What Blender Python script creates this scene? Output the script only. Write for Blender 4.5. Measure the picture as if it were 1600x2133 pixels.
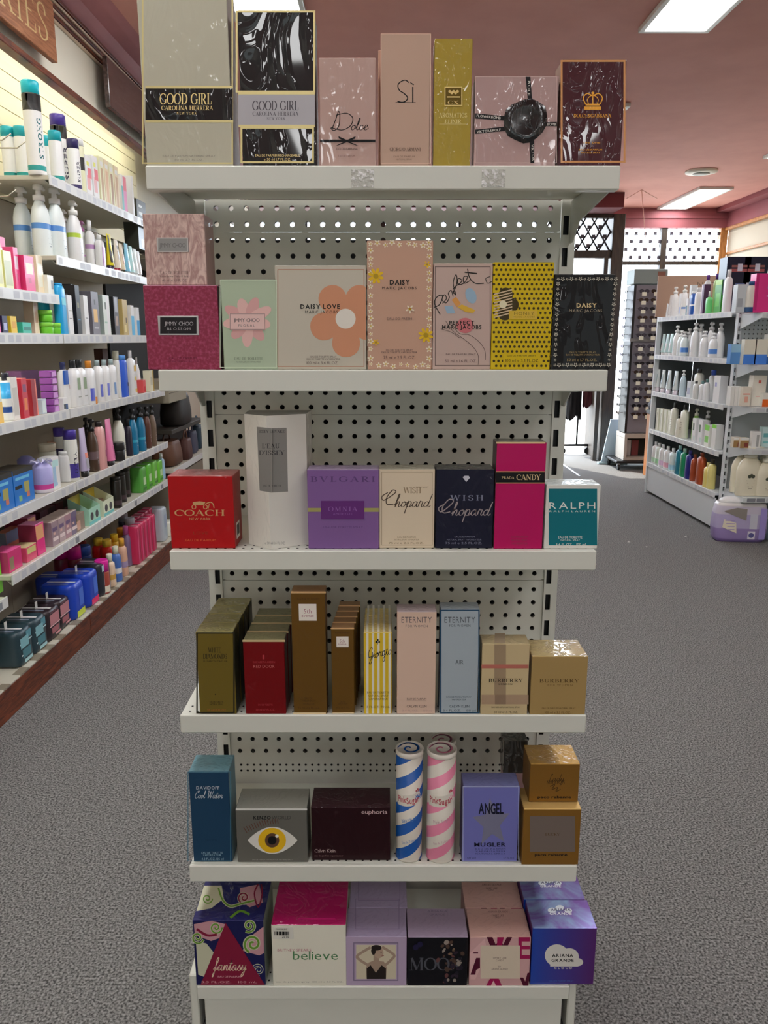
import bpy, math, random
from mathutils import Vector, Matrix

# ------------------------------------------------------------------ clear
for o in list(bpy.data.objects):
    bpy.data.objects.remove(o, do_unlink=True)
random.seed(7)
SC = bpy.context.scene
COL = SC.collection
PI = math.pi

# ------------------------------------------------------------------ camera
FPX = 1603.0                       # focal length in pixels of the 1600 x 2133 frame
PITCH = math.radians(12.6)
CAMZ = 1.68
cd = bpy.data.cameras.new('camera')
cam = bpy.data.objects.new('camera', cd)
COL.objects.link(cam)
cam.location = (0, 0, CAMZ)
cam.rotation_euler = (PI / 2 - PITCH, 0, 0)
cd.sensor_fit = 'VERTICAL'
cd.sensor_height = 36.0
cd.lens = 36.0 * FPX / 2133.0
cd.clip_start = 0.02
cd.clip_end = 200
SC.camera = cam

# ------------------------------------------------------------------ world, sun, exposure
W = bpy.data.worlds.new('world')
SC.world = W
W.use_nodes = True
wn = W.node_tree.nodes
wn['Background'].inputs[0].default_value = (0.78, 0.89, 1.0, 1)
wn['Background'].inputs[1].default_value = 11.0
sd = bpy.data.lights.new('sun', 'SUN')
sd.energy = 6.0
sd.angle = 0.01
sd.color = (1.0, 0.95, 0.86)
sun = bpy.data.objects.new('sun', sd)
COL.objects.link(sun)
sun.rotation_euler = (math.radians(38), 0, math.radians(-150))
VS = SC.view_settings
SC.display_settings.display_device = 'sRGB'
VS.view_transform = 'Standard'
VS.look = 'None'
VS.gamma = 1.0
VS.use_curve_mapping = False
VS.exposure = 0.0
LAMP = 14.5                        # radiance of the ceiling troffers
TUBE = 16.0                        # radiance of the shelf light tubes

# ------------------------------------------------------------------ pixel helpers
CT, ST = math.cos(PITCH), math.sin(PITCH)


def ray(px, py):
    a = (px - 800.0) / FPX
    b = (1066.5 - py) / FPX
    return Vector((a, CT + b * ST, -ST + b * CT))


def on_y(px, py, Y):
    d = ray(px, py)
    t = Y / d.y
    return Vector((d.x * t, Y, CAMZ + d.z * t))


def on_z(px, py, Z):
    d = ray(px, py)
    t = (Z - CAMZ) / d.z
    return Vector((d.x * t, d.y * t, Z))


def on_x(px, py, X):
    d = ray(px, py)
    t = X / d.x
    return Vector((X, d.y * t, CAMZ + d.z * t))


# ------------------------------------------------------------------ materials
def lin(c):
    return c / 12.92 if c <= 0.04045 else ((c + 0.055) / 1.055) ** 2.4


def rgb(h, gain=1.0):
    if isinstance(h, str):
        h = h.lstrip('#')
        h = tuple(int(h[i:i + 2], 16) / 255 for i in (0, 2, 4))
        h = tuple(lin(c) for c in h)
    return tuple(min(0.92, c * gain) for c in h)


_M = {}
GAIN = 1.25


def mat(h, rough=0.5, metal=0.0, film=0.0, gain=None, emit=0.0, coat=0.0, spec=0.5, alpha=1.0, bump=0.3, fs=1.0):
    key = (h, rough, metal, film, gain, emit, coat, spec, alpha, bump, fs)
    if key in _M:
        return _M[key]
    m = bpy.data.materials.new('mat_%03d' % len(_M))
    m.use_nodes = True
    nt = m.node_tree
    b = nt.nodes['Principled BSDF']
    c = rgb(h, GAIN if gain is None else gain)
    b.inputs['Base Color'].default_value = (*c, 1)
    b.inputs['Roughness'].default_value = rough
    b.inputs['Metallic'].default_value = metal
    b.inputs['Specular IOR Level'].default_value = spec
    if alpha < 1:
        b.inputs['Alpha'].default_value = alpha
    if coat:
        b.inputs['Coat Weight'].default_value = coat
        b.inputs['Coat Roughness'].default_value = 0.08
    if film:                                   # cellophane: a wrinkled clear coat
        b.inputs['Coat Weight'].default_value = film
        b.inputs['Coat Roughness'].default_value = 0.04
        tc = nt.nodes.new('ShaderNodeTexCoord')
        mp = nt.nodes.new('ShaderNodeMapping')
        mp.inputs['Scale'].default_value = (14 * fs, 14 * fs, 7 * fs)
        n = nt.nodes.new('ShaderNodeTexNoise')
        n.inputs['Scale'].default_value = 1.5
        n.inputs['Detail'].default_value = 1.5
        n.inputs['Distortion'].default_value = 3.0
        rp = nt.nodes.new('ShaderNodeMapRange')
        rp.interpolation_type = 'SMOOTHSTEP'
        rp.inputs['From Min'].default_value = 0.44
        rp.inputs['From Max'].default_value = 0.66
        bp = nt.nodes.new('ShaderNodeBump')
        bp.inputs['Strength'].default_value = bump
        bp.inputs['Distance'].default_value = 0.012 / fs
        nt.links.new(tc.outputs['Object'], mp.inputs[0])
        nt.links.new(mp.outputs[0], n.inputs['Vector'])
        nt.links.new(n.outputs[0], rp.inputs['Value'])
        nt.links.new(rp.outputs[0], bp.inputs['Height'])
        nt.links.new(bp.outputs[0], b.inputs['Coat Normal'])
    if emit:
        b.inputs['Emission Color'].default_value = (*c, 1)
        b.inputs['Emission Strength'].default_value = emit
    _M[key] = m
    return m


def P(h, f=0.14, **k):                           # printed card under cellophane
    return mat(h, rough=k.pop('rough', 0.45), film=f, spec=k.pop('spec', 0.2), **k)


def noise_mat(name, c1, c2, scale, rough=0.9, detail=4, bump=0.0, stretch=(1, 1, 1), lo=0.35, hi=0.65, dist=0.0, gain=1.0, metal=0.0, coat=0.0):
    m = bpy.data.materials.new(name)
    m.use_nodes = True
    nt = m.node_tree
    b = nt.nodes['Principled BSDF']
    b.inputs['Roughness'].default_value = rough
    b.inputs['Metallic'].default_value = metal
    b.inputs['Coat Weight'].default_value = coat
    tc = nt.nodes.new('ShaderNodeTexCoord')
    mp = nt.nodes.new('ShaderNodeMapping')
    mp.inputs['Scale'].default_value = stretch
    n = nt.nodes.new('ShaderNodeTexNoise')
    n.inputs['Scale'].default_value = scale
    n.inputs['Detail'].default_value = detail
    n.inputs['Distortion'].default_value = dist
    r = nt.nodes.new('ShaderNodeValToRGB')
    r.color_ramp.elements[0].position = lo
    r.color_ramp.elements[1].position = hi
    r.color_ramp.elements[0].color = (*rgb(c1, gain), 1)
    r.color_ramp.elements[1].color = (*rgb(c2, gain), 1)
    nt.links.new(tc.outputs['Object'], mp.inputs[0])
    nt.links.new(mp.outputs[0], n.inputs['Vector'])
    nt.links.new(n.outputs[0], r.inputs[0])
    nt.links.new(r.outputs[0], b.inputs['Base Color'])
    if bump:
        bp = nt.nodes.new('ShaderNodeBump')
        bp.inputs['Strength'].default_value = bump
        bp.inputs['Distance'].default_value = 0.004
        nt.links.new(n.outputs[0], bp.inputs['Height'])
        nt.links.new(bp.outputs[0], b.inputs['Normal'])
    return m


# ------------------------------------------------------------------ mesh builder
class MB:
    def __init__(s):
        s.v = []
        s.f = []
        s.i = []
        s.s = []
        s.mats = []

    def mi(s, m):
        if m not in s.mats:
            s.mats.append(m)
        return s.mats.index(m)

    def face(s, pts, m, smooth=False):
        n = len(s.v)
        s.v += [tuple(p) for p in pts]
        s.f.append(tuple(range(n, n + len(pts))))
        s.i.append(s.mi(m))
        s.s.append(smooth)

    def add(s, vs, fs, m, smooth=False):
        n = len(s.v)
        s.v += [tuple(p) for p in vs]
        k = s.mi(m)
        for f in fs:
            s.f.append(tuple(n + j for j in f))
            s.i.append(k)
            s.s.append(smooth)

    def box(s, x0, y0, z0, x1, y1, z1, m, c=0.0, mt=None, ms=None, mb=None):
        """box with chamfered edges; m front/back, ms sides, mt top, mb bottom"""
        ms = ms or m
        mt = mt or m
        mb = mb or m
        X, Y, Z = (x0, x1), (y0, y1), (z0, z1)
        if c <= 0:
            v = [(X[i], Y[j], Z[k]) for i in (0, 1) for j in (0, 1) for k in (0, 1)]
            for q, mm in (((0, 1, 3, 2), ms), ((4, 6, 7, 5), ms), ((0, 4, 5, 1), m), ((2, 3, 7, 6), m), ((0, 2, 6, 4), mb), ((1, 5, 7, 3), mt)):
                s.add(v, [q], mm)
            return
        c = min(c, abs(x1 - x0) / 2.1, abs(y1 - y0) / 2.1, abs(z1 - z0) / 2.1)
        vs = []
        idx = {}
        for i in (0, 1):
            for j in (0, 1):
                for k in (0, 1):
                    ci = (X[i], Y[j], Z[k])
                    ins = (X[i] + (c if i == 0 else -c), Y[j] + (c if j == 0 else -c), Z[k] + (c if k == 0 else -c))
                    for a in range(3):
                        p = list(ins)
                        p[a] = ci[a]
                        idx[(i, j, k, a)] = len(vs)
                        vs.append(tuple(p))
        g = lambda i, j, k, a: idx[(i, j, k, a)]
        F = []
        for i in (0, 1):
            F.append(([g(i, 0, 0, 0), g(i, 1, 0, 0), g(i, 1, 1, 0), g(i, 0, 1, 0)], ms))
            F.append(([g(0, i, 0, 1), g(1, i, 0, 1), g(1, i, 1, 1), g(0, i, 1, 1)], m))
            F.append(([g(0, 0, i, 2), g(1, 0, i, 2), g(1, 1, i, 2), g(0, 1, i, 2)], mt if i else mb))
        for i in (0, 1):
            for j in (0, 1):
                F.append(([g(i, j, 0, 0), g(i, j, 1, 0), g(i, j, 1, 1), g(i, j, 0, 1)], m))
                F.append(([g(i, 0, j, 0), g(i, 1, j, 0), g(i, 1, j, 2), g(i, 0, j, 2)], mt if j else mb))
                F.append(([g(0, i, j, 1), g(1, i, j, 1), g(1, i, j, 2), g(0, i, j, 2)], mt if j else mb))
        for i in (0, 1):
            for j in (0, 1):
                for k in (0, 1):
                    F.append(([g(i, j, k, 0), g(i, j, k, 1), g(i, j, k, 2)], m))
        cen = Vector(((x0 + x1) / 2, (y0 + y1) / 2, (z0 + z1) / 2))
        n = len(s.v)
        s.v += vs
        for q, mm in F:
            a, b, d = (Vector(vs[q[t]]) for t in (0, 1, 2))
            nr = (b - a).cross(d - a)
            fc = sum((Vector(vs[t]) for t in q), Vector()) / len(q)
            if nr.dot(fc - cen) < 0:
                q = q[::-1]
            s.f.append(tuple(n + t for t in q))
            s.i.append(s.mi(mm))
            s.s.append(False)

    def lathe(s, prof, m, cx=0, cy=0, n=20, sx=1.0, sy=1.0, seg=None, power=2.0, z0=0.0):
        """profile [(r, z)], turned about z; seg: material per step; power > 2 squares the section"""
        base = len(s.v)
        L = len(prof)
        for r, z in prof:
            for k in range(n):
                a = 2 * PI * k / n
                ca, sa = math.cos(a), math.sin(a)
                if power != 2.0:
                    q = (abs(ca) ** power + abs(sa) ** power) ** (-1.0 / power)
                    ca, sa = ca * q, sa * q
                s.v.append((cx + r * sx * ca, cy + r * sy * sa, z + z0))
        for j in range(L - 1):
            mm = s.mi(seg[j] if seg else m)
            for k in range(n):
                k2 = (k + 1) % n
                s.f.append((base + j * n + k, base + j * n + k2, base + (j + 1) * n + k2, base + (j + 1) * n + k))
                s.i.append(mm)
                s.s.append(True)
        s.f.append(tuple(base + k for k in range(n))[::-1])
        s.i.append(s.mi(seg[0] if seg else m))
        s.s.append(False)
        s.f.append(tuple(base + (L - 1) * n + k for k in range(n)))
        s.i.append(s.mi(seg[-1] if seg else m))
        s.s.append(False)

    def tube(s, pts, r, m, n=8, r2=None):
        pts = [Vector(p) for p in pts]
        base = len(s.v)
        up = Vector((0, 0, 1))
        L = len(pts)
        for j, p in enumerate(pts):
            d = (pts[min(j + 1, L - 1)] - pts[max(j - 1, 0)])
            if d.length < 1e-9:
                d = Vector((0, 0, 1))
            d.normalize()
            a = d.cross(up)
            if a.length < 1e-3:
                a = d.cross(Vector((1, 0, 0)))
            a.normalize()
            b = d.cross(a)
            rr = r if r2 is None else r + (r2 - r) * j / max(1, L - 1)
            for k in range(n):
                t = 2 * PI * k / n
                s.v.append(tuple(p + a * math.cos(t) * rr + b * math.sin(t) * rr))
        k0 = s.mi(m)
        for j in range(L - 1):
            for k in range(n):
                k2 = (k + 1) % n
                s.f.append((base + j * n + k, base + j * n + k2, base + (j + 1) * n + k2, base + (j + 1) * n + k))
                s.i.append(k0)
                s.s.append(True)
        s.f.append(tuple(base + k for k in range(n))[::-1])
        s.f.append(tuple(base + (L - 1) * n + k for k in range(n)))
        s.i += [k0, k0]
        s.s += [False, False]

    def prism(s, poly, lo, hi, m, axis='z', mcap=None):
        """extrude a polygon; axis z: poly (x,y); axis y: poly (x,z); axis x: poly (y,z)"""
        def mk(p, t):
            return (p[0], p[1], t) if axis == 'z' else (p[0], t, p[1]) if axis == 'y' else (t, p[0], p[1])
        n = len(poly)
        v = [mk(p, lo) for p in poly] + [mk(p, hi) for p in poly]
        s.add(v, [(j, (j + 1) % n, n + (j + 1) % n, n + j) for j in range(n)], m)
        s.add(v, [tuple(range(n))[::-1], tuple(range(n, 2 * n))], mcap or m)

    def build(s, name, parent=None, loc=(0, 0, 0), rz=0.0, rot=None):
        me = bpy.data.meshes.new(name)
        me.from_pydata(s.v, [], s.f)
        for m in s.mats:
            me.materials.append(m)
        me.polygons.foreach_set('material_index', s.i)
        me.polygons.foreach_set('use_smooth', s.s)
        me.update()
        o = bpy.data.objects.new(name, me)
        COL.objects.link(o)
        if parent is not None:
            o.parent = parent
        o.location = loc
        o.rotation_euler = rot or (0, 0, rz)
        return o


def tag(o, label, cat, group=None, kind=None):
    o['label'] = label
    o['category'] = cat
    if group:
        o['group'] = group
    if kind:
        o['kind'] = kind
    return o


def thing(name, label, cat, loc=(0, 0, 0), rz=0.0, group=None):
    o = bpy.data.objects.new(name, None)
    o.empty_display_size = 0.05
    COL.objects.link(o)
    o.location = loc
    o.rotation_euler = (0, 0, rz)
    return tag(o, label, cat, group)


def struct(name, mb, label=None, **k):
    o = mb.build(name, **k)
    o['kind'] = 'structure'
    if label:
        o['label'] = label
    return o


def dup(root, loc, label, rz=None):
    """a copy of a thing with copies of its parts"""
    r = root.copy()
    COL.objects.link(r)
    r.location = loc
    if rz is not None:
        r.rotation_euler = (0, 0, rz)
    r['label'] = label
    for ch in list(root.children):
        c = ch.copy()
        COL.objects.link(c)
        c.parent = r
        for g in list(ch.children):
            d = g.copy()
            COL.objects.link(d)
            d.parent = c
    return r


# ------------------------------------------------------------------ lettering
def catmull(p, k=6):
    if len(p) < 3:
        return p
    q = [p[0]] + list(p) + [p[-1]]
    out = []
    for j in range(1, len(q) - 2):
        a, b, c, d = q[j - 1:j + 3]
        for t in range(k):
            t /= k
            out.append(tuple(0.5 * (2 * b[e] + (c[e] - a[e]) * t + (2 * a[e] - 5 * b[e] + 4 * c[e] - d[e]) * t * t + (3 * b[e] - a[e] - 3 * c[e] + d[e]) * t ** 3) for e in (0, 1)))
    out.append(p[-1])
    return out


def ribbon(pts, wf):
    """2-D polyline -> (verts, quads) with width wf(direction)"""
    vs = []
    fs = []
    L = len(pts)
    for j, p in enumerate(pts):
        a = pts[max(0, j - 1)]
        b = pts[min(L - 1, j + 1)]
        dx, dy = b[0] - a[0], b[1] - a[1]
        l = math.hypot(dx, dy) or 1
        dx, dy = dx / l, dy / l
        w = wf(dx, dy) / 2
        vs += [(p[0] - dy * w, p[1] + dx * w), (p[0] + dy * w, p[1] - dx * w)]
    for j in range(L - 1):
        fs.append((2 * j, 2 * j + 1, 2 * j + 3, 2 * j + 2))
    return vs, fs


def join2(parts):
    V = []
    Fs = []
    for e, (v, f) in enumerate(parts):
        n = len(V)
        V += [(x, y, e) for x, y in v]
        Fs += [tuple(n + t for t in q) for q in f]
    return V, Fs


def make_sans():
    chars = "ABCDEFGHIJKLMNOPQRSTUVWXYZabcdefghijklmnopqrstuvwxyz0123456789.,'&-/%ì"
    out = {}
    for style, off in (('sans', 0.0), ('bold', 0.028), ('thin', 0.0)):
        obs = []
        for ch in chars:
            cu = bpy.data.curves.new('t', 'FONT')
            cu.body = ch
            cu.resolution_u = 2
            cu.offset = off
            o = bpy.data.objects.new('t', cu)
            COL.objects.link(o)
            obs.append(o)
        dg = bpy.context.evaluated_depsgraph_get()
        dg.update()
        fd = {}
        for ch, o in zip(chars, obs):
            me = o.evaluated_get(dg).to_mesh()
            fd[ch] = ([(v.co.x, v.co.y) for v in me.vertices], [tuple(p.vertices) for p in me.polygons])
            o.evaluated_get(dg).to_mesh_clear()
        for o in obs:
            cu = o.data
            bpy.data.objects.remove(o)
            bpy.data.curves.remove(cu)
        H = max(v[1] for v in fd['H'][0])
        res = {}
        for ch, (v, f) in fd.items():
            if not v:
                continue
            x0 = min(p[0] for p in v)
            x1 = max(p[0] for p in v)
            res[ch] = ([((p[0] - x0) / H, p[1] / H, 0) for p in v], f, (x1 - x0) / H)
        out[style] = res
    return out


def make_serif(T=0.17, N=0.05):
    cw = lambda dx, dy: N + (T - N) * abs(dy) ** 1.6
    k = lambda *p: ribbon(list(p), lambda a, b: T)
    n = lambda *p: ribbon(list(p), lambda a, b: N)
    c = lambda p: ribbon(catmull(p), cw)

    def arc(cx, cy, rx, ry, a0, a1):
        q = [(cx + rx * math.cos(math.radians(a0 + (a1 - a0) * t / 16)), cy + ry * math.sin(math.radians(a0 + (a1 - a0) * t / 16))) for t in range(17)]
        return ribbon(q, cw)
    S = lambda x, y: n((x - 0.15, y), (x + 0.15, y))
    st = lambda x: k((x, 0), (x, 1))
    G = {
        'A': ([n((.06, 0), (.4, 1)), k((.38, 1), (.74, 0)), n((.17, .33), (.6, .33)), S(.06, 0), S(.74, 0)], .85),
        'B': ([st(.17), n((0, 1), (.36, 1)), arc(.36, .75, .22, .25, 90, -90), n((.17, .5), (.36, .5)), arc(.38, .25, .27, .25, 90, -90), n((0, 0), (.38, 0))], .74),
        'C': ([arc(.46, .5, .4, .5, 42, 318), n((.8, .64), (.8, .95))], .84),
        'D': ([st(.17), n((0, 1), (.36, 1)), arc(.36, .5, .42, .5, 90, -90), n((0, 0), (.36, 0))], .86),
        'E': ([st(.17), n((0, 1), (.6, 1)), n((.6, 1), (.6, .76)), n((.17, .5), (.46, .5)), n((0, 0), (.64, 0)), n((.64, 0), (.64, .26))], .68),
        'F': ([st(.17), n((0, 1), (.6, 1)), n((.6, 1), (.6, .76)), n((.17, .5), (.46, .5)), S(.17, 0)], .64),
        'G': ([arc(.46, .5, .4, .5, 42, 318), n((.8, .64), (.8, .95)), k((.8, .08), (.8, .42)), S(.8, .42)], .94),
        'H': ([st(.17), st(.75), n((.17, .5), (.75, .5)), S(.17, 0), S(.17, 1), S(.75, 0), S(.75, 1)], .92),
        'I': ([st(.17), S(.17, 0), S(.17, 1)], .34),
        'J': ([k((.33, .15), (.33, 1)), arc(.2, .15, .13, .15, 0, -170), S(.33, 1)], .5),
        'K': ([st(.17), S(.17, 0), S(.17, 1), n((.17, .38), (.66, 1)), k((.34, .58), (.72, 0)), S(.66, 1), S(.74, 0)], .86),
        'L': ([st(.17), S(.17, 1), n((0, 0), (.6, 0)), n((.6, 0), (.6, .3))], .64),
        'M': ([n((.12, 0), (.12, 1)), k((.14, 1), (.52, .04)), n((.52, .04), (.88, 1)), k((.9, 0), (.9, 1)), S(.12, 0), S(.9, 0), S(.9, 1)], 1.06),
        'N': ([n((.12, 0), (.12, 1)), k((.14, 1), (.74, 0)), n((.76, 0), (.76, 1)), S(.12, 0), S(.76, 1)], .9),
        'O': ([arc(.47, .5, .42, .5, 0, 360)], .94),
        'P': ([st(.17), n((0, 1), (.36, 1)), arc(.36, .74, .25, .26, 90, -90), n((.17, .48), (.36, .48)), S(.17, 0)], .7),
        'R': ([st(.17), n((0, 1), (.36, 1)), arc(.36, .75, .24, .25, 90, -90), n((.17, .5), (.36, .5)), k((.36, .5), (.68, 0)), S(.17, 0), S(.72, 0)], .82),
        'S': ([c([(.54, .74), (.5, .94), (.31, 1), (.1, .86), (.12, .66), (.34, .51), (.54, .36), (.56, .13), (.34, 0), (.12, .05), (.07, .27)])], .66),
        'T': ([st(.38), n((.02, 1), (.74, 1)), n((.02, 1), (.02, .78)), n((.74, 1), (.74, .78)), S(.38, 0)], .78),
        'U': ([k((.17, .3), (.17, 1)), arc(.43, .3, .26, .3, 180, 360), n((.69, .3), (.69, 1)), S(.17, 1), S(.69, 1)], .86),
        'V': ([k((.08, 1), (.4, 0)), n((.4, 0), (.72, 1)), S(.08, 1), S(.72, 1)], .8),
        'W': ([k((.08, 1), (.34, 0)), n((.34, 0), (.58, 1)), k((.58, 1), (.86, 0)), n((.86, 0), (1.1, 1)), S(.08, 1), S(1.1, 1)], 1.18),
        'X': ([k((.08, 1), (.68, 0)), n((.08, 0), (.66, 1)), S(.08, 1), S(.68, 0), S(.08, 0), S(.66, 1)], .78),
        'Y': ([k((.06, 1), (.38, .45)), n((.38, .45), (.7, 1)), k((.38, 0), (.38, .45)), S(.06, 1), S(.7, 1), S(.38, 0)], .76),
        'Z': ([n((.06, 1), (.65, 1)), k((.63, 1), (.08, 0)), n((.06, 0), (.68, 0))], .74),
        "'": ([k((.08, .75), (.08, 1))], .16), '.': ([k((.08, 0), (.08, .12))], .16),
        '&': ([c([(.7, 0), (.2, .7), (.25, .95), (.45, .9), (.4, .65), (.1, .3), (.25, .02), (.5, .05), (.7, .4)])], .8),
    }
    return {ch: (*join2(p), w) for ch, (p, w) in G.items()}


def make_script():
    G = {
        'a': ([[(1, .75), (.7, 1), (.25, .75), (.15, .3), (.45, 0), (.85, .35), (1, .95), (.95, .3), (1.15, 0), (1.5, .35)]], 1.35),
        'c': ([[(.95, .8), (.65, 1), (.25, .7), (.2, .25), (.55, 0), (.95, .2), (1.2, .45)]], 1.1),
        'd': ([[(1, .7), (.7, 1), (.25, .75), (.15, .3), (.45, 0), (.85, .3), (1.05, .9)], [(1.4, 2.4), (1.15, 1.2), (1, .3), (1.2, 0), (1.5, .3)]], 1.4),
        'e': ([[(0, .25), (.5, .5), (.85, .8), (.65, 1.02), (.3, .75), (.25, .25), (.6, 0), (1, .25), (1.2, .45)]], 1.1),
        'f': ([[(0, .2), (.5, .9), (.85, 2), (.75, 2.4), (.5, 2), (.4, .5), (.3, -.9), (.1, -1.2), (.1, -.7), (.5, 0), (1, .4)]], .95),
        'g': ([[(1, .75), (.7, 1), (.25, .75), (.15, .3), (.45, 0), (.85, .35), (1, .95), (.9, -.3), (.65, -1.1), (.3, -1.1), (.35, -.6), (1, 0), (1.4, .4)]], 1.3),
        'h': ([[(0, .3), (.5, 1.5), (.65, 2.3), (.45, 2.3), (.3, 1.2), (.2, 0)], [(.2, .1), (.5, .8), (.8, 1), (.9, .7), (.85, .2), (1.05, 0), (1.35, .35)]], 1.25),
        'i': ([[(0, .3), (.35, 1), (.3, .3), (.5, 0), (.8, .35)], [(.4, 1.4), (.46, 1.52)]], .7),
        'l': ([[(0, .3), (.5, 1.4), (.65, 2.2), (.45, 2.3), (.3, 1.2), (.3, .3), (.5, 0), (.85, .4)]], .75),
        'n': ([[(0, .3), (.25, .95), (.2, 0)], [(.2, .1), (.5, .8), (.8, 1), (.9, .7), (.85, .2), (1.05, 0), (1.35, .35)]], 1.25),
        'o': ([[(.7, 1), (.3, .8), (.15, .35), (.45, 0), (.85, .25), (.95, .7), (.7, 1), (.7, .85), (1.2, .8)]], 1.1),
        'p': ([[(0, .3), (.35, 1.1), (.2, 0), (.05, -1.2)], [(.2, .2), (.5, .9), (.85, 1), (1, .6), (.8, .1), (.45, 0), (.3, .2)], [(.7, 0), (1, .05), (1.3, .35)]], 1.2),
        'r': ([[(0, .3), (.25, 1.1), (.4, .95), (.75, .95), (.65, .3), (.85, 0), (1.15, .35)]], 1.0),
        's': ([[(0, .25), (.45, 1.05), (.5, .7), (.75, .3), (.5, 0), (.15, .1)], [(.6, 0), (1, .3)]], .9),
        't': ([[(0, .3), (.4, 1.2), (.55, 1.9), (.4, .9), (.35, .25), (.55, 0), (.9, .35)], [(.1, 1.3), (.9, 1.35)]], .8),
        'u': ([[(0, .3), (.25, 1), (.2, .3), (.45, 0), (.85, .4), (1, 1), (.95, .3), (1.15, 0), (1.45, .35)]], 1.3),
        'y': ([[(0, .3), (.25, 1), (.2, .35), (.45, .05), (.85, .45), (1, 1), (.9, -.3), (.6, -1.1), (.3, -1), (.5, -.5), (1.3, .3)]], 1.2),
        'w': ([[(0, .3), (.25, 1), (.25, .3), (.5, 0), (.75, .5), (.8, 1), (.8, .3), (1.05, 0), (1.35, .6), (1.35, 1), (1.6, .85)]], 1.5),
        'C': ([[(1.6, 1.9), (1.5, 2.35), (1, 2.2), (.4, 1.5), (.2, .7), (.5, .05), (1.1, .1), (1.7, .7)], [(1.6, 1.9), (1.2, 1.75), (1.3, 2.2)]], 1.5),
        'D': ([[(.9, 2.3), (.7, 1.2), (.4, .2), (.1, .1), (.2, .35), (.9, .05), (1.8, .5), (2.2, 1.4), (1.7, 2.2), (.7, 2.3), (-.1, 2)]], 2.3),
        'G': ([[(1.5, 1.9), (1.3, 2.4), (.7, 2), (.2, 1.2), (.3, .4), (.9, .2), (1.4, .9), (1.45, 1.2), (1.2, -.3), (.7, -1.1), (.3, -.9), (.9, -.1), (1.7, .4)]], 1.6),
        'P': ([[(.2, -.2), (.5, 1), (.8, 2.3)], [(.3, 1.9), (.9, 2.5), (1.5, 2.3), (1.4, 1.5), (.6, 1)]], 1.4),
        'W': ([[(0, 2.2), (.3, 2.3), (.3, 1), (.4, 0), (.9, 1.2), (1.2, 2.2), (1.2, 1), (1.3, 0), (1.9, 1.4), (2.2, 2.4)]], 2.2),
        'L': ([[(1.1, 2), (.9, 2.4), (.6, 1.9), (.5, .6), (.1, .1), (.4, .1), (1.2, .05), (1.5, .4)]], 1.4),
        'M': ([[(0, .1), (.3, .1), (.7, 2.3), (.9, .3), (1.6, 2.3), (1.6, .3), (1.9, .1)]], 2.0),
    }
    wf = lambda dx, dy: 0.1 + 0.1 * max(0.0, abs(dy)) ** 2
    out = {}
    for ch, (st, w) in G.items():
        v, f = join2([ribbon(catmull(p), wf) for p in st])
        out[ch] = ([((x + 0.25 * y) / 2.3, y / 2.3, e) for x, y, e in v], f, w / 2.3)
    return out


FONT = make_sans()
FONT['serif'] = make_serif()
FONT['roman'] = make_serif(0.10, 0.045)
FONT['script'] = make_script()


def layout(s, font='sans', gap=None):
    fd = FONT[font]
    gap = {'script': 0.0, 'serif': 0.1}.get(font, 0.13) if gap is None else gap
    x = 0.0
    q = 0
    V = []
    Fs = []
    for ch in s:
        if ch == ' ':
            x += 0.45
            continue
        g = fd.get(ch) or FONT['sans'].get(ch)
        if not g:
            continue
        n = len(V)
        q += 1
        V += [(x + p[0], p[1], p[2] + (q % 2) * 6 * (font == 'script')) for p in g[0]]
        Fs += [tuple(n + t for t in q) for q in g[1]]
        x += g[2] + gap
    w = max(1e-6, x - gap)
    return V, Fs, w


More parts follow.
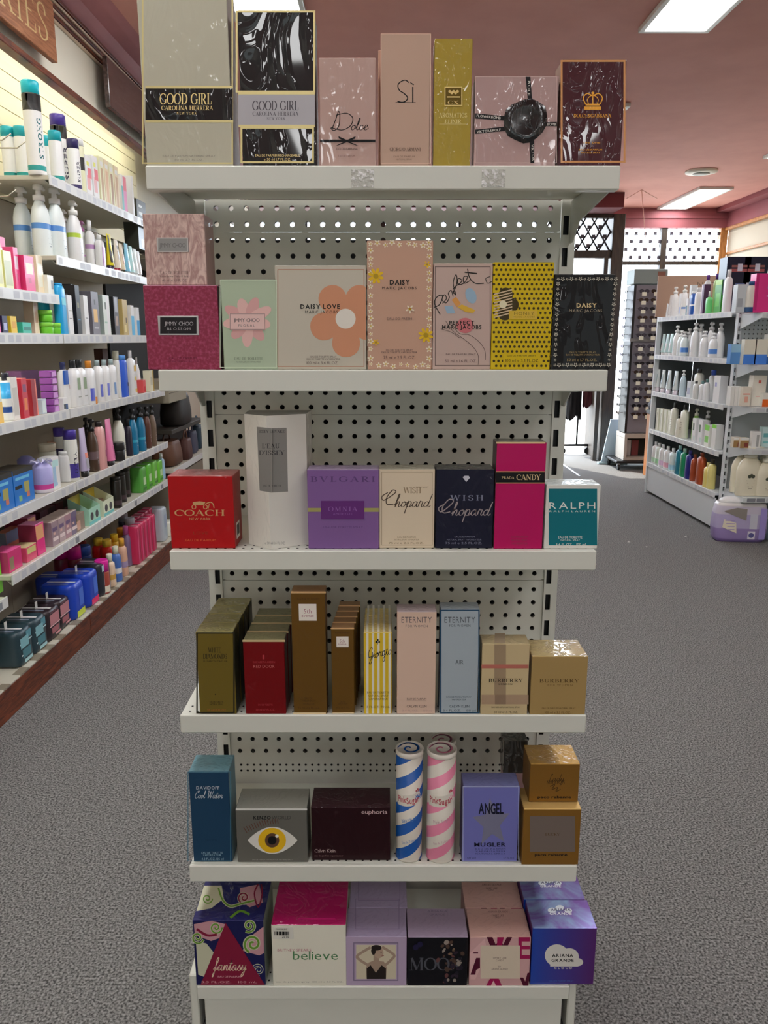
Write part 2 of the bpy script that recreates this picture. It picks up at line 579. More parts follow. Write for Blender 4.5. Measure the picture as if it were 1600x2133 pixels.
class Face:
    """prints shapes on a surface: fn(a, b, lift) -> local point, a/b in any 2-D frame with b up when ysign is 1"""
    def __init__(s, mb, fn, ysign=1):
        s.mb = mb
        s.fn = fn
        s.ys = ysign
        s.l = 1

    def up(s):
        s.l += 1
        return s

    def lift(s):
        return 0.00012 + 0.00004 * s.l

    def poly(s, pts, m):
        q = [s.fn(a, b, s.lift()) for a, b in pts]
        s.mb.face(q, m)
        s.up()

    def rect(s, a0, b0, a1, b1, m, nx=1):
        for t in range(nx):
            c0 = a0 + (a1 - a0) * t / nx
            c1 = a0 + (a1 - a0) * (t + 1) / nx
            s.mb.face([s.fn(c0, b0, s.lift()), s.fn(c1, b0, s.lift()), s.fn(c1, b1, s.lift()), s.fn(c0, b1, s.lift())], m)
        s.up()

    def frame(s, a0, b0, a1, b1, w, m):
        w1 = w if a1 > a0 else -w
        w2 = w if b1 > b0 else -w
        for r in ((a0, b0, a1, b0 + w2), (a0, b1 - w2, a1, b1), (a0, b0 + w2, a0 + w1, b1 - w2), (a1 - w1, b0 + w2, a1, b1 - w2)):
            s.rect(*r, m)
            s.l -= 1
        s.up()

    def disc(s, a, b, r, m, n=20, r2=None, rot=0.0):
        r2 = r2 or r
        ca, sa = math.cos(rot), math.sin(rot)
        pts = []
        for k in range(n):
            x = r * math.cos(2 * PI * k / n)
            y = r2 * math.sin(2 * PI * k / n)
            pts.append((a + x * ca - y * sa, b + x * sa + y * ca))
        s.poly(pts, m)

    def line(s, pts, w, m, smooth=True, w2=None):
        p = catmull(pts, 5) if smooth and len(pts) > 2 else pts
        v, f = ribbon(p, lambda x, y: w)
        s.mb.add([s.fn(a, b, s.lift()) for a, b in v], f, m)
        s.up()

    def text(s, t, a, b, h, m, w=None, font='sans', gap=None, rot=0.0):
        """centred on (a, b); h cap height; w total width"""
        V, Fs, W0 = layout(t, font, gap)
        kx = (w / W0) if w else h
        ca, sa = math.cos(rot), math.sin(rot)
        out = []
        for x, y, e in V:
            dx = (x - W0 / 2) * kx
            dy = (y - 0.5) * h * s.ys
            out.append(s.fn(a + dx * ca - dy * sa, b + dx * sa + dy * ca, s.lift() + e * 3e-6))
        s.mb.add(out, Fs, m)
        s.up()

    def flower(s, a, b, r, petals, m, mc, n=5, rot=0.0, fat=0.42, rc=0.3):
        for k in range(n):
            t = rot + 2 * PI * k / n
            s.disc(a + r * 0.58 * math.cos(t), b + r * 0.58 * math.sin(t), r * fat, m, n=14, r2=r * fat * petals, rot=t)
        if mc:
            s.disc(a, b, r * rc, mc, n=12)
# ================================================================== THE ROOM
CEIL = 3.5
carpet = noise_mat('carpet', '#393938', '#92918f', 150, rough=1.0, detail=4, bump=0.5, lo=0.36, hi=0.66, gain=1.15)
ceil_m = noise_mat('ceiling_paint', '#dc9c90', '#e4a498', 3, rough=0.8, gain=1.0)
pink_m = noise_mat('cornice_paint', '#bd7a80', '#c58086', 4, rough=0.6, gain=1.0)
beam_m = noise_mat('beam_paint', '#96545a', '#9c585e', 4, rough=0.6, gain=1.0)
cream = mat('#ddd6c6', 0.7, gain=1.05)
wood = noise_mat('jarrah', '#481a0a', '#84401f', 5, rough=0.45, stretch=(1.5, 0.9, 14), dist=1.2, coat=0.08, gain=1.0)
bead_highlight = mat('#dcc4ac', 0.3, gain=1.1)  # gloss highlights of the moulding, painted as pale strips
sign_wood = noise_mat('sign_timber', '#8a5638', '#b47c58', 5, rough=0.3, stretch=(1.5, 9, 14), dist=1.0, coat=0.4, gain=1.15)
wood_y = noise_mat('pine_trim', '#a0662f', '#c88a4a', 5, rough=0.45, stretch=(8, 8, 1.2), dist=1.0)
dark_wood = noise_mat('dark_frame', '#2b221b', '#43362a', 6, rough=0.5, stretch=(8, 8, 1.2))
white_p = mat('#dfe0d6', 0.38, gain=1.0)
grey_p = mat('#c9cdc6', 0.42, gain=1.0)
black_m = mat('#0c0c0d', 0.5, gain=1.0)
glass_m = mat('#ffffff', 0.02, gain=1.0, alpha=0.12)

LX = -1.70       # front of the left wall shelving
LWALL = -2.15
RX = 4.92        # right wall
BY = 11.6        # shop window wall

b = MB()
b.box(-2.6, -7.2, -0.1, 5.4, BY + 0.1, 0.0, carpet)
struct('floor', b, 'charcoal flecked commercial carpet')
b = MB()
b.box(-2.6, -7.2, CEIL, 5.4, BY + 0.2, CEIL + 0.1, ceil_m)
struct('ceiling', b, 'dusty rose painted ceiling')
b = MB()
b.box(-14, BY + 0.2, -0.2, 24, 40, -0.04, mat('#c9c4ba', 0.9, gain=1.0))
struct('pavement', b, 'pale sunlit pavement outside the shop')
b = MB()
b.box(LWALL - 0.12, -7.2, 0, LWALL, BY, CEIL, cream)
struct('wall_left', b)
b = MB()
bw = mat('#eeeae0', .6, gain=1.0)
for q in ((-2.27, 0, -2.0, CEIL), (4.6, 0, 5.1, CEIL), (-2.0, 0, 4.6, 0.3), (-2.0, 2.4, 4.6, CEIL)):
    b.box(q[0], -7.3, q[1], q[2], -7.2, q[3], bw)
struct('wall_behind', b)
frost = bpy.data.materials.new('frosted_fill')  # translucent sheet added behind the viewer for soft front light
frost.use_nodes = True
_n = frost.node_tree
_n.nodes.remove(_n.nodes['Principled BSDF'])
_t = _n.nodes.new('ShaderNodeBsdfTranslucent')
_t.inputs[0].default_value = (0.10, 0.10, 0.09, 1)
_n.links.new(_t.outputs[0], _n.nodes['Material Output'].inputs[0])
b = MB()
b.face([(-2.0, -7.25, 0.3), (4.6, -7.25, 0.3), (4.6, -7.25, 2.4), (-2.0, -7.25, 2.4)], frost)
struct('fill_pane', b, 'added frosted pane behind the viewer for front fill light')
b = MB()
b.box(RX, -7.2, 0, RX + 0.12, BY, CEIL, mat('#c4bca8', .7, gain=1.0))
struct('wall_right', b, 'cream panelled right wall')
b = MB()
b.box(RX - 0.05, -7.2, 3.24, RX, BY, CEIL, beam_m)
b.box(RX - 0.22, -7.2, CEIL - 0.06, RX - 0.05, BY, CEIL, beam_m)
struct('trim_1', b, 'dusky pink frieze on the right wall')
b = MB()
b.box(RX - 0.07, -7.2, 3.2, RX, BY, 3.24, wood_y, 0.006)
b.box(RX - 0.03, -7.2, 2.87, RX, BY, 2.905, wood_y, 0.006)
struct('trim_2', b, 'timber picture rails on the right wall')
# bulkhead above the left shelving
b = MB()
b.box(LX - 0.07, -7.2, 3.03, LX - 0.05, BY, 3.40, mat('#fbf2e0', 0.7, gain=1.0))
b.box(LWALL, -7.2, 3.38, LX - 0.07, BY, 3.40, cream)
struct('wall_bulkhead', b, 'cream bulkhead above the left shelving')
b = MB()
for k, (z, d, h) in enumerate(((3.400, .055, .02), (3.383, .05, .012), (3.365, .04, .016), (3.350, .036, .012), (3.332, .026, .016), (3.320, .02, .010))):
    b.box(LX - 0.05, -7.2, z, LX - 0.05 + d, BY, z + h, wood if k % 2 == 0 else bead_highlight, 0.003)
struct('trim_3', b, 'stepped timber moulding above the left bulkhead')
b = MB()
b.box(LX - 0.08, -7.2, 2.995, LX - 0.02, BY, 3.03, wood, 0.004)
struct('trim_4', b, 'timber edge under the left bulkhead')
b = MB()
prof = [(LX - 0.05, 3.415), (LX - 0.02, 3.415), (LX + 0.02, 3.44), (LX + 0.06, 3.47), (LX + 0.14, 3.485), (LX + 0.2, CEIL), (LWALL, CEIL), (LWALL, 3.40)]
b.prism([(x, z) for x, z in prof], -7.2, BY, pink_m, axis='y')
struct('trim_5', b, 'dusky pink coved cornice over the left wall')
# back wall: red beam, mullions, leadlight fanlights
b = MB()
b.box(3.2, BY - 0.06, 3.235, RX, BY + 0.1, CEIL, beam_m)
b.box(3.2, BY - 0.08, 3.36, RX, BY - 0.06, 3.39, beam_m)
struct('trim_6', b, 'dusky pink beam above the shop windows')
b = MB()
b.box(-2.15, 10.36, 3.32, 3.04, 10.95, CEIL, mat('#6e2b33', 0.6, gain=1.0))
struct('trim_7', b, 'dark red bulkhead over the entrance')
b = MB()
b.box(-2.15, 10.9, 0, 2.1, 11.02, 2.5, mat('#8d7a6a', 0.7, gain=1.0))
b.box(-2.15, 10.9, 3.28, 2.1, 11.02, 3.34, dark_wood)
for x in (-2.15, -1.1, -.05, 1.0):
    b.box(x, 10.9, 2.5, x + .07, 11.0, 3.3, dark_wood)
struct('wall_front', b)
b = MB()
b.face([(-2.15, 10.95, 2.5), (2.1, 10.95, 2.5), (2.1, 10.95, 3.28), (-2.15, 10.95, 3.28)], glass_m)
struct('window_6', b, 'clerestory shop window behind the gondola')
b = MB()
b.box(3.06, 10.85, 0, 3.22, BY + 0.1, 3.32, dark_wood, 0.006)
b.box(2.05, 10.88, 2.76, 3.06, 10.98, 2.86, dark_wood, 0.004)
b.box(2.05, 10.88, 3.27, 3.06, 10.98, 3.33, dark_wood, 0.004)
b.box(2.05, 10.88, 0, 2.15, 10.98, 3.3, dark_wood, 0.004)
b.box(2.97, 10.86, 0, 3.025, 10.96, 2.78, dark_wood, 0.004)
struct('door_1', b, 'dark timber entrance frame with fanlight')
b = MB()
for x0, x1 in ((3.22, 3.40), (3.96, 4.04), (4.80, RX - 0.02)):
    b.box(x0, BY - 0.04, 0, x1, BY + 0.06, 3.25, dark_wood if x1 < 4.5 else wood_y, 0.004)
b.box(3.22, BY - 0.03, 2.735, 4.84, BY + 0.05, 2.785, dark_wood, 0.004)
b.box(3.22, BY - 0.03, 0.0, 4.84, BY + 0.05, 0.4, dark_wood, 0.004)
struct('trim_8', b, 'dark timber mullions of the shop front')


def leadlight(name, x0, x1, z0, z1, y, pitch, label, lines=True):
    b = MB()
    b.face([(x0, y, z0), (x1, y, z0), (x1, y, z1), (x0, y, z1)], glass_m)
    nx = int((x1 - x0) / pitch) + 1
    nz = int((z1 - z0) / pitch * 1.25) + 1
    lead = mat('#3a3a40', 0.6, gain=1.0)
    for r in range(nz):
        for c in range(nx):
            x = x0 + (c + (0.5 if r % 2 else 0.05)) * pitch
            z = z0 + (r + 0.5) * pitch / 1.25
            if x < x1 - 0.01 and z < z1:
                q = pitch * 0.17
                b.box(x - q, y - 0.012, z - q, x + q, y - 0.004, z + q, mat('#4a4450', 0.4, gain=1.0))
    if lines:
        for k in range(-nz - 2, nx + nz + 2):
            for sgn in (1, -1):
                seg = []
                for t in range(41):
                    z = z0 + (z1 - z0) * t / 40
                    x = x0 + k * pitch + sgn * (z - z0) * 0.625
                    if x0 <= x <= x1:
                        seg.append((x, y - 0.006, z))
                if len(seg) > 1:
                    b.tube([seg[0], seg[-1]], 0.0055 if lines is True else lines, lead, 5)
    o = struct(name, b, label)
    return o


leadlight('window_1', 3.40, 3.96, 2.785, 3.235, BY, 0.135, 'leadlight fanlight beside the entrance', 0.0022)
leadlight('window_2', 4.04, 4.80, 2.785, 3.235, BY, 0.135, 'leadlight fanlight in the window corner', 0.0022)
leadlight('window_3', 2.15, 3.06, 2.86, 3.27, 10.94, 0.15, 'diamond leadlight above the entrance door', 0.0125)
b = MB()
b.face([(3.40, BY, 0.4), (3.96, BY, 0.4), (3.96, BY, 2.735), (3.40, BY, 2.735)], glass_m)
struct('window_4', b, 'lower shop window beside the entrance')
b = MB()
b.face([(4.04, BY, 0.4), (4.80, BY, 0.4), (4.80, BY, 2.735), (4.04, BY, 2.735)], glass_m)
struct('window_5', b, 'lower shop window in the corner')

# ------------------------------------------------------------------ ceiling lights
def troffer(x, y0, y1, label, w=0.42):
    t = thing('ceiling_light', label, 'ceiling light', (x, (y0 + y1) / 2, CEIL), group='recessed ceiling lights')
    L = (y1 - y0) / 2
    f = MB()
    al = mat('#dcdcd6', 0.35, gain=1.0)
    h = w / 2
    for r in ((-h, -L, h, -L + 0.03), (-h, L - 0.03, h, L), (-h, -L + 0.03, -h + 0.03, L - 0.03), (h - 0.03, -L + 0.03, h, L - 0.03)):
        f.box(r[0], r[1], -0.03, r[2], r[3], 0.0, al, 0.003)
    f.build('frame', t)
    d = MB()
    d.box(-h + 0.03, -L + 0.03, -0.018, h - 0.03, L - 0.03, -0.006, mat((0.93, 1.0, 0.95), 0.5, gain=1.0, emit=LAMP))
    d.build('diffuser', t)
    return t


troffer(1.73, 3.62, 5.12, 'bright ceiling light cut by the top edge at upper right')
troffer(1.73, 6.6, 8.1, 'ceiling light mostly hidden behind the dark maroon perfume carton')
troffer(4.05, 10.0, 11.5, 'long ceiling light near the shop windows')
troffer(-0.65, 3.62, 5.12, 'ceiling light showing above the tall black carton')
troffer(-0.65, 2.08, 3.58, 'added unseen fill light over the left aisle just above the frame')  # unseen lamp, added to brighten the left wall shelving
for x in (-0.65, 1.73, 4.05):
    for y in (0.5, -2.5, -5.5):  # rearmost row added for front fill light on the gondola
        if x > 4 and y > -3:
            continue
        troffer(x, y, y + 1.5, 'ceiling light over the aisle behind the viewer, row at x %s, bay %s' % (('left', 'middle', 'right')[[-0.65, 1.73, 4.05].index(x)], {0.5: 'near', -2.5: 'middle', -5.5: 'far, added fill'}[y]))
troffer(4.05, 6.9, 8.4, 'ceiling light above the right gondola outside the frame')

t = thing('ceiling_vent', 'round white ceiling ring with a dark centre', 'ceiling vent', (3.5, 9.1, CEIL))
f = MB()
f.lathe([(0.09, -0.03), (0.17, -0.02), (0.17, 0.0), (0.09, 0.0)], mat('#e8e2d2', 0.4, gain=1.0), n=32)
f.build('ring', t)
f = MB()
f.lathe([(0.001, -0.035), (0.09, -0.033), (0.1, -0.01), (0.001, -0.01)], mat('#6e6e5e', 0.5, gain=1.0), n=32)
f.build('grille', t)
# ceiling strings with a plastic hook near the window
f = MB()
hx, hz = 3.1, CEIL
for e in ((-0.18, 0.1), (0.2, 0.1), (0.12, 0.75)):
    f.tube([(0, 0, 0), (e[0], 0, -e[1])], 0.004, mat('#e9b9a8', 0.4, gain=1.0), 6)
tag(f.build('hanging_string', None, (3.2, 10.2, CEIL)), 'thin pale strings hanging from the ceiling by the entrance', 'string')

# ================================================================== DISPLAY GONDOLA
GX = -0.002
GW = 0.45
GF = 1.5626       # shelf front
GB = 1.916        # back panel plane
TIER = [2.002, 1.622, 1.247, 0.870, 0.490, 0.156]
gon = thing('display_gondola', 'white metal gondola shelving end holding boxed perfumes', 'shelving', (GX, GB, 0))


def g_local(x0, y0, z0, x1, y1, z1):
    return (x0, y0 - GB, z0, x1, y1 - GB, z1)


def hole_panel(w, h, px_, pz, r, m, mh, x_off, z_off, rows=None, cols=None, th=0.012):
    """sheet in the xz plane with real round holes"""
    b = MB()
    cols = cols or int((w - 2 * x_off) / px_) + 1
    rows = rows or int((h - 2 * z_off) / pz) + 1
    xs = [-w / 2] + [-(cols - 1) * px_ / 2 + c * px_ - px_ / 2 for c in range(cols)] + [(cols - 1) * px_ / 2 + px_ / 2, w / 2]
    zs0 = z_off - pz / 2
    n = 12
    for r_ in range(rows):
        for c in range(cols):
            cx = -(cols - 1) * px_ / 2 + c * px_
            cz = z_off + r_ * pz
            sq = []
            ci = []
            for k in range(n):
                a = 2 * PI * (k + 0.5) / n
                ca, sa = math.cos(a), math.sin(a)
                q = 1 / max(abs(ca), abs(sa))
                sq.append((cx + ca * q * px_ / 2, 0, cz + sa * q * pz / 2))
                ci.append((cx + ca * r, 0, cz + sa * r))
            # square corners
            bk = [(p[0], th, p[2]) for p in ci]
            for k in range(n):
                k2 = (k + 1) % n
                a0, a1 = sq[k], sq[k2]
                pts = [ci[k], a0]
                if abs(a0[0] - a1[0]) > 1e-6 and abs(a0[2] - a1[2]) > 1e-6:
                    pts.append((a1[0] if abs(abs(a1[0] - cx) - px_ / 2) < 1e-6 else a0[0], 0, a1[2] if abs(abs(a1[2] - cz) - pz / 2) < 1e-6 else a0[2]))
                pts += [a1, ci[k2]]
                b.face(pts[::-1], m)
                b.face([ci[k], ci[k2], bk[k2], bk[k]], mh, True)
    x0, x1 = xs[1], xs[-2]
    zt = zs0 + rows * pz
    for q in ((-w / 2, 0, x0, h), (x1, 0, w / 2, h), (x0, 0, x1, zs0), (x0, zt, x1, h)):
        if q[2] - q[0] > 1e-5 and q[3] - q[1] > 1e-5:
            b.face([(q[0], 0, q[1]), (q[2], 0, q[1]), (q[2], 0, q[3]), (q[0], 0, q[3])], m)
    for z in (0, h):
        b.face([(-w / 2, 0, z), (w / 2, 0, z), (w / 2, th, z), (-w / 2, th, z)], m)
    return b


PW = 0.835
pz = 0.0357
seams = [0.556, 1.072, 1.500, 1.930, 2.0]
for j, (z0, z1) in enumerate(zip(seams[:-1], seams[1:])):
    h = z1 - z0 - 0.0025
    rows = max(1, int(round((z1 - z0) / pz)))
    zo = (h - (rows - 1) * pz) / 2
    hole_panel(PW, h, 0.0357, pz, 0.0062, white_p, mat('#70706a', 0.6, gain=1.0), 0.02, zo, rows=rows, cols=23).build('back_panel', gon, (0, 0, z0))
hole_panel(PW, 0.556 - 0.14, 0.0178, 0.0178, 0.0032, white_p, black_m, 0.02, 0.556 - 0.14 - 0.035, rows=2, cols=45).build('lower_back_panel', gon, (0, 0, 0.14))
f = MB()
f.box(-0.44, 0.05, 0.05, 0.44, 0.06, 1.917, mat('#1a1a1a', 0.9, gain=1.0))
f.build('rear_panel', gon)
for sx in (-1, 1):
    f = MB()
    xi, xo = sx * 0.418, sx * 0.452
    lo, hi = min(xi, xo), max(xi, xo)
    # front strip with real slots
    sl0, sl1 = (lo + 0.005, lo + 0.018) if sx > 0 else (hi - 0.018, hi - 0.005)
    z = 0.0
    zt = 2.0
    y = -0.006
    q = 0.06
    slots = []
    while q < zt - 0.05:
        slots.append((q, q + 0.042))
        q += 0.0716
    f.face([(lo, y, 0), (sl0, y, 0), (sl0, y, zt), (lo, y, zt)], white_p)
    f.face([(sl1, y, 0), (hi, y, 0), (hi, y, zt), (sl1, y, zt)], white_p)
    prev = 0.0
    for a, c in slots + [(zt, zt)]:
        f.face([(sl0, y, prev), (sl1, y, prev), (sl1, y, a), (sl0, y, a)], white_p)
        prev = c
    f.box(sl0 - 0.002, y + 0.014, 0, sl1 + 0.002, y + 0.016, zt, black_m)
    for x in (lo, hi):
        f.face([(x, y, 0), (x, y + 0.06, 0), (x, y + 0.06, zt), (x, y, zt)], white_p)
    f.face([(lo, y, zt), (hi, y, zt), (hi, y + 0.06, zt), (lo, y + 0.06, zt)], white_p)
    f.face([(lo, y + 0.06, 0), (hi, y + 0.06, 0), (hi, y + 0.06, zt), (lo, y + 0.06, zt)], white_p)
    f.build('upright', gon)
for j, zt in enumerate(TIER):
    f = MB()
    FH = 0.043
    yf, yb = GF - GB, -0.012
    if j < 5:
        f.box(-GW, yf, zt - FH, GW, yf + 0.010, zt, white_p, 0.0022)
        f.box(-GW + 0.002, yf + 0.010, zt - 0.0035, GW - 0.002, yb, zt - 0.0005, white_p)
        f.box(-GW + 0.002, yf + 0.010, zt - FH, GW - 0.002, yf + 0.028, zt - FH + 0.0025, white_p)
        for sx in (-1, 1):
            x = sx * (GW - 0.003)
            f.box(min(x, x - sx * 0.002), yf + 0.010, zt - FH + 0.006, max(x, x - sx * 0.002), yb, zt - 0.001, white_p)
    else:
        f.box(-GW, yf, zt - 0.036, GW, yf + 0.010, zt, white_p, 0.002)
        f.box(-GW, yf + 0.010, zt - 0.004, GW, yb, zt - 0.0005, white_p)
    n = 46
    for k in range(n):                       # small perforations along the front and the ends
        x = -GW + 0.018 + k * (2 * GW - 0.036) / (n - 1)
        for y in (yf + 0.020, yf + 0.044):
            f.prism([(x + 0.0026 * math.cos(a * PI / 3), y + 0.0026 * math.sin(a * PI / 3)) for a in range(6)], zt - 0.0005, zt + 0.00015, black_m)
    shelf_o = f.build('shelf', gon)
    if j < 5:
        for sx in (-1, 1):
            f = MB()
            x = sx * (GW - 0.008)
            poly = [(yf + 0.03, zt - 0.006), (-0.004, zt - 0.006), (-0.004, zt - 0.10), (-0.03, zt - 0.10), (-0.09, zt - 0.062), (yf + 0.03, zt - 0.040)]
            f.prism(poly, min(x, x - sx * 0.003), max(x, x - sx * 0.003), grey_p, axis='x')
            f.build('shelf_bracket', shelf_o)
f = MB()
f.box(-0.437, GF - GB + 0.012, 0.0, 0.437, GF - GB + 0.024, 0.120, white_p, 0.002)
f.build('plinth_panel', gon)
for sx in (-1, 1):
    f = MB()
    x0, x1 = sx * 0.452, sx * 0.472
    f.box(min(x0, x1), GF - GB + 0.016, 0.0, max(x0, x1), 0.03, 0.175, white_p, 0.003)
    f.build('base_foot', gon)
f = MB()
tape = noise_mat('tape_glints', '#c9cac2', '#ffffff', 140, rough=0.15, detail=2, lo=0.52, hi=0.6, coat=1.0, bump=1.0)  # tape residue whose white specks are painted glints
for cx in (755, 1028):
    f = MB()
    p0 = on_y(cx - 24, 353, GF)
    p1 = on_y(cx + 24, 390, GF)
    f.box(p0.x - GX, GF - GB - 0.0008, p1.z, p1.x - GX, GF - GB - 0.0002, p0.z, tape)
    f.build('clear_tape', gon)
# ================================================================== PERFUME CARTONS
TN = ['top', 'second', 'third', 'fourth', 'fifth', 'bottom']
WHT, BLK, GOLD = P('#e8e4da'), P('#0f0e11'), P('#c9bb84', metal=0.3, rough=0.35)


class Carton:
    """a carton on tier j whose front face fills the pixels xl..xr, yt..yb of the photograph, standing on z"""
    def __init__(s, j, xl, xr, yb, yt, depth, col, label, side=None, top=None, Y=None, z=None, chamfer=0.0012, shape=None, name='perfume_carton', cat='perfume box', H=None, rz=0.0):
        z = TIER[j] if z is None else z
        if Y is None:
            Y = on_z((xl + xr) / 2, yb, z).y if z < CAMZ - 0.3 else GF + 0.01
            Y = max(GF + 0.004, min(Y, GB - depth - 0.02))
        s.Y, s.z = Y, z
        ym = (yb + yt) / 2 if yt > 0 else yb
        a, b_ = on_y(xl, ym, Y), on_y(xr, ym, Y)
        s.x0, s.x1 = a.x, b_.x
        s.cx = (a.x + b_.x) / 2
        s.Wd = b_.x - a.x
        s.H = H or on_y((xl + xr) / 2, yt, Y).z - z
        s.D = depth
        s.name, s.label, s.cat = name, label, cat
        s.rz = rz
        s.mb = MB()
        s.parts = []
        s.col = P(col) if isinstance(col, str) else col
        sd = P(side) if isinstance(side, str) else side or s.col
        tp = P(top, f=0.6, bump=0.5, fs=0.8) if isinstance(top, str) else top or sd
        if shape is None:
            s.mb.box(-s.Wd / 2, 0, 0, s.Wd / 2, depth, s.H, s.col, chamfer, mt=tp, ms=sd)
        s.f = s.face(s.mb)
        s.j = j

    def face(s, mb):
        return Face(mb, lambda px, py, l: (lambda q: (q.x - s.cx, -l, q.z - s.z))(on_y(px, py, s.Y)), -1)

    def topface(s, mb=None):
        zt = s.z + s.H
        return Face(mb or s.mb, lambda px, py, l: (lambda q: (q.x - s.cx, q.y - s.Y, s.H + l))(on_z(px, py, zt)), -1)

    def part(s, name, label=None):
        m = MB()
        s.parts.append((name, m, label))
        fc = s.face(m)
        fc.l = s.f.l + 2
        return fc

    def block(s, fc, x0, y0, x1, y1, m, th=0.0012):
        a, b_ = on_y(x0, y1, s.Y), on_y(x1, y0, s.Y)
        fc.mb.box(a.x - s.cx, -th, a.z - s.z, b_.x - s.cx, 0.0002, b_.z - s.z, m, 0.0003)
        fc.l = int((th - 0.00012) / 0.00004) + 2

    def done(s, group=True):
        o = s.mb.build(s.name, None, (s.cx, s.Y, s.z), s.rz)
        tag(o, s.label, s.cat, 'boxed perfumes on the %s gondola shelf' % TN[s.j] if group else None)
        for n, m, lb in s.parts:
            p = m.build(n, o)
            if lb:
                p['label'] = lb
        s.o = o
        return o

    def behind(s, n, labels, gap=0.002, dx=0.0):
        """further copies one behind the other"""
        for k in range(n):
            dup(s.o, (s.cx + dx * (k + 1), s.Y + (s.D + gap) * (k + 1), s.z), labels[k])


# ---------------------------------------------------------------- top shelf
c = Carton(0, 306, 486, 342, 0, 0.075, P('#b3af9c', f=0.6, bump=0.4), 'tall grey carton with a black band and gold edges, far left', side='#8d867e', H=0.315)
g = c.f
g.frame(296, -20, 485.5, 341.5, 3, GOLD)
g.rect(303, 179, 485, 184, GOLD)
g.rect(303, 184, 485, 250, P('#0c0b0e', f=1.0, bump=0.3, fs=0.6))
g.rect(303, 250, 486, 255, GOLD)
gl = P('#e3c88a', metal=0.3)
g.text('GOOD GIRL', 387, 206, 22, gl, 108, 'serif', 0.04)
g.text('CAROLINA HERRERA', 390, 225, 9, gl, 107, 'serif')
g.text('NEW YORK', 389, 236, 5, gl, 42, 'serif', 0.3)
g.text('EAU DE PARFUM NATURAL SPRAY', 394, 325, 4, P('#8a837a'), 110)
g.text('80 ml 2.7 FL.OZ.', 394, 333, 4, P('#8a837a'), 60)
c.done()

BLKW = P('#0c0b0e', f=1.0, bump=0.3, fs=0.45)
c = Carton(0, 500, 656, 341, 21, 0.07, BLKW, 'tall black carton with a silver band and gold frames', side='#2a2622')
g = c.f
g.frame(491, 22, 657, 193, 4, GOLD)
g.rect(496, 196, 656, 262, P('#a3a0a4', metal=0.3))
g.rect(496, 192, 656, 197, GOLD)
g.rect(497, 260, 656, 265, GOLD)
g.frame(501, 264, 654, 340, 4, GOLD)
dk = P('#4a464c')
g.text('GOOD GIRL', 574, 220, 19, dk, 96, 'serif', 0.04)
g.text('CAROLINA HERRERA', 574, 237, 8, dk, 95, 'serif')
g.text('NEW YORK', 575, 247, 5, dk, 38, 'serif', 0.3)
g.text('EAU DE PARFUM RECHARGEABLE', 578, 324, 5, gl, 92)
g.text('e 50 ml 1.7 FL.OZ.', 578, 332, 5, gl, 56)
c.done()

c = Carton(0, 666, 783, 341, 120, 0.06, P('#b3958c', f=0.7, bump=0.5), 'dusty pink carton with a small black bow on a ribbon', side='#9d8078')
g = c.f
g.line([(692, 268), (699, 250), (703, 238), (706, 232), (708, 240), (706, 262), (696, 272), (690, 266), (712, 271), (730, 262), (735, 246), (722, 236), (700, 240)], 1.8, BLK)
g.text('olce', 748, 259, 24, BLK, 36, 'script')
g.text('DOLCE&GABBANA', 723, 310, 4.5, P('#453835'), 44)
g.text('EAU DE PARFUM', 722, 325, 4, P('#80665f'), 34)
q = c.part('ribbon_bow', 'black printed ribbon and bow')
c.block(q, 667, 291, 782, 296, BLK, 0.001)
for s_ in (-1, 1):
    q.poly([(723, 292), (723 + s_ * 18, 284), (723 + s_ * 17, 289), (723 + s_ * 4, 294)], BLK)
    q.poly([(723, 293), (723 + s_ * 24, 304), (723 + s_ * 18, 303), (723 + s_ * 2, 297)], BLK)
c.done()

c = Carton(0, 793.5, 896, 342, 69, 0.05, '#b89a88', 'tall slim nude carton with a large thin capital S', side='#a58672')
g = c.f
g.line([(852, 172), (844, 167), (834, 171), (829, 178), (832, 188), (842, 195), (849, 203), (846, 210), (838, 213), (828, 211)], 2.2, BLK)
g.line([(860, 181), (860, 213)], 2.6, BLK, False)
g.line([(855, 172), (862, 177)], 2.0, BLK, False)
g.line([(824, 213.5), (866, 213.5)], 1.0, BLK, False)
g.text('GIORGIO ARMANI', 844, 311, 7, P('#4a3a32'), 64, 'serif')
g.text('EAU DE PARFUM', 842, 326, 3, P('#7d6658'), 44)
g.text('NATURAL SPRAY', 842, 332, 3, P('#7d6658'), 34)
g.frame(793, 70, 898, 341, 1.5, P('#d7b7a4'))
c.done()
c2 = Carton(0, 788, 885, 338, 104, 0.05, '#b8917f', 'second slim nude carton half hidden behind the first', Y=GF + 0.075)
c2.done()

c = Carton(0, 904, 982, 341, 80, 0.045, P('#a08a36', metal=0.2, rough=0.35, f=0.7, bump=0.4), 'tall slim gold carton with a square crest', side=P('#8a7230', metal=0.35, rough=0.35))
g = c.f
q = c.part('crest', 'embossed square gold crest')
c.block(q, 926, 181, 963, 221, P('#5f4c16', metal=0.3), 0.0012)
q.frame(926, 181, 963, 221, 2, P('#d9c27c', metal=0.4))
for k in range(5):
    q.disc(937 + k * 4, 191 + (k % 2) * 3, 3, P('#d8ba74'))
q.text('CX', 944, 214, 7, P('#d8ba74'), 22, 'serif')
q.rect(931, 201, 958, 204, P('#d8ba74'))
pale = P('#d9c98a')
g.text('AROMATICS', 944, 240, 9, pale, 58, 'serif')
g.text('ELIXIR', 944, 253, 8, pale, 34, 'serif')
g.line([(915, 258.5), (972, 258.5)], 0.8, pale, False)
c.done()

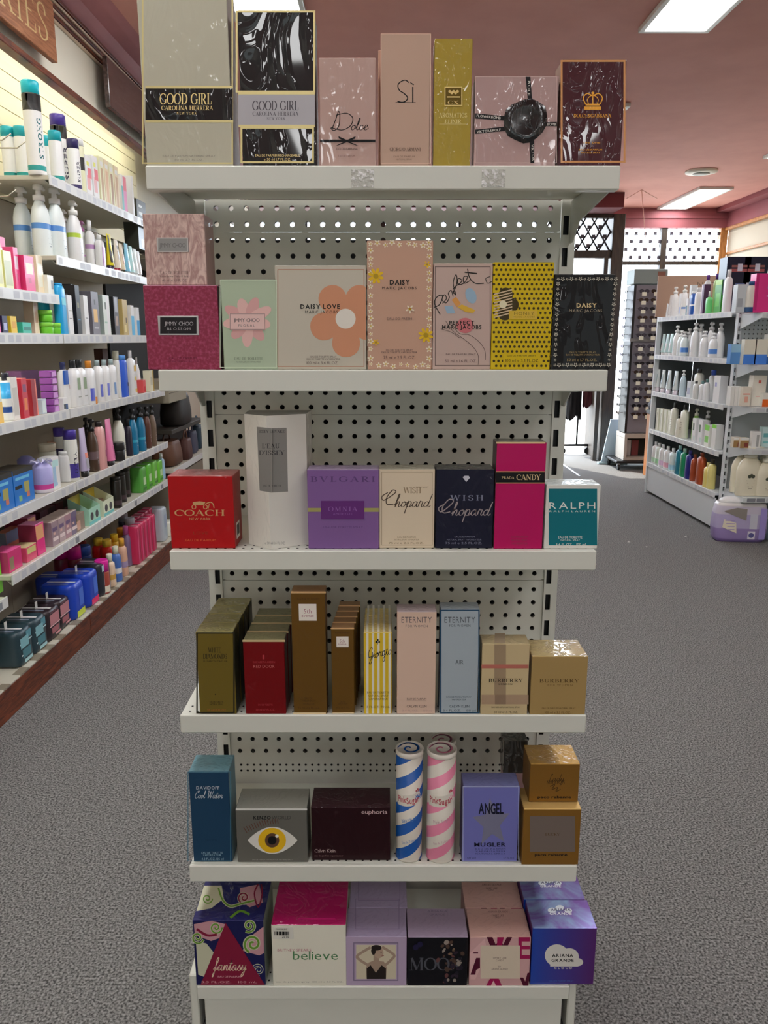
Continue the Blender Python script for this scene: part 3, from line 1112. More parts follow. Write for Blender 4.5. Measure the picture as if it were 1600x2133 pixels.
c = Carton(0, 989, 1161, 341, 158, 0.07, P('#ad8f8c', f=1.0, bump=0.6), 'wide mauve pink carton sealed by a black wax seal', side='#8f7472')
g = c.f
g.frame(990, 159, 1160, 340, 1.5, P('#c5a9a4'))
rb, wt = P('#1a191b'), P('#d8d3cc')
for pts, t, x, y, w, r in (
        ([(1095, 160), (1105, 160), (1109, 214), (1100, 214)], 'ROLF', 1102, 184, 30, 1.6),
        ([(1103, 290), (1113, 290), (1113, 340), (1105, 340)], 'VIKTOR', 1110, 318, 34, 1.5),
        ([(990, 236), (1050, 242), (1050, 251), (990, 247)], 'FLOWERBOMB', 1018, 243.5, 50, -.1),
        ([(990, 270), (1050, 264), (1052, 273), (990, 279)], 'VIKTOR&ROLF', 1018, 272.5, 50, .1),
        ([(1130, 255), (1160, 254), (1160, 263), (1130, 263)], 'BOMB', 1149, 259, 18, 0)):
    q = c.part('ribbon', 'black printed ribbon')
    q.poly(pts, rb)
    q.text(t, x, y, 5, wt, w, 'sans', rot=-r if abs(r) < 1 else r)
q = c.part('wax_seal', 'irregular glossy black wax seal')
out = [(1093, 207), (1108, 205), (1122, 212), (1136, 222), (1140, 240), (1138, 262), (1130, 276), (1118, 288), (1104, 297), (1090, 299), (1074, 292), (1058, 284), (1050, 268), (1049, 246), (1054, 228), (1066, 218), (1080, 212)]
seal = mat('#141517', 0.18, film=0.8, bump=0.8)
lo = [q.fn(a, b, 0.0005) for a, b in out]
ccx, ccy = 1094, 252
mid = [q.fn(ccx + (a - ccx) * .86, ccy + (b - ccy) * .86, 0.006) for a, b in out]
top = [q.fn(ccx + (a - ccx) * .62, ccy + (b - ccy) * .62, 0.004) for a, b in out]
n = len(out)
q.mb.add(lo + mid + top, [(k, (k + 1) % n, n + (k + 1) % n, n + k) for k in range(n)] + [(n + k, n + (k + 1) % n, 2 * n + (k + 1) % n, 2 * n + k) for k in range(n)] + [tuple(range(2 * n, 3 * n))], seal, True)
c.done()

c = Carton(0, 1167, 1299, 340, 124, 0.06, P('#421620', f=1.0, bump=0.4, fs=0.8), 'dark maroon carton with a gold crown and copper edges', side=P('#6a4a35'))
g = c.f
cp = P('#c08a5a', metal=0.4)
g.frame(1168, 125, 1303, 339, 4, cp)
yg = P('#d89a3c', metal=0.4)
g.rect(1217, 222, 1252, 229, yg)
g.rect(1220, 216, 1249, 220, yg)
for s_ in (-1, 1):
    g.line([(1235 + s_ * 15, 217), (1235 + s_ * 20, 204), (1235 + s_ * 12, 195), (1235 + s_ * 2, 199)], 2.2, yg)
    g.line([(1235 + s_ * 9, 217), (1235 + s_ * 11, 207), (1235 + s_ * 5, 200), (1235, 200)], 1.6, yg)
g.line([(1235, 217), (1235, 197)], 2, yg, False)
g.disc(1235, 194, 3, yg)
g.text('DOLCE&GABBANA', 1234, 241, 7, yg, 78, 'serif')
g.text('the one', 1232, 297, 4, yg, 36)
g.text('EAU DE PARFUM', 1230, 312, 3.5, yg, 48)
g.text('NATURAL SPRAY', 1230, 318, 3.5, yg, 40)
c.done()

# ---------------------------------------------------------------- second shelf
spark = noise_mat('glitter_card', '#7e1238', '#a23a62', 160, rough=0.4, detail=2, lo=0.45, hi=0.75, gain=1.35, coat=0.3)
c = Carton(1, 303, 456, 768, 594, 0.055, spark, 'glittery magenta carton with a black silver-framed plate', side=P('#3a1020'), top=P('#b5859a'))
g = c.f
q = c.part('name_plate', 'black plate in a silver frame')
c.block(q, 331, 658, 413, 698, P('#b5b3b4', metal=0.5, rough=0.3), 0.0015)
q.rect(334, 661, 410, 695, P('#201c20'))
sv = P('#aaa6aa')
q.text('JIMMY CHOO', 373, 674, 8, sv, 60, 'thin', 0.06)
q.text('BLOSSOM', 373, 685, 5, sv, 48, 'sans', 0.35)
g.text('EAU DE PARFUM', 381, 746, 4, P('#5a0f2c'), 56)
g.text('NATURAL SPRAY VAPORISATEUR', 381, 753, 3, P('#5a0f2c'), 66)
mz = c.z + c.H
c.done()
snake = noise_mat('snake_print', '#b08a84', '#d9bdb3', 22, rough=0.5, detail=6, stretch=(3, 1, 1), lo=0.4, hi=0.62, dist=2.5, gain=1.15, coat=0.3)
c = Carton(1, 301, 428, 591, 445, 0.08, snake, 'snakeskin patterned pink carton stacked on the magenta carton', side=P('#a38480'), top=P('#c5aaa2'), z=mz + 0.001, Y=GF + 0.016)
g = c.f
q = c.part('name_plate', 'brushed silver name plate')
c.block(q, 328, 495, 392, 525, P('#8f8d8c', metal=0.5, rough=0.35), 0.0015)
q.frame(328, 495, 392, 525, 2, P('#bdbab8', metal=0.5))
q.text('JIMMY CHOO', 360, 511, 9, P('#6a6868'), 54, 'thin', 0.06)
bk = P('#5b4a48')
g.text('EAU DE TOILETTE', 364, 568, 6, bk, 60, 'serif')
g.text('Vaporisateur Natural Spray', 364, 575, 4.5, bk, 62)
g.text('40 ml  e  1.3 FL.OZ.', 364, 584, 5, bk, 52)
c.done()

c = Carton(1, 463, 577, 767, 582, 0.05, '#a9b89f', 'pale mint carton with a pink flower behind its plate', side='#8fa088')
g = c.f
for k in range(9):
    a = 2 * PI * k / 9 + 0.2
    r = 30 + (k % 3) * 5
    g.disc(516 + 27 * math.cos(a), 668 + 27 * math.sin(a), r * .72, P('#cf9f9c' if k % 2 else '#d9b1ab'), 14, 12, a)
q = c.part('name_plate', 'pale pink name plate')
c.block(q, 479, 653, 552, 687, P('#d9b8b3'), 0.0015)
q.frame(479, 653, 552, 687, 1.5, P('#a58a88'))
q.text('JIMMY CHOO', 514, 667, 7.5, P('#5d5556'), 54, 'thin', 0.06)
q.text('FLORAL', 514, 678, 5, P('#5d5556'), 34, 'sans', 0.45)
g.text('EAU DE TOILETTE', 518, 747, 5, P('#6d7a68'), 60, 'serif')
g.text('NATURAL SPRAY VAPORISATEUR', 518, 754, 3, P('#6d7a68'), 50)
g.frame(458, 583, 577, 766, 1.5, P('#c3d0b9'))
c.done()

def clip(ax0, ax1, pts):
    return [(min(ax1, max(ax0, a)), b) for a, b in pts]


c = Carton(1, 575, 763, 768, 553, 0.055, '#bab3a4', 'wide cream carton with one big apricot flower', side='#a39a90', top='#d8d2c8')
g = c.f
g.frame(578, 561, 759, 764, 1.5, P('#a8775f'))
ap = P('#c58a6a')
for k in range(5):
    a = math.radians(90 + 72 * k + 0)
    fx, fy = 721 + 45 * math.cos(a) * 0.98, 664 + 47 * math.sin(a)
    pts = []
    for t in range(24):
        w = 2 * PI * t / 24
        u = 33 * math.cos(w)
        v = 29 * math.sin(w) * (1 + 0.12 * math.cos(w))
        pts.append((fx + u * math.cos(a) - v * math.sin(a), fy + u * math.sin(a) + v * math.cos(a)))
    g.poly(clip(578, 762, pts), ap)
g.disc(720, 664, 21, P('#d8d2c8'), 24)
g.text('DAISY LOVE', 667, 638.5, 9, BLK, 82, 'bold', 0.2)
g.text('MARC JACOBS', 670, 650, 6, BLK, 68, 'sans', 0.35)
g.text('EAU DE TOILETTE SPRAY', 674, 743, 3.5, bk, 54)
g.text('EAU DE TOILETTE VAPORISATEUR', 674, 748, 3.5, bk, 70)
g.text('100 ml e 3.4 FL.OZ.', 672, 756, 6, bk, 66)
c.done()

c = Carton(1, 765, 901, 769, 501, 0.05, '#bb9580', 'tall peach carton bordered with white and yellow daisies', side='#a58370')
g = c.f
wd, yd = P('#ddd3bd'), P('#d8b01e')
random.seed(3)
border = []
for k in range(9):
    border += [(772 + k * 15.3, 508, 7), (772 + k * 15.3, 761, 7)]
for k in range(15):
    border += [(770, 520 + k * 16, 7), (896, 520 + k * 16, 7)]
for x, y, r in border:
    x = min(894, max(772, x + random.uniform(-3, 3)))
    y += random.uniform(-3, 3)
    g.flower(x, y, r * random.uniform(.6, 1.05), .55, wd, P('#c8ad5e'), 5, random.random() * 6)
    g.l = 1
g.l = 4
for x, y, r in ((777, 575, 18), (890, 551, 8), (887, 698, 17), (773, 713, 8), (854, 644, 10)):
    g.flower(x if x > 780 else 783, y, r, .5, yd if r != 10 else wd, P('#a98a1c'), 8 if r > 12 else 5, .3, .36)
g.text('DAISY', 833, 588, 10, BLK, 42, 'bold', 0.15)
g.text('MARC JACOBS', 832, 600, 5.5, BLK, 72, 'sans', 0.35)
g.text('EAU SO FRESH', 832, 664, 5, bk, 52, 'sans')
g.text('EAU DE TOILETTE SPRAY', 832, 729, 3.5, bk, 56)
g.text('EAU DE TOILETTE VAPORISATEUR', 832, 734, 3.5, bk, 74)
g.text('75 ml e 2.5 FL.OZ.', 832, 744.5, 6.5, bk, 66)
c.done()

c = Carton(1, 902, 1024, 768, 549, 0.05, '#b9a197', 'beige carton with handwriting and a sketched hand', side='#c5aca0')
g = c.f
g.frame(906, 555, 1022, 762, 1.5, P('#6a5a54'))
hw = P('#26221f')
g.line([(917, 655), (905, 632), (911, 618), (922, 616), (916, 634), (904, 640)], 2, hw)
g.line([(922, 632), (930, 622), (926, 614), (921, 624), (929, 631), (936, 620), (934, 611), (940, 605), (944, 618)], 1.8, hw)
g.line([(944, 612), (952, 588), (950, 572), (944, 590), (950, 615), (944, 602), (962, 586), (955, 580), (954, 592), (966, 590), (974, 577), (966, 577), (967, 590), (980, 584)], 1.8, hw)
g.line([(974, 560), (978, 578), (990, 590), (1008, 590)], 2.0, hw)
g.line([(968, 567), (994, 570)], 2.6, hw)
g.line([(1022, 576), (1012, 580), (1016, 590), (1025, 586)], 1.5, hw)
blue, yel, red = P('#8fa9bd'), P('#cfa53a'), P('#c26e72')
g.disc(981, 616, 17, blue, 14, 11, 1.2)
g.disc(937, 645, 14, blue, 4, 10, .6)
g.poly([(941, 625), (950, 618), (960, 632), (952, 640)], P('#d0924c'))
g.poly([(953, 640), (962, 634), (990, 646), (986, 652), (970, 650)], yel)
g.disc(969, 678, 18, red, 20, 16)
for p in ([(928, 668), (944, 690), (966, 706), (985, 722), (996, 740), (996, 760)], [(940, 672), (956, 694), (978, 698), (998, 712), (1010, 730), (1011, 750)], [(918, 685), (940, 692), (958, 704)]):
    g.line(p, 1.0, P('#5a4c48'))
g.text('PERFECT', 962, 672, 8, hw, 52, 'bold', 0.2)
g.text('MARC JACOBS', 962, 681, 8, hw, 82, 'bold', 0.2)
g.text('EAU DE PARFUM SPRAY', 960, 738, 3.5, bk, 62)
g.text('50 ml e 1.6 FL.OZ.', 960, 752, 6, bk, 66)
c.done()

dots = P('#c8ac08')
c = Carton(1, 1025, 1150, 767, 546, 0.05, dots, 'bright yellow carton with brown polka dots', side='#a99410')
g = c.f
br = P('#3c3008')
for r in range(22):
    for k in range(14):
        x = 1029 + k * 9.4 + (4.7 if r % 2 else 0)
        y = 552 + r * 10.0
        if x < 1150 and y < 765:
            xx = x + (549 + 217 - y) * 0.035 * (x - 1025) / 125
            g.disc(min(xx, 1151), y, 2.8, br, 8)
            g.l = 1
g.l = 3
for k in range(3):
    a = (-1.25, 0.1, 1.35)[k]
    fx, fy = 1048 + 18 * math.cos(a), 633 + 20 * math.sin(a)
    g.disc(fx, fy, 15, br, 16)
for k in range(9):
    g.poly([(1029, 612 + k * 6), (1067, 602 + k * 6), (1067, 604.5 + k * 6), (1029, 614.5 + k * 6)], P('#c9b090'))
g.disc(1048, 634, 8, P('#d8cfae'), 14)
g.rect(1060, 647, 1119, 665, P('#c8a838'))
g.text('HONEY', 1092, 653, 7, P('#7d6a1c'), 42, 'sans', 0.25)
g.text('MARC JACOBS', 1092, 660, 3, P('#7d6a1c'), 44, 'sans', 0.25)
g.rect(1048, 737, 1126, 756, dots)
g.text('EAU DE PARFUM SPRAY', 1086, 741, 3.5, br, 60)
g.text('100 ml e 3.3 FL.OZ.', 1088, 751, 6.5, br, 70)
c.done()

c = Carton(1, 1151, 1277, 766, 571, 0.06, P('#0c0b0e', f=0.3, bump=0.3, fs=0.5), 'black carton with a border of small white daisies', side='#1d1b1e', top='#4a4a48')
g = c.f
wd = P('#b3ae9f')
for k in range(14):
    t = k / 13
    for x, y in ((1163 + t * 120, 581), (1156 + t * 112, 760)):
        g.flower(x, y, 4.6 if k % 2 else 3.2, .6, wd, BLK, 5, .3)
        g.l = 1
for k in range(1, 17):
    t = k / 17
    y = 581 + t * 179
    for x in (1163 - t * 7, 1283 - t * 15):
        g.flower(x, y, 4.6 if k % 2 else 3.2, .6, wd, BLK, 5, .3)
        g.l = 1
g.l = 4
g.text('DAISY', 1222, 636, 9, P('#c9b283'), 42, 'bold', 0.15)
g.text('MARC JACOBS', 1220, 647, 5.5, P('#a39780'), 68, 'sans', 0.3)
g.text('EAU DE TOILETTE SPRAY', 1214, 734, 3.5, P('#a08a5c'), 54)
g.text('EAU DE TOILETTE VAPORISATEUR', 1214, 739, 3.5, P('#a08a5c'), 70)
g.text('50 ml e 1.7 FL.OZ.', 1212, 749.5, 5.5, P('#a08a5c'), 62)
c.done()

# ---------------------------------------------------------------- third shelf
c = Carton(2, 353, 487, 1142, 991, 0.085, '#a80c12', 'bright red square carton with a gold carriage emblem', side='#8e1418', top='#a8585a')
g = c.f
gd = P('#c9a070', metal=0.3)
for dx in (-12, 12):
    g.disc(416 + dx, 1056, 5, gd, 12)
    g.disc(416 + dx, 1056, 3.4, P('#a80c12'), 12)
g.poly([(402, 1052), (424, 1052), (428, 1046), (416, 1044), (402, 1046)], gd)
g.line([(428, 1050), (438, 1046), (444, 1050), (446, 1058)], 2, gd)
g.line([(436, 1050), (434, 1059)], 1.4, gd)
g.text('COACH', 416, 1068, 12, gd, 104, 'serif', 0.1)
g.text('NEW YORK', 417, 1081, 5, gd, 44, 'sans', 0.3)
g.text('LOVE', 418, 1110, 6, P('#8e3a22'), 30)
g.text('EAU DE PARFUM', 418, 1125, 4.5, P('#d0603a'), 64)
q = c.part('barcode_sticker', 'white barcode sticker')
s0 = c.Wd / 2
q.mb.box(s0 - 0.0002, 0.02, 0.015, s0 + 0.0005, 0.055, 0.05, P('#d8d4cc'), 0)
for k in range(8):
    q.mb.box(s0 + 0.0005, 0.023 + k * 0.0037, 0.022, s0 + 0.0007, 0.0245 + k * 0.0037 + 0.0006 * (k % 3), 0.045, BLK)
c.done()

# folded white carton with a ridge at the front
Y0 = GF + 0.055
xa, xr_, xb = on_y(514, 1000, Y0).x, on_y(566, 1000, Y0).x, on_y(640, 1000, Y0).x
xc = (xa + xb) / 2
hh = on_y(566, 862, Y0).z - TIER[2]
mb = MB()
wh = P('#d3d0c8', f=0.5)
fold = P('#cfccc6', f=0.5)
poly = [(xa - xc, 0.0), (xr_ - xc, -0.045), (xb - xc, 0.0), (xb - xc + 0.004, 0.085), (xa - xc - 0.004, 0.085)]
mb.prism(poly, 0, hh, wh, mcap=P('#9a9a94'))
o = mb.build('perfume_carton', None, (xc, Y0, TIER[2]))
tag(o, 'tall white folded carton with a ridge and grey panel', 'perfume box', 'boxed perfumes on the third gondola shelf')
pl = MB()


def on_fold(px, py, l):
    d = ray(px, py)
    best = None
    A, R, B = Vector((xa, Y0)), Vector((xr_, Y0 - 0.045)), Vector((xb, Y0))
    p, q_ = (A, R) if px < 566 else (R, B)
    # intersect vertical plane through p,q
    ex, ey = q_.x - p.x, q_.y - p.y
    nx, ny = ey, -ex
    t = (nx * p.x + ny * p.y) / (nx * d.x + ny * d.y)
    ln = math.hypot(nx, ny)
    sg = -1 if (nx * d.x + ny * d.y) > 0 else 1
    return (d.x * t - xc + sg * nx / ln * l, d.y * t - Y0 + sg * ny / ln * l, CAMZ + d.z * t - TIER[2])


grey = P('#7e7c7a')
g = Face(MB(), on_fold, -1)
g.poly([(535, 889), (565.9, 892), (565.9, 1026), (541, 1022)], grey)
g.mb.build('label_panel', o)['label'] = 'grey front panel, left facet'
g = Face(pl, on_fold, -1)
g.poly([(566.1, 892), (597, 891), (600, 1024), (566.1, 1026)], P('#85837f'))
dk = P('#37353a')
for t, y, h, w, x0 in (('ISSEY MIYAKE', 899, 5, 54, 566), ("L'EAU", 929, 9, 36, 564), ("D'ISSEY", 943, 9, 52, 566), ('EAU DE TOILETTE', 1012, 4, 38, 567)):
    g.text(t, x0, y, h, dk, w, 'serif')
g.text('e 50 ml 1.6 FL.OZ.', 573, 1131, 5, P('#8c8a86'), 42)
p = pl.build('label_panel', o)
p['label'] = 'grey front panel with lettering'

c = Carton(2, 641, 789, 1143, 978, 0.06, '#7a5890', 'mauve purple carton with a gold stripe and plaque', side='#6a4a80', top='#9a86a8')
g = c.f
em = P('#5b4070', metal=0.2)
g.text('BVLGARI', 714, 998, 11, em, 134, 'serif', 0.3)
g.rect(641, 1058, 789, 1066, P('#a39b60', metal=0.3))
q = c.part('plaque', 'dark violet plaque')
c.block(q, 669, 1043, 759, 1081, P('#5e2a70'), 0.0012)
q.text('OMNIA', 714, 1060, 9, P('#84589a'), 60, 'serif', 0.3)
q.text('AMETHYSTE', 714, 1070, 4, P('#84589a'), 40, 'sans', 0.2)
g.text("L'EAU DE TOILETTE SPRAY", 715, 1098, 3.5, em, 82)
c.done()

c = Carton(2, 790, 905, 1142, 977, 0.06, '#d0c0a8', 'cream carton with flowing black script and thin frame', side='#b9a894', top='#a09a88')
g = c.f
br2 = P('#8d785c')
g.frame(795, 983, 901, 1136, 0.8, br2)
sc = P('#4d4036')
g.text('WISH', 859, 1021, 12, br2, 36, 'serif', 0.05)
g.text('BRILLIANT', 880, 1015, 3, br2, 26)
g.line([(808, 1026), (796, 1034), (800, 1042), (824, 1026), (818, 1021), (806, 1036), (806, 1050), (820, 1050)], 2.0, sc)
g.text('hopard', 858, 1043, 26, sc, 74, 'script')
g.text('EAU DE PARFUM', 847, 1119, 3.5, br2, 38)
g.text('NATURAL SPRAY VAPORISATEUR', 847, 1124, 3, br2, 52)
g.text('75 ml e 2.5 FL.OZ.', 846, 1131, 4, br2, 72)
c.done()

c = Carton(2, 908, 1028, 1142, 977, 0.065, '#15152a', 'navy blue carton with silver script and a diamond', side='#101020', top='#3a3a3a')
g = c.f
sv = P('#7a7d92', metal=0.2)
g.poly([(964, 994), (968, 991), (976, 991), (979, 995), (971, 1004)], P('#b9b9c6'))
g.text('WISH', 973, 1037, 11, sv, 68, 'serif', 0.35)
s2 = P('#9c8f90', metal=0.2)
g.line([(926, 1050), (914, 1058), (920, 1066), (944, 1046), (936, 1040), (922, 1056), (924, 1068), (938, 1066)], 2, s2)
g.text('hopard', 980, 1060, 27, s2, 80, 'script')
g.text('EAU DE PARFUM', 968, 1118, 3.5, sv, 42)
g.text('NATURAL SPRAY VAPORISATEUR', 967, 1124, 3, sv, 72)
g.text('75 ml e 2.5 FL.OZ.', 966, 1131, 4.5, sv, 76)
c.done()

c = Carton(2, 1032, 1134, 1143, 921, 0.06, '#b00a58', 'tall hot pink carton with a black lettered band', side='#4a3a3e', top='#7d7c72')
g = c.f
g.rect(1034, 920.5, 1136, 924, P('#d5b98c'))
g.rect(1033, 983, 1135, 1006, BLK)
g.rect(1033, 981.5, 1135, 983.5, P('#b98a5c'))
g.rect(1033, 1005, 1135, 1007, P('#b98a5c'))
cr = P('#d0b98e')
g.text('PRADA', 1058, 995, 5, cr, 26, 'serif')
g.text('CANDY', 1101, 994, 11, cr, 50, 'serif', 0.06)
g.text('EAU DE PARFUM', 1082, 1118, 4, P('#8a3a4c'), 34)
g.text('NATURAL SPRAY', 1082, 1125, 4, P('#8a3a4c'), 34)
g.text('VAPORISATEUR', 1082, 1132, 4, P('#8a3a4c'), 34)
c.done()

c = Carton(2, 1136, 1248, 1143, 1010, 0.07, '#d3d2cc', 'white carton with a teal front panel at the right end', side='#d3d2cc', top='#c3ccc8')
g = c.f
g.rect(1143, 1018, 1244, 1136, P('#0a6a76'))
wt = P('#d8ddd8')
g.text('RALPH', 1192, 1053, 13, wt, 96, 'sans', 0.3)
g.text('RALPH LAUREN', 1192, 1065, 3.5, wt, 95, 'sans', 0.5)
g.text('EAU DE TOILETTE', 1188, 1119, 5, wt, 50)
g.text('NATURAL SPRAY', 1188, 1125, 3, wt, 40)
g.text('3.4 FL.OZ.   100 ml', 1189, 1134, 5, wt, 62)
c.done()

# ---------------------------------------------------------------- fourth shelf
gold_d = P('#6a5a20', metal=0.1, rough=0.4)
c = Carton(3, 412, 489, 1487, 1316, 0.055, gold_d, 'front dark gold carton of the leftmost row of four', side=P('#3a3826'), top=P('#8f8650', metal=0.2, f=0.9, bump=0.7, fs=0.9))
g = c.f
g.frame(409, 1317, 489, 1486, 3, P('#232016'))
dk = P('#2c2410')
g.text('WHITE', 447, 1354, 10, dk, 26, 'serif', 0.04)
g.text('DIAMONDS', 448, 1367, 10, dk, 50, 'serif', 0.03)
g.text('ELIZABETH TAYLOR', 449, 1377, 3, dk, 50)
g.disc(449, 1446, 1.5, dk, 6)
g.text('EAU DE TOILETTE', 451, 1462, 3.5, dk, 28)
g.text('NATURAL SPRAY', 451, 1467, 3.5, dk, 28)
g.text('50 ml 1.7 FL.OZ.', 452, 1479, 4, P('#a3582a'), 40)
c.done()
c.behind(3, ['second dark gold carton in the leftmost row of four', 'third dark gold carton in the leftmost row of four', 'rearmost dark gold carton in the leftmost row of four'], dx=0.001)

c = Carton(3, 509, 594, 1487, 1334, 0.05, '#6c0208', 'front deep red carton of the row with gold tops', side=P('#4a0a10'), top=P('#7f7a58', metal=0.2, f=0.6, bump=0.4))
g = c.f
rr = P('#a83a40')
g.rect(505, 1332.5, 594, 1337, P('#c9b48a', metal=0.3))
g.text('ELIZABETH ARDEN', 550, 1379, 4, rr, 46, 'sans', 0.2)
g.text('RED DOOR', 550, 1388, 6, P('#c06a68'), 44, 'sans', 0.2)
g.rect(547, 1364, 551, 1373, rr)
g.text('EAU DE TOILETTE', 553, 1468, 3.5, rr, 30)
g.text('50 ml 1.7 FL.OZ.', 553, 1478, 4, rr, 40)
c.done()
c.behind(3, ['second deep red carton in the row with gold tops', 'third deep red carton in the row with gold tops', 'rearmost deep red carton in the row with gold tops'], dx=0.001)

bronze = P('#624516', metal=0.1, rough=0.4)
c = Carton(3, 609, 679, 1487, 1234, 0.05, bronze, 'tallest bronze carton with a small white label', side=P('#5a3c1e'), top=P('#9a7550', metal=0.2))
g = c.f
g.rect(606, 1232, 679, 1236, P('#cfa878', metal=0.3))
g.text('ELIZABETH ARDEN', 642, 1247, 4, P('#4a2f16'), 46)
q = c.part('label', 'small square white label')
c.block(q, 623, 1258, 659, 1293, P('#dcd5cc'), 0.0005)
q.text('5th', 641, 1273, 9, P('#9a5a68'), 16)
q.text('avenue', 641, 1282, 6, P('#9a5a68'), 25)
db = P('#4a2f16')
for t, y, w in (('EAU DE', 1455, 16), ('PARFUM SPRAY', 1460, 28), ('VAPORISATEUR', 1466, 24)):
    g.text(t, 643, y, 3.5, db, w)
g.text('75 ml 2.5 FL.OZ.', 644, 1474, 3.5, db, 46)
g.rect(611, 1484, 679, 1487, P('#d8c39a', metal=0.3))
c.done()

c = Carton(3, 691, 738, 1486, 1309, 0.034, bronze, 'front small bronze carton with a white label', side=P('#5a3c1e'), top=P('#9a7550', metal=0.2))
g = c.f
g.rect(689, 1307.5, 738, 1310.5, P('#cfa878', metal=0.3))
g.text('ELIZABETH ARDEN', 713, 1318, 3, P('#4a2f16'), 30)
q = c.part('label', 'tiny square white label')
c.block(q, 701, 1326, 726, 1348, P('#dcd5cc'), 0.0005)
q.text('5th', 713, 1335, 6, P('#9a5a68'), 10)
q.text('avenue', 713, 1341, 4, P('#9a5a68'), 17)
for t, y, w in (('EAU DE', 1462, 12), ('PARFUM SPRAY', 1466, 20), ('30 ml 1.0 FL.OZ.', 1474, 30)):
    g.text(t, 714, y, 3, db, w)
g.rect(692, 1484, 738, 1486, P('#d8c39a', metal=0.3))
c.done()
c.behind(4, ['second small bronze carton in the narrow row of five', 'third small bronze carton in the narrow row of five', 'fourth small bronze carton in the narrow row of five', 'rearmost small bronze carton in the narrow row of five'], dx=0.0022)

c = Carton(3, 758, 816, 1487, 1317, 0.05, '#cfae2a', 'front yellow carton with white stripes and black script', side='#b08f1e', top='#c9b36a')
g = c.f
for k in range(5):
    x = 763 + k * 11.6
    g.rect(x, 1318, x + 4.6, 1486, P('#d8d3c4'))
g.text('Giorgio', 789, 1357, 22, BLK, 50, 'script', rot=-0.22)
g.line([(768, 1370), (808, 1352)], 1.0, BLK, False)
for dx, dy in ((0, -3), (-3, 1), (3, 1)):
    g.disc(787 + dx, 1336 + dy, 2, BLK, 8)
g.line([(787, 1336), (787, 1342)], 1, BLK, False)
bb = P('#6a5410')
for t, y, w in (('EAU DE TOILETTE', 1442, 46), ('NATURAL SPRAY', 1449, 42), ('VAPORISATEUR', 1456, 40), ('3 FL.OZ. 90 mL', 1472, 48)):
    g.text(t, 788, y, 4, bb, w)
tf = c.topface()
for k in range(5):
    x = 763 + k * 11.6
    tf.poly([(x, 1316), (x + 4.6, 1316), (x + 4.2, 1293), (x + 0.3, 1293)], P('#d8d3c4'))
    tf.l -= 1
c.done()
c.behind(2, ['second yellow striped carton in the row of three', 'rearmost yellow striped carton in the row of three'])

c = Carton(3, 827, 908, 1487, 1274, 0.05, '#ccb09e', 'tall pale pink carton with slim grey capitals', side='#a88884', top='#a8989a')
g = c.f
gr = P('#5f5558')
g.text('ETERNITY', 868, 1291, 12, gr, 63, 'thin', 0.2)
g.text('FOR WOMEN', 868, 1304, 5, gr, 46, 'sans', 0.3)
g.text('EAU DE PARFUM', 868, 1456, 4, bk, 40)
g.line([(847, 1460), (888, 1460)], .7, bk, False)
g.text('CALVIN KLEIN', 868, 1471, 5, bk, 41)
g.text('3.4 FL.OZ.    100 ml', 869, 1480, 3, P('#b09090'), 62)
c.done()

c = Carton(3, 917, 997, 1486, 1270, 0.05, '#9ba6ae', 'tall pale blue carton edged in dark blue', side='#24405c', top='#8d979e')
g = c.f
g.frame(917, 1270, 999, 1486, 2.5, P('#1f4460'))
g.text('ETERNITY', 958, 1291, 12, P('#4d5258'), 64, 'thin', 0.2)
g.text('FOR WOMEN', 958, 1303, 5, P('#4d5258'), 44, 'sans', 0.3)
g.text('AIR', 957, 1379, 9, P('#4d5258'), 17, 'thin')
gr = P('#3f4a54')
g.text('EAU DE PARFUM SPRAY', 956, 1452, 3, gr, 52)
g.text('VAPORISATEUR', 956, 1457, 3, gr, 30)
g.text('CALVIN KLEIN', 957, 1471, 5, gr, 41)
g.text('3.4 FL.OZ.    100 ml', 957, 1480, 4, gr, 68)
c.done()

c = Carton(3, 1003, 1101, 1488, 1341, 0.055, '#bba882', 'beige check carton with a red stripe and bold lettering', side='#a8946e', top='#b3a27c')
g = c.f
tp = c.topface()
tp.poly([(1030, 1340), (1053, 1340), (1052, 1319), (1031, 1319)], P('#9c8a72'))
g.rect(1030, 1342, 1054, 1466, P('#a08a70', alpha=0.75))
g.l += 1
g.rect(1003, 1447, 1101, 1467, P('#b0957c', alpha=0.75))
g.rect(1031, 1447, 1054, 1467, P('#86705c'))
g.rect(1003, 1384, 1101, 1392, P('#b46a5e', alpha=0.9))
bf = P('#2c241a')
g.text('BURBERRY', 1053, 1417, 7, bf, 70, 'serif', 0.12)
g.text('LONDON', 1053, 1425, 3.5, bf, 28, 'sans', 0.3)
g.text('EAU DE PARFUM NATURAL SPRAY', 1054, 1473, 3, bf, 60)
g.text('50 ml e 1.6 FL.OZ.', 1054, 1483, 4.5, bf, 50)
c.done()

c = Carton(3, 1106, 1222, 1490, 1367, 0.095, '#9c8252', 'square plain tan carton wrapped in crinkled film', side='#8a7048', top=P('#b5a06c', f=0.9, bump=1.0))
g = c.f
g.text('BURBERRY', 1165, 1418, 7, P('#55401f'), 82, 'serif', 0.12)
g.text('FOR WOMEN', 1167, 1427, 4, P('#6d5630'), 52, 'sans', 0.3)
g.text('EAU DE PARFUM NATURAL SPRAY', 1164, 1475, 3, P('#55401f'), 70)
g.text('100 ml e 3.3 FL.OZ.', 1162, 1484, 4.5, P('#55401f'), 54)
c.done()

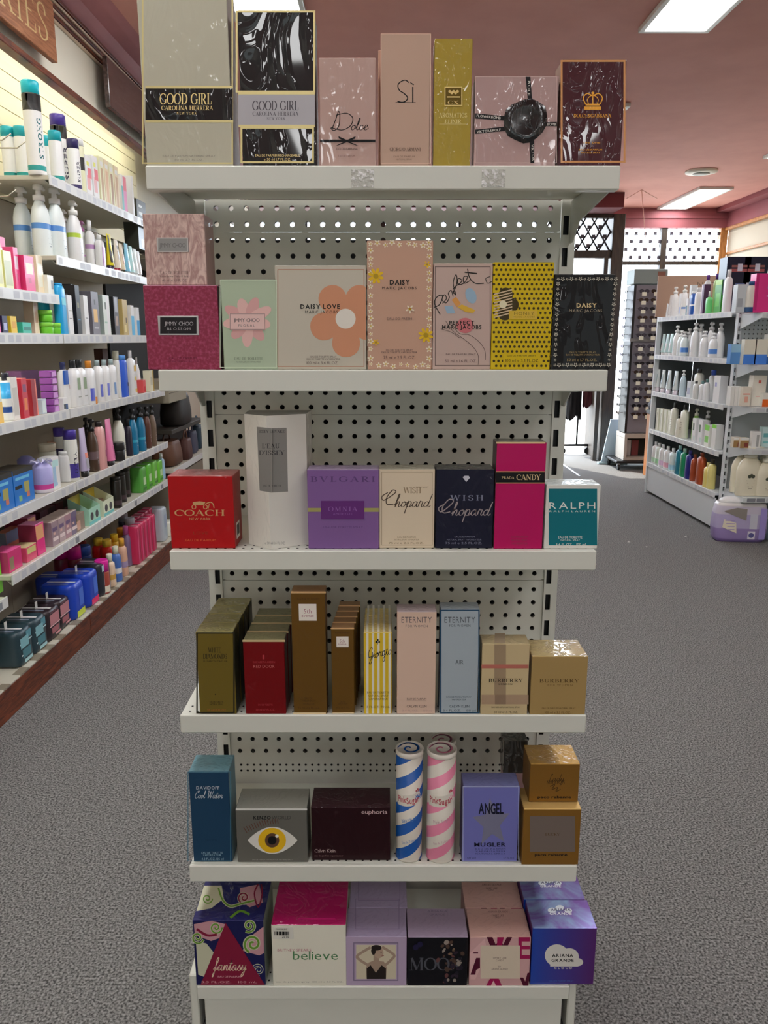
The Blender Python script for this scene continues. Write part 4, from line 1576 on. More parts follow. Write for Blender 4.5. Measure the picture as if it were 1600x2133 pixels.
# ---------------------------------------------------------------- fifth shelf
c = Carton(4, 398, 480, 1795, 1608, 0.075, '#183a56', 'tall steel blue carton with white script lettering', side='#5a8292', top=P('#6a98a8', f=0.8, bump=0.8))
g = c.f
wt = P('#c3ccd2')
g.frame(391, 1607, 481, 1794, 1.5, P('#3d6a80'))
g.text('DAVIDOFF', 433, 1641, 6, wt, 48, 'sans', 0.2)
g.text('Cool Water', 434, 1655, 15, wt, 58, 'script')
g.text('HOMME', 440, 1750, 3, P('#123048'), 24)
lt = P('#8fb0c0')
g.text('EAU DE TOILETTE', 442, 1776, 4, lt, 44)
g.text('VAPORISATEUR', 442, 1781, 3.5, lt, 38)
g.text('4.2 FL.OZ. 125 ml', 443, 1789, 4.5, lt, 46)
c.done()

c = Carton(4, 493, 640, 1796, 1686, 0.085, '#5f5e58', 'grey metallic carton printed with a yellow eye', side='#5a5a56', top=P('#8a8a82', f=0.6))
g = c.f
g.rect(491, 1684, 640, 1688, P('#cfd0cc'))
g.text('KENZO', 546, 1703, 7, BLK, 36, 'bold', 0.1)
g.text('WORLD', 586, 1703, 7, P('#3a3a38'), 40, 'thin', 0.1)
g.text('POWER', 565, 1711, 4, P('#4a4a46'), 30, 'sans', 0.5)
up = [(516 + t * 104 / 16, 1750 - 28 * math.sin(PI * t / 16) ** 0.85) for t in range(17)]
dn = [(620 - t * 104 / 16, 1750 + 28 * math.sin(PI * t / 16) ** 0.85) for t in range(1, 16)]
for k in range(14):
    t = (k + 0.5) / 14
    x = 512 + t * 70
    y = 1742 - 26 * math.sin(PI * (0.08 + t * 0.46))
    g.line([(x, y), (x - 7 + 6 * t, y - 11)], 1.3, P('#5a3424'), False)
g.poly(up + dn, P('#cfcdc6'))
g.disc(567, 1750, 29, P('#d8ac1c'), 28, 26)
g.disc(567, 1750, 15, P('#5a4030'), 24)
g.disc(567, 1750, 9, BLK, 20)
g.disc(577, 1741, 3.5, P('#e8e4da'), 10)
g.text('EAU DE PARFUM VAPORISATEUR NATURAL SPRAY', 568, 1790, 2.5, P('#9a9a94'), 84)
c.done()

c = Carton(4, 649, 813, 1792, 1681, 0.08, '#22040c', 'wide dark burgundy carton with small white lettering', side='#230710', top=P('#331820', f=0.5))
g = c.f
g.text('euphoria', 780, 1691, 8, P('#d0b4b6'), 54, 'sans', 0.1)
g.text('Calvin Klein', 677, 1772, 7, P('#b09a98'), 43, 'sans', 0.05)
g.text('eau de parfum vaporisateur', 685, 1782, 3, P('#8a6a6a'), 60)
c.done()


def candy_tube(px0, px1, yb, yt, stripe, label, ink, sub, Y=None):
    """a striped cardboard tube with a swirl lid"""
    z = TIER[4]
    cxp = (px0 + px1) / 2
    p = on_z(cxp, yb, z)
    r = (on_y(px1, (yb + yt) / 2, p.y + 0.02).x - on_y(px0, (yb + yt) / 2, p.y + 0.02).x) / 2
    yc = (p.y if Y is None else Y) + r
    yc = max(yc, GF + r + 0.006)
    h = on_y(cxp, yt, yc - r).z - z
    m = bpy.data.materials.new('candy_stripe')
    m.use_nodes = True
    nt = m.node_tree
    bs = nt.nodes['Principled BSDF']
    bs.inputs['Roughness'].default_value = 0.35
    tc = nt.nodes.new('ShaderNodeTexCoord')
    sep = nt.nodes.new('ShaderNodeSeparateXYZ')
    nt.links.new(tc.outputs['Object'], sep.inputs[0])
    at = nt.nodes.new('ShaderNodeMath')
    at.operation = 'ARCTAN2'
    nt.links.new(sep.outputs['X'], at.inputs[0])
    ng = nt.nodes.new('ShaderNodeMath')
    ng.operation = 'MULTIPLY'
    ng.inputs[1].default_value = -1
    nt.links.new(sep.outputs['Y'], ng.inputs[0])
    nt.links.new(ng.outputs[0], at.inputs[1])
    a1 = nt.nodes.new('ShaderNodeMath')
    a1.operation = 'MULTIPLY'
    a1.inputs[1].default_value = -2 / (2 * PI)
    nt.links.new(at.outputs[0], a1.inputs[0])
    z1 = nt.nodes.new('ShaderNodeMath')
    z1.operation = 'MULTIPLY_ADD'
    z1.inputs[1].default_value = 4.55 / h
    z1.inputs[2].default_value = 10.22
    nt.links.new(sep.outputs['Z'], z1.inputs[0])
    ad = nt.nodes.new('ShaderNodeMath')
    nt.links.new(a1.outputs[0], ad.inputs[0])
    nt.links.new(z1.outputs[0], ad.inputs[1])
    fr = nt.nodes.new('ShaderNodeMath')
    fr.operation = 'FRACT'
    nt.links.new(ad.outputs[0], fr.inputs[0])
    gt = nt.nodes.new('ShaderNodeMath')
    gt.operation = 'GREATER_THAN'
    gt.inputs[1].default_value = 0.52
    nt.links.new(fr.outputs[0], gt.inputs[0])
    mx = nt.nodes.new('ShaderNodeMix')
    mx.data_type = 'RGBA'
    nt.links.new(gt.outputs[0], mx.inputs[0])
    mx.inputs[6].default_value = (*rgb('#c9c3b8', GAIN), 1)
    mx.inputs[7].default_value = (*rgb(stripe, GAIN), 1)
    nt.links.new(mx.outputs[2], bs.inputs['Base Color'])
    b = MB()
    b.lathe([(r * 1.02, 0), (r * 1.03, 0.003), (r * 1.0, 0.006), (r, 0.007), (r, h - 0.004)], m, n=40)
    o = b.build('perfume_tube', None, (on_y(cxp, yb, yc).x, yc, z))
    tag(o, label, 'perfume tube', 'boxed perfumes on the fifth gondola shelf')
    rim = MB()
    wl = P('#d2ccc2')
    ink_m = P(stripe)
    rim.lathe([(r * 1.0, h - 0.012), (r * 1.05, h - 0.01), (r * 1.05, h), (r * 0.98, h + 0.001), (r * 0.95, h - 0.002), (0.0005, h - 0.002)], wl, n=40)
    for q in range(2):
        pts = []
        for t in range(40):
            a = t / 39 * 2.6 * 2 * PI + q * PI
            rr = r * 0.92 * (t / 39)
            pts.append((rr * math.cos(a), rr * math.sin(a)))
        v, f = [], []
        for t in range(40):
            a = t / 39 * 1.3 * 2 * PI + q * PI * 2
            r0 = r * 0.92 * (t / 39) ** 0.8
            for e in (0.0, 1.25):
                v.append((r0 * math.cos(a + e), r0 * math.sin(a + e), h - 0.0012))
        if q == 0:
            rim.add(v, [(2 * t, 2 * t + 1, 2 * t + 3, 2 * t + 2) for t in range(39)], ink_m)
    rim.build('lid', o)
    tx = MB()
    fc = Face(tx, lambda a, b_, l: ((r + l + 0.0002) * math.sin(a / r), -(r + l + 0.0002) * math.cos(a / r), b_))
    rd = P('#b0505c')
    fc.line([(-r * 1.1, h * .57), (-r * .6, h * .575), (-r * .1, h * .58), (r * .4, h * .59), (r * .95, h * .61)], h * .10, P('#d5cfc5'))
    fc.text('Pink', -r * .62, h * .585, h * .055, rd, r * .7, 'bold', rot=0.1)
    fc.text('Sugar', r * .25, h * .585, h * .055, rd, r * 1.0, 'bold', rot=0.1)
    for e in range(3):
        fc.disc(r * .62 + (e - 1) * 0.003, h * .665 + (e % 2) * 0.003, 0.0026, rd, 8)
    fc.text(sub, 0.0, h * .40, h * .03, P(ink), r * 1.25, rot=0.27)
    fc.text('Eau de Toilette', 0.0, h * .20, h * .022, P(ink), r * 1.2, rot=0.27)
    tx.build('printed_label', o)
    return o


candy_tube(824, 879, 1797, 1572, '#12509c', 'blue and white spiral striped tube with swirl lid', '#5a7db0', 'BERRY BLAST')
candy_tube(887, 946, 1799, 1574, '#d07a96', 'front pink and white spiral striped tube with swirl lid', '#b890a0', 'Pink Sugar')
candy_tube(893, 945, 1779, 1552, '#b86a86', 'pink striped tube hidden behind the front pink tube', '#b890a0', 'Pink Sugar', Y=GF + 0.12)

c = Carton(4, 964, 1080, 1795, 1639, 0.06, '#6a6cae', 'periwinkle blue carton with a grey star', side='#50527e', top='#6e72a4')
g = c.f
g.frame(964, 1638, 1081, 1794, 1.2, P('#a9b0d0'))
star = []
for k in range(10):
    a = -PI / 2 + k * PI / 5 - 0.08
    rr = 52 if k % 2 == 0 else 23
    star.append((1024 + rr * 0.78 * math.cos(a), 1714 + rr * 1.0 * math.sin(a)))
g.poly(star, P('#7c7c96', metal=0.3))
g.text('ANGEL', 1023, 1684, 22, P('#16162a'), 52, 'bold', 0.08)
g.text('MUGLER', 1021, 1759, 8, P('#16162a'), 66, 'bold', 0.15)
ib = P('#2c2c55')
for t, y in (('EAU DE PARFUM', 1768), ('VAPORISATEUR', 1773), ('NATURAL SPRAY', 1778)):
    g.text(t, 1022, y, 3, ib, 62, 'sans', 0.4)
g.text('50 ml', 982, 1787, 3, ib, 18)
g.text('1.7 FL.OZ', 1060, 1787, 3, ib, 22)
c.done()

gd5 = P('#7c5822', metal=0.15, rough=0.35)
c = Carton(4, 1089, 1208, 1802, 1685, 0.085, gd5, 'gold square carton with a grey front panel', side=P('#7a5420'), top=P('#c9a868', metal=0.3))
g = c.f
g.rect(1104, 1700, 1198, 1774, P('#71655e', metal=0.2))
g.text('LUCKY', 1151, 1738, 5, P('#55401f'), 30, 'serif')
g.text('paco rabanne', 1148, 1780, 5, BLK, 68, 'bold', 0.05)
zt5 = c.z + c.H
c.done()
c = Carton(4, 1103, 1206, 1679, 1591, 0.085, gd5, 'gold carton with black flourish stacked on the grey-panelled one', side=P('#7a5420'), top=P('#c0984e', metal=0.3, f=0.8, bump=0.8), z=zt5 + 0.001, Y=GF + 0.03)
g = c.f
ink = P('#3f2a10')
g.text('Lady', 1158, 1620, 15, ink, 32, 'script')
g.text('MILLION', 1158, 1629, 6, ink, 38, 'serif')
g.line([(1146, 1638), (1156, 1634), (1150, 1644), (1162, 1640), (1158, 1648), (1168, 1644)], 1.4, ink)
g.text('paco rabanne', 1155, 1660, 5, BLK, 70, 'bold', 0.05)
g.text('EAU DE PARFUM', 1155, 1673, 3, P('#7a5a28'), 40)
c.done()
c = Carton(4, 1049, 1098, 1700, 1620, 0.06, '#b08e90', 'pale pink carton at the back beside the gold stack', Y=GF + 0.2, H=0.115)
zz = c.z + c.H
c.done()
c = Carton(4, 1049, 1098, 1620, 1560, 0.06, P('#3a3a38', f=1.0, bump=1.0), 'dark film-wrapped carton on top of the pale pink one', Y=GF + 0.2, z=zz + 0.001, H=0.09)
c.done()

# ---------------------------------------------------------------- bottom shelf
c = Carton(5, 405, 551, 2052, 1917, 0.15, '#14164a', 'navy carton with green swirls and a magenta triangle', side='#8a948a', top='#1a1c58')
g = c.f
gn, wh6, pk, mg = P('#5f8a2c'), P('#b9b9a0'), P('#b98a92'), P('#7a1434')
g.poly([(404, 1925), (440, 1918), (470, 1925), (468, 1950), (440, 1960), (406, 1948)], pk)
g.poly([(408, 1960), (430, 1965), (450, 1990), (440, 2040), (413, 2030)], wh6)
g.poly([(549, 1930), (520, 1952), (505, 1980), (540, 1990), (550, 1985)], pk)


def swirl(fc, x, y, r, m1, m2, ph=0.0, dr=1):
    pts = [(x + dr * r * (1 - t / 22) * math.cos(ph + t * .5), y + r * (1 - t / 22) * math.sin(ph + t * .5)) for t in range(20)]
    fc.line(pts, r * .42, m1)
    fc.line(pts, r * .22, m2)


swirl(g, 450, 1932, 13, wh6, gn)
swirl(g, 519, 1928, 14, wh6, gn, 1.0, -1)
swirl(g, 527, 1966, 19, wh6, gn, 2.0)
swirl(g, 412, 1953, 13, wh6, gn, .3)
swirl(g, 538, 2020, 14, wh6, P('#20245c'), 1.4)
g.line([(410, 1935), (432, 1948), (452, 1946)], 5, mg)
g.poly([(470, 1922), (552, 2051), (418, 2051)], mg)
pk2 = P('#cf98a2')
g.text('fantasy', 478, 2008, 26, P('#d8c2a8'), 68, 'script')
g.text('BRITNEY SPEARS', 478, 2015, 4, pk2, 60, 'sans', 0.2)
g.text('EAU DE PARFUM', 478, 2034, 4, pk2, 48)
g.text('3.3 FL.OZ.   100 mL', 478, 2045, 4, pk2, 116)
tp = c.topface()
tp.poly([(425, 1845), (462, 1845), (466, 1872), (440, 1892), (409, 1898)], wh6)
tp.poly([(500, 1850), (540, 1842), (548, 1880), (520, 1890), (500, 1875)], pk)
swirl(tp, 432, 1872, 11, wh6, gn)
swirl(tp, 508, 1870, 13, wh6, mg, 1.2)
tp.line([(455, 1850), (464, 1875), (480, 1888), (505, 1882), (530, 1876)], 6, wh6)
tp.line([(455, 1850), (464, 1875), (480, 1888), (505, 1882), (530, 1876)], 3.4, gn)
tp.line([(480, 1912), (500, 1898), (520, 1905)], 5, gn)
tp.line([(538, 1842), (530, 1862), (538, 1890), (546, 1862), (544, 1842)], 3, mg)
c.done()

c = Carton(5, 567, 721, 2056, 1926, 0.15, '#d6d3c4', 'white carton with a magenta top and green lettering', side='#a9a79a', top='#a80c58')
g = c.f
g.text('believe', 657, 1990, 18, P('#4a7a50'), 94, 'thin', 0.1)
g.text('BRITNEY SPEARS', 613, 1979, 5, P('#b06a78'), 70, 'sans', 0.2)
g.text('eau de parfum spray  100 ml e 3.3 FL.OZ.', 645, 2045, 2.5, P('#86847c'), 140)
q = c.part('price_sticker', 'white barcode price sticker')
c.block(q, 569, 1931, 611, 1956, P('#cdcbc2'), 0.0004)
for k in range(14):
    q.rect(572 + k * 2.2, 1940, 573.2 + k * 2.2 + 0.5 * (k % 3), 1948, BLK)
q.text('SPEARS BELIEVE', 586, 1935, 3, BLK, 24)
q.text('69.99', 595, 1952, 3.5, BLK, 14)
tp = c.topface()
tp.poly([(620, 1915), (700, 1915), (697, 1912), (622, 1912)], P('#c02070'))
c.done()

lav = '#a896b0'
c = Carton(5, 721, 847, 2056, 1951, 0.095, lav, 'front lavender carton with a portrait of a person', side='#86789a', top='#9b8eaa')
g = c.f
g.frame(736, 1963, 830, 2043, 2.2, P('#7a6c86'))
g.rect(742, 1968, 825, 2039, P('#c3b9a2'))
skin, hair = P('#9c8676'), P('#241c1a')
g.poly([(768, 2005), (780, 2000), (800, 2003), (806, 2015), (804, 2039), (764, 2039), (762, 2016)], skin)
g.line([(766, 2010), (748, 1998), (745, 1990), (772, 1973)], 5.5, skin)
g.line([(803, 2010), (818, 1996), (820, 1988), (796, 1972)], 5.5, skin)
g.rect(778, 1988, 790, 2006, skin)
g.disc(789, 1984, 10, P('#a8907e'), 18, 12)
g.disc(784, 1974, 11, hair, 14, 6)
g.disc(778, 1980, 5, hair, 10, 9)
g.disc(794, 1983, 1.3, hair, 6)
g.line([(795, 1991), (800, 1990)], 1.2, P('#7a3a3a'), False)
g.poly([(764, 2017), (772, 2010), (783, 2026), (795, 2010), (804, 2017), (804, 2039), (764, 2039)], hair)
g.poly([(783, 2026), (776, 2013), (790, 2013)], skin)
tp = c.topface()
tp.frame(740, 1872, 832, 1936, 1.5, P('#847694'))
c.done()
c.behind(1, ['rear lavender carton behind the portrait carton'], dx=0.004)

c = Carton(5, 849, 974, 2054, 1952, 0.095, P('#0c0b12'), 'carton with a black printed front and lilac top', side='#141220', top='#98889e')
g = c.f
g.text('MOON', 908, 2008, 25, P('#4a4c54'), 108, 'serif', 0.06)
random.seed(11)
for k in range(46):
    t = random.random()
    x = 912 + random.gauss(30, 14)
    y = 1958 + t * 92
    if 900 < x < 966 and y < 2048:
        g.disc(x, y, random.uniform(2, 6), P(random.choice(['#4a3830', '#2c2230', '#75604c', '#1d1a26', '#5c3a3a', '#8a8078'])), 9, random.uniform(2, 6), random.random() * 3)
for x, y in ((866, 1972), (875, 1966)):
    g.disc(x, y, 6, P('#1c1838'), 10)
tp = c.topface()
tp.text('ARIANA', 911, 1898, 4, P('#75687e'), 42, 'sans', 0.2)
tp.text('GRANDE', 911, 1905, 4, P('#75687e'), 32, 'sans', 0.2)
c.done()

c = Carton(5, 978, 1104, 2055, 1952, 0.095, '#c39a9a', 'front pink carton with big burgundy letters around a card', side='#a87a7a', top='#c09a90')
g = c.f
b1, b2, b3 = P('#4a0a26'), P('#96144e'), P('#d0a8a8')
g.poly([(979, 1985), (1010, 1955), (1015, 1985), (990, 2040), (980, 2040)], b3)
g.poly([(1014, 1952), (1026, 1952), (1033, 1968), (1042, 1952), (1048, 1968), (1056, 1952), (1067, 1952), (1058, 1970), (1021, 1970)], b1)
g.poly([(1036, 1952), (1050, 1952), (1045, 1970), (1035, 1970)], b2)
for r in ((1080, 1952, 1087, 1996), (1080, 1952, 1104, 1961), (1080, 1970, 1104, 1977), (1080, 1989, 1104, 1997)):
    g.rect(*r, b2)
g.poly([(980, 2030), (992, 1995), (1000, 1995), (1000, 2016), (992, 2020), (990, 2030)], b1)
g.rect(986, 1983, 996, 1986, b1)
g.poly([(1012, 2054), (1022, 2036), (1038, 2036), (1046, 2054)], b2)
g.poly([(1022, 2054), (1028, 2042), (1034, 2054)], b3)
g.poly([(1083, 2036), (1090, 2036), (1094, 2044), (1099, 2026), (1104, 2026), (1100, 2054), (1090, 2054)], b1)
g.rect(1001, 1969, 1083, 2038, P('#c9bba8'))
tx = P('#6a4a48')
for t, y, w in (('SWEET LIKE', 1995, 28), ('CANDY', 2000, 16), ('BY', 2013, 5), ('ARIANA GRANDE', 2018, 34)):
    g.text(t, 1041, y, 3.5, tx, w, 'sans', 0.2)
tp = c.topface()
for t, y, w in (('ARIANA GRANDE', 1899, 42), ('SWEET LIKE', 1907, 25), ('CANDY', 1911, 12)):
    tp.text(t, 1037, y, 3.5, P('#4a3434'), w, 'sans', 0.2)
c.done()
c.behind(1, ['rear pink carton behind the burgundy lettered one'], dx=-0.002)

def ombre(name, a, b_, ax):
    m = bpy.data.materials.new(name)
    m.use_nodes = True
    nt = m.node_tree
    bs = nt.nodes['Principled BSDF']
    bs.inputs['Roughness'].default_value = 0.35
    bs.inputs['Coat Weight'].default_value = 0.4
    bs.inputs['Coat Roughness'].default_value = 0.08
    tc = nt.nodes.new('ShaderNodeTexCoord')
    mp = nt.nodes.new('ShaderNodeMapping')
    mp.inputs['Scale'].default_value = ax
    mp.inputs['Location'].default_value = (0.5, 0, 0)
    gr_ = nt.nodes.new('ShaderNodeTexGradient')
    r = nt.nodes.new('ShaderNodeValToRGB')
    r.color_ramp.elements[0].color = (*rgb(a, GAIN), 1)
    r.color_ramp.elements[1].color = (*rgb(b_, GAIN), 1)
    nt.links.new(tc.outputs['Object'], mp.inputs[0])
    nt.links.new(mp.outputs[0], gr_.inputs[0])
    nt.links.new(gr_.outputs[0], r.inputs[0])
    nt.links.new(r.outputs[0], bs.inputs['Base Color'])
    return m


holo = noise_mat('holographic_card', '#7a5aa8', '#8fb0d8', 9, rough=0.15, detail=3, lo=0.3, hi=0.7, dist=2.0, gain=1.2, metal=0.35)
c = Carton(5, 1107, 1240, 2051, 1933, 0.095, ombre('dyed_card', '#0d3c9c', '#4a1060', (6.5, 1, 1)), 'front blue to purple carton with a white cloud', side=P('#4a1060'), top=holo)
g = c.f
cw = P('#cbc8c2')
g.disc(1160, 1990, 25, cw, 24, 23)
g.disc(1186, 1993, 20, cw, 24, 18)
g.disc(1200, 2004, 15, cw, 20, 9)
g.rect(1146, 1990, 1204, 2013, cw)
g.text('ARIANA', 1172, 1990, 6, BLK, 44, 'bold', 0.2)
g.text('GRANDE', 1172, 2000, 6, BLK, 46, 'bold', 0.2)
g.text('CLOUD', 1173, 2016, 4, cw, 38, 'bold', 0.5)
g.text('EAU DE PARFUM SPRAY', 1170, 2043, 2.5, P('#4a70b8'), 50)
tp = c.topface()
for x, y, r in ((1150, 1896, 9), (1166, 1891, 9), (1184, 1897, 8)):
    tp.disc(x, y, r, P('#d0d8e0'), 14, r * .6)
tp.text('ARIANA', 1168, 1895, 5, P('#3a3a5a'), 42, 'bold', 0.15)
tp.text('GRANDE', 1168, 1903, 5, P('#d8dce4'), 46, 'bold', 0.15)
c.done()
c.behind(1, ['rear holographic topped carton behind the cloud carton'], dx=-0.004)
# ================================================================== SHOP PRODUCTS (builders)
def Q(h, rough=0.38, **k):
    return mat(h, rough=rough, coat=k.pop('coat', 0.2), gain=1.75, **k)


class Shelf:
    """somewhere products stand: a line on a shelf front, seen in the photograph"""
    def __init__(s, O, ang, z, group):
        s.O, s.a, s.z, s.g = O, ang, z, group
        s.e = (math.cos(ang), math.sin(ang))           # along the shelf (local x)
        s.n = (math.sin(ang), -math.cos(ang))          # out of the shelf (local -y)

    def at(s, px, inset):
        """the point on the line INSET behind the shelf front that shows at pixel column px"""
        ox, oy = s.O[0] - s.n[0] * inset, s.O[1] - s.n[1] * inset
        k = (px - 800.0) / FPX
        bz = (CAMZ - s.z) * ST
        t = (k * (oy * CT + bz) - ox) / (s.e[0] - k * s.e[1] * CT)
        return (ox + s.e[0] * t, oy + s.e[1] * t, s.z + 0.0006)

    def put(s, o, px, inset, label, cat, turn=0.0, dz=0.0):
        p = s.at(px, inset)
        o.location = (p[0], p[1], p[2] + dz)
        o.rotation_euler = (0, 0, s.a + turn)
        tag(o, label, cat, s.g)
        return o


def lines_on(b, fn, m, rows):
    fc = Face(b, fn)
    for a, z, w in rows:
        fc.rect(a - w / 2, z, a + w / 2, z + 0.004, m)
    return fc


def can(r, h, body, cap, caph=0.055, bands=(), text=None, tcol='#17575c'):
    b = MB()
    hb = h - caph
    zs = [0.0]
    prof = [(r * .93, 0), (r, .004)]
    seg = [Q(body)] * 1
    cuts = sorted(bands)
    z = .004
    for z0, z1, c in cuts:
        for zz, cc in ((z0, body), (z1, c)):
            if zz > z:
                prof.append((r, zz))
                seg.append(Q(cc))
                z = zz
    prof += [(r, hb - .006), (r * .94, hb)]
    seg += [Q(body), Q(body)]
    b.lathe(prof, None, n=20, seg=seg)
    if text:
        fc = Face(b, lambda a, z_, l: ((r + l) * math.sin(a / r), -(r + l) * math.cos(a / r), z_))
        fc.text(text, -r * .5, hb * .45, r * .55, Q(tcol), hb * .5, 'bold', rot=PI / 2)
    o = b.build('spray_can')
    c = MB()
    c.lathe([(r * .97, hb), (r * .97, h - .006), (r * .9, h)], Q(cap), n=20)
    c.build('cap', o)
    return o


def pump(w, d, h, body, head, bands=(), neck=.13, nozzle=1, name='pump_bottle', lines='#7d8890'):
    """oval bottle with a shoulder and a pump head"""
    b = MB()
    hb = h * .77
    sy = d / w
    r = w / 2
    pr = [(r * .94, 0, body), (r, .008, body)]
    for z0, z1, c in sorted(bands):
        pr += [(r, z0 * hb, body), (r, z1 * hb, c)]
    pr += [(r, hb * .66, body), (r * .96, hb * .74, body), (r * .8, hb * .87, body), (r * .52, hb * .97, body), (r * .44, hb, body)]
    b.lathe([(p[0], p[1]) for p in pr], None, n=24, sy=sy, seg=[Q(p[2]) for p in pr[1:]], power=2.4)
    if lines:
        fc = Face(b, lambda a, z, l: (a, -(d / 2) * (1 - min(.98, abs(a) / r) ** 2.4) ** (1 / 2.4) - l, z))
        for k, q in enumerate((.5, .42, .3, .24)):
            fc.rect(-r * (.34 - .06 * k), hb * q * .8, r * (.34 - .06 * k), hb * q * .8 + .005, Q(lines))
    o = b.build(name)
    c = MB()
    c.lathe([(r * .48, hb), (r * .48, hb + h * .075), (r * .24, hb + h * .085), (r * .2, h * .92), (r * .42, h * .925), (r * .4, h * .98), (r * .28, h)], Q(head), n=16)
    if nozzle:
        c.tube([(0, 0, h * .965), (w * .34, -.004, h * .965), (w * .46, -.006, h * .945)], r * .14, Q(head), 8)
    c.build('pump_head', o)
    return o


def flip(w, d, h, body, cap, caph=.03, capr=.7, bands=(), taper=.9, power=3.0, name='bottle', lines=None, patch=None):
    """flat bottle with a cap"""
    b = MB()
    hb = h - caph
    r = w / 2
    sy = d / w
    pr = [(r * .95, 0, body), (r, .006, body)]
    for z0, z1, c in sorted(bands):
        pr += [(r, z0 * hb, body), (r, z1 * hb, c)]
    pr += [(r * (1 + taper) / 2, hb * .75, body), (r * taper, hb * .92, body), (r * capr, hb * .99, body), (r * capr * .9, hb, body)]
    b.lathe([(p[0], p[1]) for p in pr], None, n=22, sy=sy, seg=[Q(p[2]) for p in pr[1:]], power=power)
    fc = Face(b, lambda a, z, l: (a, -(d / 2) * (1 - min(.98, abs(a) / r) ** power) ** (1 / power) - l - .0006, z))
    if patch:
        for u0, v0, u1, v1, c in patch:
            fc.rect(r * u0, hb * v0, r * u1, hb * v1, Q(c), 4)
    if lines:
        for k, q in enumerate((.55, .48, .36, .3)):
            fc.rect(-r * .5, hb * q, r * (.5 - .1 * k), hb * q + .005, Q(lines))
    o = b.build(name)
    c = MB()
    c.lathe([(r * capr, hb), (r * capr, h - .004), (r * capr * .92, h)], Q(cap), n=18, sy=max(sy, .6) if capr < .5 else sy)
    c.build('cap', o)
    return o


def tubeb(w, d, h, body, cap, caph=.03, patch=None, lines=None):
    """squeeze tube standing on its cap with a flat crimped end on top"""
    b = MB()
    n = 18
    rings = []
    for t in range(8):
        u = t / 7
        z = caph + (h - caph) * u
        ww = w / 2 * (.82 + .18 * u)
        dd = d / 2 * (1 - u) ** .8 + .0015
        rings.append([(ww * math.cos(2 * PI * k / n), dd * math.sin(2 * PI * k / n), z) for k in range(n)])
    base = [p for r in rings for p in r]
    b.add(base, [(j * n + k, j * n + (k + 1) % n, (j + 1) * n + (k + 1) % n, (j + 1) * n + k) for j in range(7) for k in range(n)], Q(body), True)
    b.add(rings[-1], [tuple(range(n))], Q(body))
    fc = Face(b, lambda a, v, l: (a, -(d / 2) * (1 - (v - caph) / (h - caph)) ** .8 * math.sqrt(max(.05, 1 - (a / (w / 2)) ** 2)) - l - .002, v))
    for u0, v0, u1, v1, c in patch or ():
        fc.rect(u0 * w / 2, caph + v0 * (h - caph), u1 * w / 2, caph + v1 * (h - caph), Q(c), 4)
    if lines:
        for q in (.4, .46, .6, .66):
            fc.rect(-w * .2, caph + q * (h - caph), w * .2, caph + q * (h - caph) + .004, Q(lines))
    o = b.build('squeeze_tube')
    c = MB()
    c.lathe([(w * .36, 0), (w * .38, .003), (w * .38, caph)], Q(cap), n=18, sy=min(1.0, d / w * 1.1))
    c.build('cap', o)
    return o


def jar(r, h, body, lid, lidh=.3):
    b = MB()
    b.lathe([(r * .9, 0), (r, .006), (r, h * (1 - lidh) - .006), (r * .9, h * (1 - lidh))], Q(body), n=20)
    o = b.build('jar')
    c = MB()
    c.lathe([(r * 1.03, h * (1 - lidh)), (r * 1.03, h - .003), (r * .97, h)], Q(lid), n=20)
    c.build('lid', o)
    return o


def pcarton(w, d, h, col, prints=(), top=None, side=None, texts=(), name='carton', parts=()):
    b = MB()
    b.box(-w / 2, 0, 0, w / 2, d, h, Q(col), .001, mt=Q(top or col), ms=Q(side or col))
    fc = Face(b, lambda a, z, l: (a, -l, z))
    sd = Face(b, lambda a, z, l: (-w / 2 - l, d - a, z))
    for p in prints:
        u0, v0, u1, v1, c = p[:5]
        f = sd if len(p) > 5 else fc
        W_ = d if f is sd else w
        o_ = 0 if f is sd else w / 2
        f.rect(u0 * W_ - o_, v0 * h, u1 * W_ - o_, v1 * h, Q(c))
    for t, u, v, hh, c, ww, fo in texts:
        fc.text(t, u * w - w / 2, v * h, hh, Q(c), ww * w, fo)
    return b.build(name)


def pack(w, d, h, col, prints=(), band=None, name='soft_pack', tab=None):
    """soft plastic pack: pillowy box with sealed ends and a handle strip"""
    b = MB()
    n = 28
    prof = [(.92, 0), (.985, .03), (1.0, .12), (1.0, .86), (.975, .95), (.88, 1.0)]
    cols = [Q(c) for c in (band or [col] * 5)]
    b.lathe([(w / 2 * p[0], h * p[1]) for p in prof], None, n=n, sy=d / w, seg=cols, power=9)
    fc = Face(b, lambda a, z, l: (a, -d / 2 - l - .001, z))
    for u0, v0, u1, v1, c in prints:
        fc.rect((u0 - .5) * w * .9, v0 * h, (u1 - .5) * w * .9, v1 * h, Q(c))
    tp = Face(b, lambda a, y, l: (a, y, h + l + .0005))
    tp.rect(-w * .05, -d * .42, w * .05, d * .42, Q('#c8ccd4'))
    tp.rect(-w * .3, -d * .3, -w * .2, d * .3, Q('#6a7484'))
    o = b.build(name)
    if tab:
        c = MB()
        c.box(-.012, -.001, h, .012, .001, h + .035, Q(tab))
        c.build('hang_tab', o)
    return o


# ================================================================== LEFT WALL SHELVING
LA = 0.0125
LO = (-1.70, 4.19)
LPHI = PI / 2 - LA
WD = 0.43                        # front to wall
metal_w = mat('#cfcbbb', 0.45, gain=1.0)
strip_w = mat('#e4e5e4', 0.3, gain=1.0)
tick = [mat('#cdd0d6', 0.5, gain=1.0), mat('#dadcde', 0.5, gain=1.0), mat('#8d9098', 0.5, gain=1.0)]
slat = mat('#e6dfc2', 0.6, gain=1.0)
backp = mat('#b3a894', 0.7, gain=1.0)


